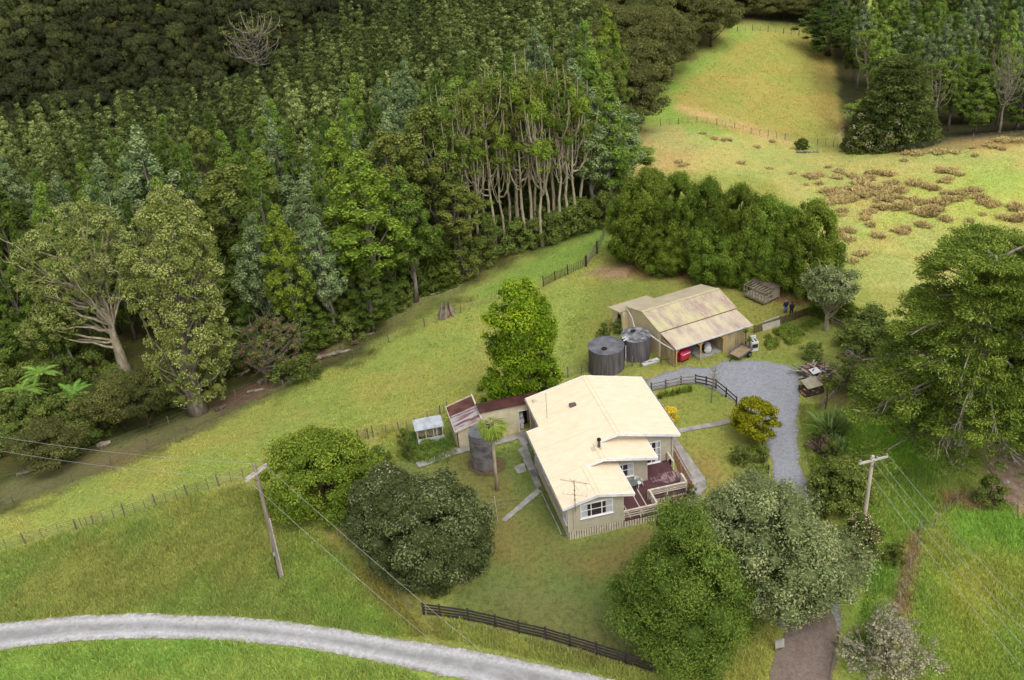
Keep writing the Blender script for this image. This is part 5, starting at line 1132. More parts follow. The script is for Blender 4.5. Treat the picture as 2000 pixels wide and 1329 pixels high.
# chair and table on the deck
ch = thing('plastic_chair', HW(6.95, 3.5, .7), 'white plastic garden chair standing on the red deck', 'chair', None, HR + math.radians(25)); m_pl = mat('white_plastic', C(246, 246, 248), C(234, 234, 238), 2, .4, .4)
mb = MB(); mb.dome((0, 0, .43), .25, .25, .03, 14, 4); mb.build('seat', m_pl, ch, smooth=True)
mb = MB()
for x in np.linspace(-.2, .2, 6): mb.tube([(x, .22, .43), (x * 1.05, .27, .62), (x, .3, .86 - abs(x) * .5)], .022, 6)
mb.tube([(-.26, .2, .44), (-.25, .27, .68), (-.15, .3, .84), (0, .31, .89), (.15, .3, .84), (.25, .27, .68), (.26, .2, .44)], .028, 6); mb.build('backrest', m_pl, ch, smooth=True)
for s_ in (-1, 1):
    mb = MB(); mb.tube([(s_ * .25, .27, .66), (s_ * .28, .05, .66), (s_ * .27, -.2, .64), (s_ * .26, -.24, .45)], .028, 6); mb.build('armrest', m_pl, ch, smooth=True)
for x, y in ((-.22, -.2), (.22, -.2), (-.22, .2), (.22, .2)):
    mb = MB(); mb.tube([(x, y, .43), (x * 1.25, y * 1.3, 0)], [.035, .025], 6); mb.build('leg', m_pl, ch, smooth=True)
tb = thing('round_table', HW(6.35, 3.3, .7), 'grey-green round garden table half under the eave behind the white chair', 'table'); m_tb = mat('grey_green_plastic', C(126, 134, 128), C(104, 112, 108), 3, .5)
mb = MB(); mb.tube([(0, 0, .68), (0, 0, .72)], .42, 24); mb.build('tabletop', m_tb, tb)
for a in range(4):
    mb = MB(); mb.tube([(math.cos(a * 1.57) * .3, math.sin(a * 1.57) * .3, .68), (math.cos(a * 1.57) * .38, math.sin(a * 1.57) * .38, 0)], .025, 6); mb.build('leg', m_tb, tb)
# ================================================================ outbuildings (house frame)
def iron(name, c1, c2, ax='X', sc=1.2, lo=.4, hi=.6, stretch=(1, 1, 1)): return mat(name, C(*c1), C(*c2), sc, .6, .3, lo=lo, hi=hi, wave=(ax, .08, .35, 'SIN'), stretch=stretch, detail=7)
m_rust = iron('rusty_iron', (120, 76, 66), (86, 52, 46)); m_streak = iron('white_streaked_rusty_iron', (196, 190, 194), (130, 86, 78), 'Y', 1.4, .42, .56, (.25, 2.2, 1))
m_maroon = iron('maroon_iron', (104, 62, 58), (78, 46, 44)); m_corr = iron('pale_galvanised_iron', (200, 206, 214), (168, 172, 180), 'X', 1.2)
m_cream = mat('cream_weatherboard', C(232, 220, 190, 1.4), C(208, 194, 162, 1.4), 1.6, .8, .2, wave=('Z', .17, .8, 'SAW', .6))
sh = thing('long_shed', HW(0, 0, 0), 'long cream weatherboard wash-house with maroon roof joined behind the house', 'shed', None, HR)
mb = MB(); 
def openwall(x0, x1, y, z0, z1, op, th=.08):   # wall facing -y with one opening (xa, xb, za, zb)
    xa, xb, za, zb = op; mb.box(x0, xa, y, y + th, z0, z1); mb.box(xb, x1, y, y + th, z0, z1); mb.box(xa, xb, y, y + th, zb, z1)
    if za > z0 + .01: mb.box(xa, xb, y, y + th, z0, za)
openwall(-3.3, 1.9, 14.9, -.3, 2.95, (.02, .95, .05, 2.15)); mb.box(-3.3, 1.9, 16.3, 16.38, -.3, 2.75); mb.box(-3.38, -3.3, 14.9, 16.38, -.3, 2.75); mb.box(1.9, 1.98, 14.9, 16.38, -.3, 2.75); w_ = mb.build('wall', m_cream, sh)
mb = MB(); mb.slab([(-3.5, 14.7, 3.0), (2.1, 14.7, 3.0), (2.1, 16.5, 2.8), (-3.5, 16.5, 2.8)], .05); mb.build('roof', m_maroon, sh)
mb = MB(); mb.box(.03, .94, 15.9, 15.95, 0, 2.1); mb.box(-.2, 1.2, 15.0, 15.9, -.1, .02); mb.build('interior', m_dark, sh)
mb = MB(); mb.box(.1, .5, 15.2, 15.6, .7, 1.1); mb.box(.15, .45, 15.25, 15.5, 1.25, 1.7); mb.box(.15, .45, 15.2, 15.5, .1, .6); mb.build('stored_appliance', m_fascia, sh)
mb = MB(); mb.box(-.06, .02, 14.86, 14.9, 0, 2.2); mb.box(.95, 1.02, 14.86, 14.9, 0, 2.2); mb.box(-.06, 1.02, 14.86, 14.9, 2.2, 2.28); mb.build('door_frame', m_fascia, sh)
mb = MB(); mb.box(1.0, 1.75, 13.75, 14.6, .05, .95); q = thing('laundry_tub', HW(0, 0, 0), 'pale blue lidded tub by the back corner of the house', 'tub', None, HR)
mb = MB(); mb.prism([(.25, .05), (.85, .05), (.95, .85), (.15, .85)], 12.3, 13.3); mb.build('body', mat('pale_blue_plastic', C(176, 184, 206), C(150, 160, 186), 2, .5), q, bevel=.03)
mb = MB(); mb.box(.12, .98, 12.26, 13.34, .853, .9); mb.build('lid', m_corr, q)
sh = thing('rusty_shed', HW(0, 0, 0), 'cream weatherboard shed with a streaked rusty iron roof behind the tall tank', 'shed', None, HR)
zs = lambda x: 1.75 + .68 * (x + 5.75) / 2.35
mb = MB(); mb.prism([(-5.75, -.3), (-3.42, -.3), (-3.42, zs(-3.42) - .08), (-5.75, zs(-5.75) - .08)], 14.55, 18.2); mb.build('wall', m_cream, sh)
mb = MB(); mb.slab([(-5.85, 14.4, zs(-5.85)), (-3.5, 14.4, zs(-3.5)), (-3.5, 16.9, zs(-3.5)), (-5.85, 16.9, zs(-5.85))], .05); mb.build('roof', m_streak, sh)
mb = MB(); mb.slab([(-5.85, 16.85, zs(-5.85) + .03), (-3.5, 16.85, zs(-3.5) + .03), (-3.5, 18.35, zs(-3.5) + .03), (-5.85, 18.35, zs(-5.85) + .03)], .05); mb.build('rusty_roof_sheet', m_rust, sh)
mb = MB(); mb.box(-3.5, -3.38, 14.35, 18.4, 2.1, 2.62); mb.beam((-5.88, 14.36, zs(-5.88) + .02), (-3.5, 14.36, zs(-3.5) + .02), .05, .14); mb.beam((-5.88, 18.4, zs(-5.88) + .05), (-3.5, 18.4, zs(-3.5) + .05), .05, .14); mb.beam((-5.89, 14.36, zs(-5.88) + .02), (-5.89, 18.4, zs(-5.88) + .02), .05, .14); mb.build('barge_board', m_skirt, sh)
mb = MB(); mb.box(-5.72, -5.62, 14.5, 14.56, -.2, 1.7); mb.box(-4.55, -3.75, 14.5, 14.55, 0, 1.9); mb.build('door', m_rust, sh)
sh = thing('tin_shed', HW(0, 0, float(gz(*HW(-7.8, 17, 0)[:2]))), 'tiny open-fronted tin shed with pale corrugated roof left of the rusty shed', 'shed', None, HR)
mb = MB(); mb.slab([(-9.1, 16.45, 1.55), (-6.5, 16.45, 1.5), (-6.55, 17.65, 1.95), (-9.1, 17.65, 2.0)], .04); mb.build('roof', m_corr, sh)
mb = MB(); mb.box(-8.95, -6.65, 17.5, 17.55, -.1, 1.85); mb.box(-8.95, -8.9, 16.6, 17.5, -.1, 1.6); mb.box(-6.7, -6.65, 16.6, 17.5, -.1, 1.6); mb.build('wall', m_cream, sh)
mb = MB(); mb.prism([(16.35, -.1), (16.4, -.1), (16.6, .5), (16.55, .5)], -8.95, -6.5, 'x'); mb.build('front_panel', m_corr, sh)
mb = MB()
for x in (-8.93, -8.2, -7.5, -7.2, -6.7): mb.box(x, x + .07, 16.56, 16.62, -.1, 1.52)
mb.build('post', m_skirt, sh); mb = MB(); mb.box(-7.9, -7.65, 17.44, 17.49, .7, 1.1); mb.build('hatch', m_rust, sh)
# ================================================================ water tanks
m_tank = mat('stained_dark_tank', C(122, 116, 118, 1.25), C(80, 76, 80, 1.1), 1.6, .8, .25, stretch=(2.6, 2.6, .25), detail=8, lo=.35, hi=.75, bmp=.1)
m_tanktop = mat('tank_lid_weathered', C(134, 132, 140), C(92, 92, 98), 1.2, .8, .2, detail=8); m_lichtop = mat('lichened_tank_lid', C(170, 170, 176), C(92, 92, 98), 1.6, .8, .2, detail=9, lo=.42, hi=.6)
m_brick = mat('patched_concrete_tank', C(150, 142, 140, 1.2), C(88, 86, 92), 1.1, .8, .25, detail=8, lo=.35, hi=.68, bmp=.1)
m_pvc = mat('white_pvc', C(240, 238, 240), C(220, 216, 218), 2, .4)
def wtank(name, loc, R, H, mats, label, rings=(), hatch=(0, 0), cone=.12):
    t = thing(name, loc, label, 'water tank'); mb = MB(); mb.tube([(0, 0, -.2), (0, 0, H)], [R * 1.005, R], 48); mb.build('wall', mats[0], t, smooth='auto')
    mb = MB(); mb.tube([(0, 0, H - .002), (0, 0, H + .08), (0, 0, H + .08 + cone)], [R * 1.02, R * 1.02, .1], 48); mb.build('lid', mats[1], t, smooth='auto')
    for z in rings:
        mb = MB(); mb.tube([(0, 0, z - .03), (0, 0, z + .03)], R * 1.012, 48); mb.build('hoop', mats[2], t)
    mb = MB(); mb.tube([(hatch[0], hatch[1], H + .1), (hatch[0], hatch[1], H + .26)], .24, 16); mb.tube([(hatch[0] - .3, hatch[1], H + .2), (hatch[0] + .3, hatch[1], H + .2)], .03, 6); mb.build('hatch', m_dark, t)
    return t
BZ = -.8; BO = P(1320, 718, BZ); BR = math.radians(22.97)
def BW(x, y, z): c_, s_ = math.cos(BR), math.sin(BR); return np.array([BO[0] + x * c_ - y * s_, BO[1] + x * s_ + y * c_, BZ + z])
m_hoop = mat('pale_joint', C(176, 170, 168), C(110, 108, 112), 3, .8)
p_ = HW(-4.13, 11.45, 0); t = wtank('water_tank', (*p_[:2], gz(*p_[:2])), 1.06, 3.5, (m_brick, m_tanktop, m_hoop), 'tall narrow dark ringed water tank behind the palm', (.35, 1.1, 1.95, 2.75), (.3, .3), .1)
mb = MB(); mb.slab([(-.1, .55, 3.68), (.35, .6, 3.68), (.35, .95, 3.66), (-.1, .9, 3.66)], .05); mb.build('rusty_patch', m_rust, t)
p_ = BW(-5.85, 3.25, 0); wtank('water_tank', (*p_[:2], gz(*p_[:2]) + .1), 1.72, 2.55, (m_tank, m_tanktop, m_hoop), 'wide black water tank standing left of its paler-lidded neighbour', (), (-.25, -.75))
p2_ = BW(-2.22, 3.8, 0); wtank('water_tank', (*p2_[:2], gz(*p2_[:2]) + .1), 1.42, 2.3, (m_tank, m_lichtop, m_hoop), 'dark water tank with lichen-grey lid against the big shed', (), (-.2, .5))
# ================================================================ big shed (barn frame)
m_beige = mat('beige_steel', C(226, 208, 172, 1.35), C(212, 192, 156, 1.35), .8, .5, .3, wave=('Y', .19, .5, 'SIN')); m_beigex = mat('beige_steel_roof', C(212, 198, 168, 1.1), C(192, 178, 150, 1.1), .9, .6, .3, wave=('X', .09, .3, 'SIN'), detail=8)
def lichenroof(name, a, b_, c):
    m, nt, b, _ = newmat(name); co = objco(nt); mp = N(nt, 'ShaderNodeMapping'); mp.inputs['Scale'].default_value = (1, .22, 1); nt.links.new(co, mp.inputs[0])
    f = noise(nt, mp.outputs[0], 1.1, 5, .55); f2 = noise(nt, mp.outputs[0], 5, 6, .75)
    col = ramp(nt, f, [(.36, C(*a)), (.5, C(*b_)), (.62, C(*c))]); col = mixc(nt, ramp(nt, f2, [(.45, (0, 0, 0)), (.65, (.7, .7, .7))]), col, C(222, 212, 182))
    nt.links.new(col, b.inputs['Base Color']); b.inputs['Roughness'].default_value = .7
    w = N(nt, 'ShaderNodeTexWave', wave_type='BANDS', bands_direction='X'); w.inputs['Scale'].default_value = .314 / .09; nt.links.new(co, w.inputs[0]); bump(nt, b, w.outputs['Fac'], .3, .02); return m
m_lr = lichenroof('lichened_pink_roof', (176, 144, 138), (196, 176, 152), (212, 206, 148)); m_ll = lichenroof('weathered_leanto_roof', (176, 150, 142), (204, 184, 164), (222, 208, 172))
m_ply = mat('weathered_plywood', C(186, 168, 130, 1.4), C(152, 134, 100, 1.3), 2, .85, .1, wave=('X', .3, .6, 'SAW', .7), detail=6, stretch=(1, 1, .3)); m_post = mat('yellow_timber', C(222, 192, 116), C(196, 164, 92), 3, .8)
barn = thing('big_shed', BO, 'beige steel farm shed with lichened roof and an open lean-to carport', 'shed', None, BR)
mb = MB(); mb.prism([(2.5, -.4), (8.5, -.4), (8.5, 2.65), (5.5, 3.55), (2.5, 2.85)], -.32, 8.5, 'x'); w_ = mb.build('wall', m_beige, barn)
mb = MB(); mb.prism([(8.5, -.5), (10.7, -.5), (10.7, 1.75), (8.5, 2.3)], -.95, 3.2, 'x'); mb.build('annex', m_beige, barn)
mb = MB(); mb.box(-.985, -.952, 8.85, 9.5, -.3, 1.75); mb.build('annex_doorway', m_dark, barn)
mb = MB(); mb.slab([(-1.3, 8.45, 2.42), (3.4, 8.45, 2.42), (3.4, 11.0, 1.82), (-1.3, 11.0, 1.82)][::-1], .06); mb.build('annex_roof', m_beigex, barn)
mb = MB(); mb.slab([(-.45, 5.5, 3.66), (8.62, 5.5, 3.66), (8.62, 8.7, 2.72), (-.45, 8.7, 2.72)], .05); mb.build('back_roof', m_beigex, barn)
mb = MB(); mb.slab([(-.45, 2.35, 2.93), (8.62, 2.35, 2.93), (8.62, 5.5, 3.66), (-.45, 5.5, 3.66)], .05); fr_ = mb.build('front_roof', m_lr, barn)
mb = MB()
for i in range(11): x = -.35 + i * .89; mb.beam((x, 2.37, 2.94), (x, 5.5, 3.67), .05, .03)
mb.beam((-.45, 5.5, 3.68), (8.62, 5.5, 3.68), .3, .03); mb.beam((-.46, 2.33, 2.9), (-.46, 5.5, 3.63), .04, .14); mb.beam((-.46, 5.5, 3.63), (-.46, 8.7, 2.69), .04, .14); mb.beam((8.63, 2.33, 2.9), (8.63, 5.5, 3.63), .04, .14)
mb.build('roof_flashing', mat('cream_flashing', C(226, 214, 172), C(206, 192, 150), 3, .6), barn)
mb = MB(); mb.slab([(-.12, -.12, 2.18), (8.8, -.12, 2.18), (8.55, 2.45, 2.78), (-.3, 2.45, 2.78)], .05); mb.build('lean_to_roof', m_ll, barn)
mb = MB(); mb.beam((-.15, -.17, 2.14), (8.82, -.17, 2.14), .1, .11); mb.build('gutter', m_pvc, barn)
mb = MB(); mb.box(-.3, 8.5, 2.38, 2.44, 2.76, 2.86); mb.build('moss_strip', mat('moss', C(150, 130, 84), C(104, 90, 52), 5, .95, detail=8), barn)
for q in ((5.5, 8.45, .0, .06, -.3, 2.08), (8.4, 8.46, .06, 2.5, -.3, 2.1), (5.5, 5.56, .06, 2.5, -.3, 2.1), (-.2, -.12, .1, 2.45, -.3, 2.12)): MB().box(*q).build('timber_cladding', m_ply, barn)
mb = MB(); mb.box(2.7, 5.5, .1, 2.5, -.3, .05); mb.build('floor_slab', m_conc, barn)
for x in (0, 2.78, 5.45):
    mb = MB(); mb.box(x - .06, x + .06, -.1, .02, -.4, 2.1)
    for s_ in (-1, 1):
        if not (x == 0 and s_ < 0): mb.beam((x, -.04, 1.6), (x + s_ * .42, -.04, 2.05), .05, .09)
    mb.build('carport_post', m_post, barn)
tp = MB(); tp.tube([BW(-.5, 8.3, 2.6), BW(-.95, 6.6, 2.55), BW(-1.9, 4.6, 2.85)], .05, 8); tp.tube([BW(-.9, 3.3, 2.3), BW(-.5, 2.0, 1.95), BW(-.15, .1, 1.95)], .06, 8)
tag(tp.build('rain_pipes', m_pvc), 'white rainwater pipes running from the big shed roof to the lichen-lidded tank', 'pipe')
tp = MB(); tp.tube([BW(-3.55, 3.2, 2.75), BW(-4.05, 3.05, 2.7)], .07, 8); tp.tube([BW(-3.45, 3.6, 2.72), BW(-3.95, 3.5, 2.7)], .05, 8); tp.tube([BW(-4.05, 2.6, 2.4), BW(-4.07, 2.6, .0)], .045, 8); tag(tp.build('linking_pipes', m_pvc), 'short white pipes linking the two shed water tanks', 'pipe')
tr_ = thing('white_trough', BW(-1.8, 1.75, 0), 'long white trough lying on the grass between the tank and the shed post', 'trough', None, BR + math.radians(3))
mb = MB(); mb.prism([(-.2, .0), (.2, .0), (.27, .32), (-.27, .32)], -.95, .95, 'x'); mb.build('body', m_pvc, tr_, bevel=.02); mb = MB(); mb.box(-.25, .15, -.06, .06, .323, .36); mb.build('handle', m_hoop, tr_)
ln = MB()
for x in (-3.1, -2.9, -1.0): ln.tube([(x, 1.5 if x < -2 else 1.1, 0), (x, 1.5 if x < -2 else 1.1, .8)], .03, 5)
ln.tube([(-3.1, 1.5, .7), (-1.0, 1.1, .6), (-.2, .7, .7)], .02, 4)
o = ln.build('low_wire_fence', m_dark); o.matrix_world = Matrix.Translation(Vector(BW(0, 0, 0))) @ Matrix.Rotation(BR, 4, 'Z'); tag(o, 'short dark wire fence beneath the white trough', 'fence')
# red thing, gas bottle, trailer, stove
r_ = thing('red_container', BW(1.35, 1.0, 0), 'bright pinkish red rounded container parked in the left carport bay', 'container', None, BR + .15); m_red, nt, b, _ = newmat('red_plastic'); b.inputs['Base Color'].default_value = C(222, 40, 84); b.inputs['Roughness'].default_value = .35
mb = MB(); mb.prism([(-.5, .06), (.5, .06), (.62, .5), (.6, .9), (.4, 1.12), (-.4, 1.12), (-.6, .9), (-.62, .5)], -.62, .62, 'x'); mb.build('body', m_red, r_, smooth='auto', bevel=.12)
mb = MB(); mb.box(-.5, .5, -.66, -.6, .86, .9); mb.build('pale_stripe', m_fascia, r_); mb = MB(); mb.box(-.45, .45, -.5, .5, .0, .06); mb.build('skid', m_dark, r_)
g_ = thing('gas_cylinder', BW(4.35, .85, .05), 'white horizontal cylinder lying on the concrete in the middle carport bay', 'cylinder', None, BR - math.radians(30))
mb = MB(); mb.tube([(-.12, -.62, .42), (-.12, -.58, .42), (-.12, -.5, .42), (-.12, .4, .42), (-.12, .5, .42)], [.2, .34, .37, .37, .2], 24); mb.build('drum', m_pvc, g_, smooth='auto')
mb = MB(); mb.box(-.5, -.42, -.5, .3, 0, .5); mb.tube([(-.48, -.3, .3), (-.48, .1, .75)], .1, 8); mb.box(-.4, .25, -.3, -.2, 0, .1); mb.box(-.4, .25, .2, .3, 0, .1); mb.build('cradle', m_dark, g_)
t_ = thing('garden_trailer', BW(6.45, -1.55, .1), 'small empty flat-deck trailer with one visible wheel beside the gravel', 'trailer', None, BR + math.radians(18)); m_zinc = mat('dull_zinc', C(160, 158, 162), C(124, 120, 122), 3, .5, .4, metal=.3); m_tray = mat('worn_ply_tray', C(186, 164, 128), C(152, 130, 98), 3, .9)
mb = MB(); mb.box(-1.05, 1.05, -.62, .62, .42, .47); mb.build('floor', m_tray, t_)
mb = MB(); mb.box(-1.08, 1.08, .62, .66, .4, .78); mb.box(-1.08, 1.08, -.66, -.62, .4, .62); mb.box(1.05, 1.09, -.62, .62, .4, .66); mb.box(-1.09, -1.05, -.62, .62, .4, .52); mb.build('sides', m_zinc, t_)
mb = MB(); mb.box(-.95, .95, -.45, -.37, .3, .4); mb.box(-.95, .95, .37, .45, .3, .4); mb.beam((-1.0, 0, .35), (-1.8, 0, .25), .07, .07); mb.build('chassis', m_dark, t_)
for s_ in (-1, 1):
    mb = MB(); mb.tube([(.35, s_ * .68, .27), (.35, s_ * .84, .27)], .29, 20); q = mb.build('wheel', m_dark, t_); mb = MB(); mb.tube([(.35, s_ * .835, .27), (.35, s_ * .855, .27)], .14, 14); mb.build('rim', m_zinc, q)
s_ = thing('stove', BW(8.15, -1.25, 0), 'old white freestanding electric stove standing on the grass behind the trailer', 'stove', None, BR + math.radians(-12), 1.25)
mb = MB(); mb.box(-.3, .3, -.3, .3, .05, .9); mb.box(-.3, .3, .24, .3, .9, 1.2); mb.build('body', m_pl, s_, bevel=.015); mb = MB(); mb.box(-.24, .24, -.325, -.302, .38, .72); mb.build('oven_door', m_glass, s_)
for x, y in ((-.14, -.12), (.14, -.12), (-.14, .12), (.14, .12)): mb = MB(); mb.tube([(x, y, .903), (x, y, .925)], .09, 14); mb.build('hotplate', m_dark, s_)
mb = MB(); mb.tube([(-.22, -.35, .76), (.22, -.35, .76)], .015, 6); mb.build('handle', m_zinc, s_)
# kennel
kb = BW(15.35, 7.1, 0); kz = float(gz(kb[0], kb[1])); k_ = thing('dog_kennel', (kb[0], kb[1], kz), 'weathered wooden cage hutch on legs under the shelter belt', 'kennel', None, BR + math.radians(12)); m_grey = mat('grey_timber', C(186, 174, 152), C(142, 130, 112), 3, .9, stretch=(1, 1, 4)); m_oldtin = iron('old_brown_tin', (132, 116, 106), (100, 86, 78))
mb = MB(); mb.box(-1.25, 1.25, -1.4, 1.4, .38, .44); mb.box(-1.27, 1.27, -1.42, -1.4, .3, .5); mb.box(-1.28, -1.25, -1.42, 1.42, .3, .5); mb.build('floor', m_grey, k_)
mb = MB()
for x in (-1.25, -.0): 
    for y in np.linspace(-1.4, 1.4, 8): mb.box(x - .03, x + .03, y - .035, y + .035, .44, 1.6)
for x in np.linspace(-1.25, 0, 3): mb.box(x - .03, x + .03, -1.43, -1.37, .44, 1.6)
for z in (.5, 1.02, 1.58): mb.beam((-1.25, -1.4, z), (-1.25, 1.4, z), .06, .06); mb.beam((-1.25, -1.4, z), (0, -1.4, z), .06, .06)
for y in np.linspace(-1.4, 1.4, 8): mb.beam((-1.25, y, 1.6), (0, y, 1.62), .05, .05)
mb.build('cage_frame', m_grey, k_)
mb = MB(); mb.box(0, 1.25, -1.38, 1.38, .44, 1.45); mb.build('hutch_wall', m_grey, k_); mb = MB(); mb.slab([(-.1, -1.5, 1.68), (1.4, -1.5, 1.5), (1.4, 1.5, 1.5), (-.1, 1.5, 1.68)], .04); mb.build('roof', m_oldtin, k_)
for x in (-1.2, 1.2):
    for y in (-1.35, 1.35): mb = MB(); mb.box(x - .05, x + .05, y - .05, y + .05, -.1, .38); mb.build('leg', m_grey, k_)
# ================================================================ people
def person(loc, rz, label, shirt, trou, hairc, S, bald=False, coat=False, arms=1):
    o = thing('person', loc, label, 'person', None, rz, S)
    J = {'pel': (0, 0, .95, .15), 'chest': (0, 0, 1.25, .17), 'neckb': (0, 0, 1.45, .1), 'neck': (0, -.01, 1.52, .06), 'head': (0, -.02, 1.62, .095), 'top': (0, -.01, 1.72, .08)}
    E_ = [('pel', 'chest'), ('chest', 'neckb'), ('neckb', 'neck'), ('neck', 'head'), ('head', 'top')]
    for s, n in ((-1, 'l'), (1, 'r')):
        J[n + 'hip'] = (s * .1, 0, .88, .1); J[n + 'knee'] = (s * .11, -.02 * s, .48, .06); J[n + 'ank'] = (s * .11, .02, .08, .04); J[n + 'toe'] = (s * .13, -.16, .04, .035)
        J[n + 'sh'] = (s * .18, 0, 1.42, .065); J[n + 'el'] = (s * .26, .03, 1.14, .045); J[n + 'wr'] = (s * .24, -.08 * arms, .9, .03); J[n + 'hand'] = (s * .24, -.11 * arms, .84, .03)
        E_ += [('pel', n + 'hip'), (n + 'hip', n + 'knee'), (n + 'knee', n + 'ank'), (n + 'ank', n + 'toe'), ('neckb', n + 'sh'), (n + 'sh', n + 'el'), (n + 'el', n + 'wr'), (n + 'wr', n + 'hand')]
        for k in range(5):
            J[n + 'f%d' % k] = (s * (.24 + .004 * k), -.11 * arms - .018 * (k - 2), .765 - .008 * (2 - abs(k - 2)) + (.03 if k == 4 else 0), .009); E_.append((n + 'hand', n + 'f%d' % k))
    ks = list(J); me = bpy.data.meshes.new('body'); me.from_pydata([J[k][:3] for k in ks], [(ks.index(a), ks.index(b_)) for a, b_ in E_], [])
    bo = obj('body', me, o); md = bo.modifiers.new('s', 'SKIN'); me.skin_vertices or None
    for i, k in enumerate(ks): me.skin_vertices[0].data[i].radius = (J[k][3], J[k][3]); me.skin_vertices[0].data[i].use_root = (k == 'pel')
    md.use_smooth_shade = True; sb = bo.modifiers.new('d', 'SUBSURF'); sb.levels = 1; sb.render_levels = 1
    me.materials.append(mat('skin', C(206, 160, 136), C(190, 144, 122), 4, .6))
    mb = MB(); mb.tube([(0, 0, .86), (0, 0, 1.0), (0, 0, 1.25), (0, 0, 1.42), (0, 0, 1.5)], [.2, .19, .22, .2, .09], 16)
    for s in (-1, 1): mb.tube([(s * .16, 0, 1.43), (s * .26, .03, 1.14), (s * .24, -.08 * arms, .92)], [.085, .068, .05], 10)
    q = mb.build('jacket', shirt, o, smooth=True)
    mb = MB()
    for s in (-1, 1): mb.tube([(s * .09, 0, .95), (s * .11, -.02 * s, .48), (s * .11, .02, .06)], [.125, .09, .075], 10)
    mb.build('trousers', trou, o, smooth=True)
    if not bald:
        mb = MB(); mb.dome((0, .01, 1.68), .115, .12, .12, 14, 8); mb.tube([(0, .08, 1.68), (0, .1, 1.5), (0, .09, 1.36)], [.09, .08, .04], 10); mb.build('hair', hairc, o, smooth=True)
    else:
        mb = MB(); mb.dome((0, .035, 1.66), .108, .1, .07, 14, 6); mb.build('hair', hairc, o, smooth=True)
    for s in (-1, 1):
        mb = MB(); mb.dome((s * .12, -.08, .05), .05, .14, .055, 10, 5); mb.build('shoe', m_dark, o, smooth=True)
cl = lambda n, c: mat(n, C(*c), tuple(v * .8 for v in C(*c)[:3]) + (1,), 6, .9)
b_ = gp(1534, 611); person(b_, math.radians(190), 'man with short pale hair, dark navy jacket and light blue jeans on the grass', cl('navy_cloth', (46, 56, 88)), cl('jeans_cloth', (130, 146, 184)), cl('grey_hair', (206, 190, 172)), .9, bald=True)
b_ = gp(1545.5, 614.5); person(b_, math.radians(170), 'woman with long brown hair in dark clothes carrying a bag beside the man', cl('dark_cloth', (74, 58, 58)), cl('black_cloth', (44, 44, 56)), cl('brown_hair', (92, 62, 46)), .86)
# ================================================================ fences, poles, wires, debris
m_wood = mat('grey_fence_wood', C(150, 136, 118), C(104, 92, 78), 4, .9, stretch=(1, 1, .3)); m_blackw = mat('black_stained_rail', C(78, 68, 66), C(50, 44, 44), 3, .85); m_wire = mat('fence_wire', C(150, 144, 134), C(120, 112, 104), 3, .5, metal=.4)
m_oldw = mat('old_grey_rail', C(176, 166, 148), C(128, 118, 102), 3, .9)
def along(pxs, step, world=None):
    W = [gp(*p) for p in pxs]; out = []
    for a, b_ in zip(W, W[1:]):
        L = np.linalg.norm(b_[:2] - a[:2]); n = max(1, int(round(L / step)))
        for i in range(n): out.append(a + (b_ - a) * i / n)
    out.append(W[-1])
    for p in out: p[2] = gz(p[0], p[1])
    return out
def fence(name, pxs, label, step=3.5, ph=1.15, pr=.06, wires=(.25, .45, .65, .85, 1.05), batt=0, m=None, wr=.008, lean=.04, fm=None, cat='fence'):
    P_ = along(pxs, step); O = P_[0].copy(); o = thing(name, O, label, cat); g = random.Random(len(pxs) + int(pxs[0][0]))
    for p in P_:
        q = p - O; h = ph * g.uniform(.9, 1.12); mb = MB(); mb.tube([(q[0], q[1], q[2] - .3), (q[0] + g.gauss(0, lean), q[1] + g.gauss(0, lean), q[2] + h)], [pr, pr * .9], 7); mb.build('post', m or m_wood, o)
    mb = MB()
    for z in wires:
        for a, b_ in zip(P_, P_[1:]): a_ = a - O; c_ = b_ - O; mb.beam((a_[0], a_[1], a_[2] + z), (c_[0], c_[1], c_[2] + z), wr * 2, wr * 2)
    mb.build('wires', m_wire, o)
    if batt:
        mb = MB()
        for a, b_ in zip(P_, P_[1:]):
            for k in range(1, batt + 1):
                q = a + (b_ - a) * k / (batt + 1) - O; q[2] = gz(*(q + O)[:2]) - O[2]; MB().beam((q[0], q[1], q[2] + .02), (q[0], q[1], q[2] + ph * .92), .05, .03).build('batten', m or m_wood, o)
    return o
fence('wire_fence', [(-60,1096),(50,1062),(150,1035),(183,1028),(305,990),(428,950),(500,928),(560,905),(640,880),(720,858)], 'post and wire fence crossing the grass in front of the left power pole', 3.2, 1.2, .075, batt=2)
fence('wire_fence', [(-60,1010),(27,985),(142,942),(290,878),(435,814),(480,790),(555,762),(600,738),(690,700),(760,670),(830,640),(900,612),(975,585),(1010,580)], 'long wire fence along the paddock below the forest edge', 4.5, 1.15, .065, m=m_wood)
fence('wire_fence', [(-60,950),(60,925),(200,880),(330,830),(460,775),(560,730)], 'sagging wire fence right under the forest edge at left', 5.5, 1.0, .04, wires=(.4, .8), m=m_oldw)
fence('batten_fence', [(1062,560),(1085,548),(1110,537),(1144,520)], 'dark close battened fence left of the farm gate', 2.2, 1.25, .07, batt=9, m=m_blackw)
fence('wire_fence', [(1166,494),(1178,468),(1186,450),(1192,420),(1215,380)], 'wire fence running from the farm gate to the forest corner', 3, 1.2, .06, batt=2)
fence('wire_fence', [(1070,752),(1092,742),(1110,738),(1135,731),(1150,728),(1190,730),(1235,716)], 'short wire fence between the tree and the black tanks', 2.2, 1.25, .06)
fence('wire_fence', [(700,862),(730,855),(780,845),(812,838),(860,812),(875,806)], 'wire fence behind the tiny tin shed', 2.2, 1.25, .06, batt=1)
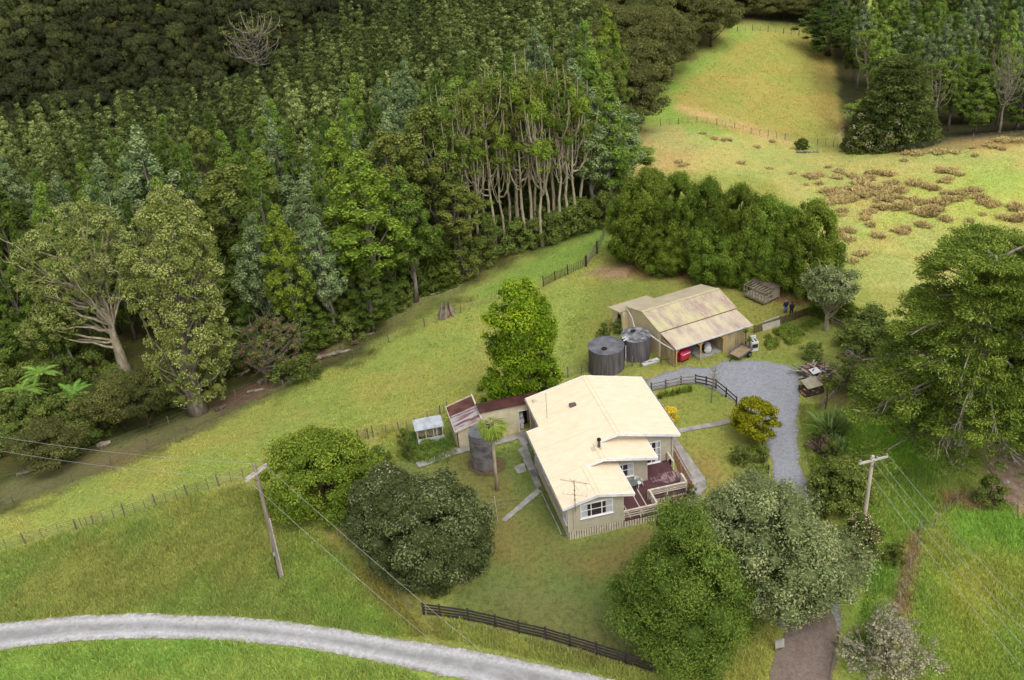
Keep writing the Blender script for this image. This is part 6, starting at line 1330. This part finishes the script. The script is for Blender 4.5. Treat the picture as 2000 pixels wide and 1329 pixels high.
fence('wire_fence', [(1290,246),(1325,243),(1362,241),(1400,246),(1435,253),(1467,262),(1500,268),(1533,274),(1596,283),(1628,288),(1660,297)], 'wire fence crossing the hill pasture', 3.5, 1.15, .055, batt=1, m=m_wood)
fence('wire_fence', [(1660,297),(1760,298),(1830,287),(1900,276),(1950,271),(2020,268)], 'wire fence along the right crest before the woods', 5, 1.1, .07, batt=2)
fence('wire_fence', [(1440,62),(1470,60),(1500,63),(1530,66),(1560,70),(1590,74)], 'dark fence on the hilltop of the far pasture', 5, 1.2, .07, batt=1, m=m_blackw)
fence('wire_fence', [(640,1035),(680,1062),(720,1100),(760,1145),(800,1190),(832,1205)], 'thin paling fence below the round tree and dark bush', 1.6, 1.1, .04, wires=(.5, 1.0), m=m_oldw)
fence('wire_fence', [(1745,1225),(1758,1180),(1765,1150),(1778,1110),(1790,1070),(1795,1045),(1822,1030),(1845,1000),(1870,985),(1905,972),(1935,970),(1955,985),(1990,1000)], 'overgrown wire fence with pale leaning posts in the right paddock', 2.4, 1.15, .055, wires=(.5, .9), m=m_oldw, lean=.12)
fence('wire_fence', [(1486,882),(1492,905),(1500,930),(1506,955)], 'short wire fence between lawn edge plants and the drive', 1.6, 1.0, .05, wires=(.5, .95), m=m_dark)
def railfence(name, pxs, label, step, ph, rails, m, pw=.12, rw=.035, rh=.12, cat='fence', mr=None):
    P_ = along(pxs, step); O = P_[0].copy(); o = thing(name, O, label, cat)
    for p in P_: q = p - O; mb = MB(); mb.box(q[0] - pw / 2, q[0] + pw / 2, q[1] - pw / 2, q[1] + pw / 2, q[2] - .3, q[2] + ph); mb.build('post', m, o)
    for z in rails:
        mb = MB()
        for a, b_ in zip(P_, P_[1:]): a_ = a - O; c_ = b_ - O; mb.beam((a_[0], a_[1] - pw * .5, a_[2] + z), (c_[0], c_[1] - pw * .5, c_[2] + z), rw, rh)
        mb.build('rail', mr or m, o)
    return o
railfence('rail_fence', [(1272,765),(1300,759),(1330,752),(1358,750)], 'grey rail fence between house and gravel turning area', 1.9, .95, (.85, .5, .2), m_blackw, mr=m_oldw)
railfence('rail_fence', [(1358,750),(1379,754),(1398,760)], 'dark three rail fence by the bare sapling', 1.7, 1.05, (.95, .6, .25), m_blackw)
railfence('rail_fence', [(1398,760),(1418,776),(1438,794)], 'dark two rail fence running down to the golden-green tree', 1.6, 1.05, (.95, .55), m_blackw)
railfence('rail_fence', [(828,1200),(860,1204),(915,1212),(968,1224),(1014,1236),(1066,1248),(1113,1262),(1165,1278),(1222,1296),(1278,1314)], 'long black rail fence between the lawn and the gravel road', 2.2, 1.15, (1.05, .78, .5, .22), m_blackw, pw=.15, rh=.15)
railfence('board_fence', [(1473,651),(1490,645),(1522,634),(1552,624),(1582,613)], 'low mossy board fence right of the big shed', 1.8, .95, (.8, .6, .4, .2, .05), mat('mossy_board', C(134, 124, 82), C(106, 96, 62), 3, .9), rh=.19)
railfence('board_fence', [(1582,613),(1600,622),(1625,634),(1648,646),(1664,654)], 'weathered grey-green rail fence beside the pale-trunked tree', 1.9, .95, (.85, .5, .2), mat('grey_green_rail', C(164, 156, 124), C(128, 122, 92), 3, .9), rh=.16)
a = gp(1487, 646); c = gp(1521, 634); d = c - a; o = thing('leaning_sheet', a, 'pale grey sheet panel leaning on the low board fence', 'panel', None, math.atan2(d[1], d[0]))
mb = MB(); mb.prism([(-.25, -.05), (-.22, -.05), (.02, 1.0), (-.01, 1.0)], 0, float(np.linalg.norm(d[:2])), 'x'); mb.build('sheet', mat('pale_sheet', C(206, 198, 186), C(180, 172, 158), 1.5, .8), o)
mb = MB()
for t_ in (.3, 1.5): mb.beam((t_, .05, 0), (t_, .05, .9), .06, .06)
mb.build('back_stay', m_wood, o)
# farm gate
a = gp(1145, 521); c = gp(1166, 496); d = c - a; L = float(np.linalg.norm(d[:2])); o = thing('farm_gate', a, 'grey wooden rail gate in the paddock fence near the shelter belt', 'gate', None, math.atan2(d[1], d[0]))
mb = MB()
for z in (.2, .45, .7, .95, 1.2): mb.box(0, L, -.02, .02, z - .04, z + .04)
mb.beam((0, .03, .2), (L, .03, 1.2), .03, .07); mb.build('rails', m_oldw, o)
for x in (0, L): mb = MB(); mb.box(x - .09, x + .09, -.09, .09, -.3, 1.45); mb.build('post', m_blackw, o)
# white rail at bottom, letter box board
b1 = gp(1634, 1262); b2 = gp(1618, 1345); mb = MB(); d = b2 - b1
o = thing('entrance_gate', b1, 'open pale metal gate at the right side of the drive entrance', 'gate', None, math.atan2(d[1], d[0])); L = float(np.linalg.norm(d[:2]))
for z in (.25, .6, 1.0): mb.tube([(0, 0, z), (L, 0, z)], .025, 8)
for x in (.0, L / 2, L): mb.tube([(x, 0, .2), (x, 0, 1.0)], .02, 8)
mb.build('frame', m_wire, o); mb = MB(); mb.tube([(-.1, 0, -.2), (-.1, 0, 1.3)], .08, 8); mb.build('post', m_wood, o)
b1 = gp(1522, 1272); o = thing('sign_board', b1, 'small pale tilted board on posts left of the drive entrance', 'board', None, .2)
mb = MB(); mb.prism([(-.05, .35), (.0, .35), (.12, 1.0), (.07, 1.0)], -.33, .33, 'x'); mb.build('board', m_conc, o); mb = MB()
for x in (-.25, .25): mb.box(x - .03, x + .03, .08, .14, -.2, .95)
mb.build('post', m_wood, o)
# power poles
m_pole = mat('weathered_pole', C(166, 152, 138, 1.2), C(116, 104, 94, 1.1), 2.5, .9, stretch=(2, 2, .2)); m_arm = mat('pale_crossarm', C(222, 214, 202), C(186, 174, 160), 3, .8); m_ins = mat('insulator', C(196, 200, 206), C(160, 164, 172), 5, .3)
def pole(loc, H, a0, a1, za, label, m, cover=False):
    """a0, a1: world offsets of the crossarm ends"""
    o = thing('power_pole', loc, label, 'power pole'); mb = MB(); mb.tube([(0, 0, -.5), (0, 0, H * .5), (0, 0, H)], [.19 if cover else .15, .15 if cover else .13, .12], 12); mb.build('post', m, o, smooth='auto')
    a0 = np.array([*a0, za]); a1 = np.array([*a1, za]); mb = MB(); off = np.array([0, -.17, 0]); mb.beam(a0 + off, a1 + off, .12, .14); mb.beam(a0 + off * -1, a1 + off * -1, .12, .14) if cover else None; mb.build('crossarm', m_arm, o)
    mb = MB(); mb.beam((0, -.17, za - .6), tuple(a0 * .5 + np.array([0, -.17, za * .5 - .02])), .03, .04); mb.beam((0, -.17, za - .6), tuple(a1 * .5 + np.array([0, -.17, za * .5 - .02])), .03, .04); mb.build('brace', m_wire, o)
    for t in ((.04, .96) if cover else (.04, .4, .62, .96)):
        p = a0 + (a1 - a0) * t; mb = MB(); mb.tube([(p[0], p[1] - .17, p[2] + .07), (p[0], p[1] - .17, p[2] + .16), (p[0], p[1] - .17, p[2] + .28)], [.03, .075, .05], 10); mb.build('insulator', m_ins, o, smooth='auto')
    if cover:
        mb = MB(); mb.box(.16, .24, -.1, -.02, .2, 5.8); mb.build('cable_cover', m_arm, o); mb = MB(); mb.box(-.12, .02, -.26, -.17, 2.3, 2.6); mb.build('meter_plate', m_ins, o); mb = MB(); mb.tube([(-.1, -.2, 2.3), (-.14, -.21, 0)], .02, 6); mb.build('earth_cable', m_dark, o)
    return o
pb_ = gp(549, 1127); PL = pb_.copy()
def armoff(base, px, py, z):
    w = P(px, py, base[2] + z); return (w[0] - base[0], w[1] - base[1])
zaL = 10.0; aL0 = armoff(PL, 497, 943, zaL); aL1 = armoff(PL, 536, 914, zaL); k = pixv(PL + [0, 0, zaL]); print('pole arm centre px', k, aL0, aL1)
cxy = ((aL0[0] + aL1[0]) / 2, (aL0[1] + aL1[1]) / 2); aL0 = (aL0[0] - cxy[0], aL0[1] - cxy[1]); aL1 = (aL1[0] - cxy[0], aL1[1] - cxy[1])
pole(PL, 10.8, aL0, aL1, zaL, 'tall weathered power pole with pale double crossarm on the left bank', m_pole, True)
PR = gp(1680, 1075); hs = np.arange(5, 14, .1); ys = pixv(PR + np.outer(hs, [0, 0, 1]))[1]; hR = float(hs[np.argmin(abs(ys - 893))]); print('right pole', hR, pixv(PR + [0, 0, hR]))
aR0 = armoff(PR, 1668, 894, hR); aR1 = armoff(PR, 1723, 880, hR)
aR0c = ((aR0[0] + aR1[0]) / 2, (aR0[1] + aR1[1]) / 2); 
pole(PR, hR + .1, (aR0[0] - aR0c[0], aR0[1] - aR0c[1]), (aR1[0] - aR0c[0], aR1[1] - aR0c[1]), hR - .15, 'pale power pole with a wide four-wire crossarm at the right', mat('pale_pole', C(214, 202, 188, 1.3), C(166, 152, 138, 1.2), 2.5, .9, stretch=(2, 2, .2)))
m_line = mat('power_line', C(196, 194, 190), C(170, 168, 166), 2, .5)
def span(a, pxend, zend, sag, label, r=.011):
    a = np.array(a, float); e = P(*pxend, zend); pts_ = [a + (e - a) * t - [0, 0, 4 * sag * t * (1 - t)] for t in np.linspace(0, 1, 25)]
    mb = MB(); mb.tube(pts_, r, 5); tag(mb.build('power_line', m_line), label, 'power line')
LA0 = PL + [aL0[0] * .92, aL0[1] * .92 - .17, zaL + .28]; LA1 = PL + [aL1[0] * .92, aL1[1] * .92 - .17, zaL + .28]
span(LA0, (-120, 858), -2 + 8, .6, 'lower of the two wires leaving the left pole over the paddock'); span(LA1, (-120, 832), -2 + 8, .6, 'upper of the two wires leaving the left pole over the paddock')
span(LA0, (900, 1300), 3.5, .3, 'wire from the left pole passing over the hedge towards the road, left one'); span(LA1, (1010, 1330), 3.5, .3, 'wire from the left pole over the dark bush towards the road, right one')
ra0 = np.array([aR0[0] - aR0c[0], aR0[1] - aR0c[1]]); ra1 = np.array([aR1[0] - aR0c[0], aR1[1] - aR0c[1]])
for t, ex, lb_ in ((.04, (2080, 1400), 'leftmost of the four wires from the right pole'), (.4, (2110, 1385), 'second wire from the left on the right pole'), (.62, (2130, 1370), 'third wire from the left on the right pole'), (.96, (2150, 1335), 'rightmost of the four wires from the right pole')):
    q = ra0 + (ra1 - ra0) * t; span(PR + [q[0], q[1] - .17, hR + .12], ex, 8.0, .5, lb_)
# ---- debris
def logthing(px, py, L, r, rz, label, m=None, n=5, seed=0):
    b_ = gp(px, py); g = random.Random(seed); mb = MB(); o = thing('fallen_log', b_, label, 'log', None, rz)
    mb.tube([(-L / 2, 0, r * .7), (-L / 6, .1 * L * .1, r * .9), (L / 6, 0, r * .8), (L / 2, .05 * L, r * .8)], [r, r * 1.15, r * .9, r * .6], 9); mb.build('stem', m or bark_grey, o)
    mb = MB()
    for k in range(n): x = g.uniform(-L / 2, L / 2); a = g.uniform(0, 3.1); l = g.uniform(.4, 1.1) * L * .25; mb.tube([(x, 0, r), (x + math.cos(a) * l * .6, g.choice((-1, 1)) * math.sin(a) * l, r + .2 * l), (x + math.cos(a) * l, g.choice((-1, 1)) * l, r + .35 * l)], [r * .35, r * .25, r * .1], 5, False)
    mb.build('branch_stubs', m or bark_grey, o)
logthing(905, 531, 3.2, .28, .25, 'pale fallen log at the foot of the layered dark conifer', bark_pale, 7, 1); logthing(790, 585, 2.8, .25, .6, 'grey log leaning by the forest edge left of the layered conifer', bark_pale, 3, 2)
logthing(640, 697, 3.6, .2, .45, 'long branch lying along the paddock edge', bark_pale, 8, 3); logthing(668, 690, 2.0, .18, .3, 'short broken branch beside the long one', bark_pale, 6, 4); logthing(700, 672, 1.6, .14, .1, 'small stick pile by the forest edge fence', bark_brown, 6, 5)
logthing(1578, 299, 3.6, .18, -.4, 'fallen log by the lone little tree on the pasture', bark_pale, 6, 6); logthing(515, 745, 1.6, .25, 1.0, 'pale stump remains before the twiggy brown bush', bark_pale, 5, 7); logthing(500, 765, 1.8, .15, .2, 'weathered branch in the grass below the stump remains', bark_pale, 5, 8)
logthing(432, 800, 1.2, .25, .8, 'short stump beside the thick flared trunk', bark_brown, 3, 9); logthing(204, 872, 1.3, .3, .5, 'whitish stump by the upper wires at left', bark_pale, 5, 10); logthing(50, 925, 1.6, .16, .4, 'twisted pale branch near the left border', bark_pale, 6, 11); logthing(135, 895, 1.5, .16, .2, 'pale branch litter under the brownish tree', bark_pale, 6, 12)
logthing(720, 655, 1.4, .12, .4, 'white sticks on the paddock slope', bark_pale, 5, 13); logthing(1100, 455, 2.0, .08, .2, 'thin pale pole lying on the grass at the forest foot', bark_pale, 0, 14); logthing(850, 575, 1.2, .1, .4, 'small rotten branch on the slope', bark_pale, 4, 15)
# big stump in the paddock
b_ = gp(871, 618); o = thing('tree_stump', b_, 'splintered grey-brown tree stump alone in the middle of the paddock', 'stump'); mb = MB(); g = random.Random(5)
for k in range(16): a = k * .39; r = g.uniform(.35, .75); h = g.uniform(.9, 1.9); mb.tube([(math.cos(a) * r * 1.5, math.sin(a) * r * 1.5, -.2), (math.cos(a) * r, math.sin(a) * r, h * .5), (math.cos(a) * r * .7, math.sin(a) * r * .7, h)], [.22, .17, .03], 6)
mb.build('splinters', bark_pale, o); mb = MB(); mb.dome((0, 0, 0), .8, .7, .9, 12, 6, False, .3); mb.build('rotten_core', mat('rotten_wood', C(166, 118, 84), C(110, 82, 62), 4, .95), o)
# wood piles
m_woods = [mat('cut_wood_%d' % 0, C(190, 150, 118), C(140, 104, 80), 5, .9), mat('dark_scrap', C(92, 80, 74), C(60, 52, 50), 5, .9), mat('grey_scrap', C(186, 178, 168), C(140, 132, 124), 5, .9)]
def pile(px, py, label, R, n, Hh, seed):
    b_ = gp(px, py); o = thing('wood_pile', b_, label, 'wood pile'); g = random.Random(seed)
    for j, nm in enumerate(('split_wood', 'dark_boards', 'grey_boards')):
        mb = MB()
        for k in range(n):
            a = g.uniform(0, 6.28); r = R * math.sqrt(g.random()); x, y = math.cos(a) * r, math.sin(a) * r; z = g.uniform(.05, Hh) * (1 - r / R * .8) + .05; d = g.uniform(0, 3.14); l = g.uniform(.2, .55) * (2.2 if j else 1)
            mb.beam((x - math.cos(d) * l, y - math.sin(d) * l, z), (x + math.cos(d) * l, y + math.sin(d) * l, z + g.uniform(-.25, .3)), g.uniform(.06, .2), g.uniform(.04, .12))
        mb.build(nm, m_woods[j], o)
    return o
pile(1590, 732, 'untidy heap of firewood, boards and scrap at the edge of the gravel', 1.35, 34, .9, 1); pile(1665, 700, 'second smaller rubbish heap under the bushes', .5, 8, .4, 2)
b_ = gp(1586, 735); o = thing('scrap_box', b_ + [.1, -.35, 0], 'white-topped dark box sitting in the scrap heap', 'box', None, .3); mb = MB(); mb.box(-.35, .35, -.35, .35, .0, .75); mb.build('body', m_dark, o); mb = MB(); mb.slab([(-.45, -.45, .8), (.45, -.4, .84), (.4, .4, .9), (-.42, .38, .84)], .04); mb.build('lid', m_pvc, o)
b_ = gp(1584, 766); o = thing('firewood_box', b_, 'open firewood box with a tilted grey lid sheet beside the gravel', 'box', None, .35); mb = MB()
for s_ in (-1, 1): mb.box(s_ * .95 - .03, s_ * .95 + .03, -.6, .6, 0, .75)
for z in (.1, .3, .5): mb.box(-.95, .95, -.63, -.59, z - .07, z + .07); mb.box(-.95, .95, .59, .63, z - .07, z + .07)
mb.build('frame', m_woods[1], o); mb = MB(); mb.slab([(-.85, -.62, .95), (.8, -.62, .9), (.85, .75, 1.05), (-.75, .75, 1.1)], .05); mb.build('lid', mat('grey_lid', C(190, 182, 156), C(160, 152, 128), 2, .8), o); mb = MB(); g = random.Random(8)
for k in range(60): x, y, z = g.uniform(-1.1, .9), g.uniform(-.6, .5), g.uniform(.05, .7); mb.beam((x, y - .2, z), (x + g.uniform(-.1, .1), y + .2, z + .03), .1, .09)
mb.build('firewood', m_woods[0], o)
# leaning fence pieces by the wood
railfence('rail_fence', [(1602,800),(1612,790),(1626,778),(1638,766)], 'collapsing weathered rail fence right of the firewood box', 1.7, .8, (.7, .4), m_oldw)
# sticks and T pole on the lawn, edging
b_ = gp(972, 1018); o = thing('pole_lying', b_, 'thin white pole standing on the lawn beyond the palm foot', 'pole'); mb = MB(); mb.tube([(0, 0, -.1), (-.08, .0, 2.5)], [.035, .03], 8); mb.build('shaft', m_arm, o)
for a_, c_, lb_ in (((938, 990), (1008, 976), 'upper long pale stick lying across the lawn'), ((938, 992), (1008, 978), None)):
    if lb_:
        a = gp(*a_); c = gp(*c_); mb = MB(); mb.tube([a + [0, 0, .06], (a + c) / 2 + [0, 0, .22], c + [0, 0, .1]], [.035, .03, .02], 6); tag(mb.build('stick', bark_pale), lb_, 'stick')
a = gp(940, 994); c = gp(1006, 985); mb = MB(); mb.tube([a + [0, 0, .05], (a + c) / 2 + [0, 0, .1], c + [0, 0, .06]], [.03, .03, .02], 6); tag(mb.build('stick', bark_pale), 'lower long pale stick lying across the lawn', 'stick')
P_ = along([(1057, 962), (1070, 990), (1086, 1022), (1096, 1045)], 1.0); mb = MB()
for a, c in zip(P_, P_[1:]): mb.beam(a + [0, 0, .06], c + [0, 0, .06], .08, .12)
tag(mb.build('garden_edging', m_conc), 'narrow concrete edging along the left side of the house', 'edging')
P_ = along([(1316, 872), (1334, 905), (1350, 932)], .8) ; mb = MB()
for a, c in zip(P_, P_[1:]): mb.beam(a + [0, 0, .08], c + [0, 0, .08], .05, .14)
P_ = along([(1322, 986), (1345, 966), (1362, 946)], .8)
for a, c in zip(P_, P_[1:]): mb.beam(a + [0, 0, .08], c + [0, 0, .08], .05, .14)
tag(mb.build('timber_edging', mat('orange_timber', C(214, 160, 116), C(176, 124, 88), 4, .9)), 'orange-brown timber edging round the bark borders', 'edging')
b_ = gp(1325, 930); 
b_ = P(1331, 902, .9); o = thing('garden_stake', gp(1330, 921), 'thin upright stake in the border beside the deck steps', 'stake'); mb = MB(); mb.tube([(0, 0, -.1), (0, 0, 1.5)], .02, 6); mb.build('shaft', m_arm, o)
# rubble on the right bank
g = random.Random(9); mb = MB()
for k in range(26):
    b_ = gp(g.uniform(1950, 2060), g.uniform(880, 990)); s_ = g.uniform(.12, .4); mb.dome(b_ + [0, 0, s_ * .2], s_, s_ * .8, s_ * .6, 7, 4, True, .5)
tag(mb.build('rubble', mat('pale_rubble', C(206, 196, 188), C(160, 146, 136), 3, .95)), 'pale rubble scattered over the clay bank at the right border', 'rubble', kind='stuff')
# ================================================================ light
w = bpy.data.worlds.new('World'); SC.world = w; w.use_nodes = True; nt = w.node_tree; nt.nodes.clear()
sky = nt.nodes.new('ShaderNodeTexSky'); sky.sky_type = 'NISHITA'; sky.sun_disc = False; ELV, AZ = math.radians(58), math.radians(155)
sky.sun_elevation = ELV; sky.sun_rotation = AZ; sky.air_density = 1.0; sky.dust_density = 3.0; sky.ozone_density = .6
bg = nt.nodes.new('ShaderNodeBackground'); bg.inputs[1].default_value = .15; wo = nt.nodes.new('ShaderNodeOutputWorld')
hs_ = nt.nodes.new('ShaderNodeHueSaturation'); hs_.inputs['Saturation'].default_value = .15; nt.links.new(sky.outputs[0], hs_.inputs['Color']); nt.links.new(hs_.outputs[0], bg.inputs[0]); nt.links.new(bg.outputs[0], wo.inputs[0])
sd = bpy.data.lights.new('sun', 'SUN'); sd.energy = .9; sd.angle = math.radians(40); sd.color = (1, .95, .87); so = bpy.data.objects.new('sun', sd); COL.objects.link(so)
dvec = Vector((math.sin(AZ) * math.cos(ELV), math.cos(AZ) * math.cos(ELV), math.sin(ELV))); so.rotation_euler = dvec.to_track_quat('Z', 'Y').to_euler(); so.location = (0, 0, 120)
vs_ = SC.view_settings; vs_.view_transform = 'Standard'; vs_.look = 'None'; vs_.gamma = 1; vs_.exposure = .8
SC.cycles.max_bounces = 5; SC.cycles.diffuse_bounces = 3; SC.cycles.transmission_bounces = 3
bpy.context.view_layer.update()
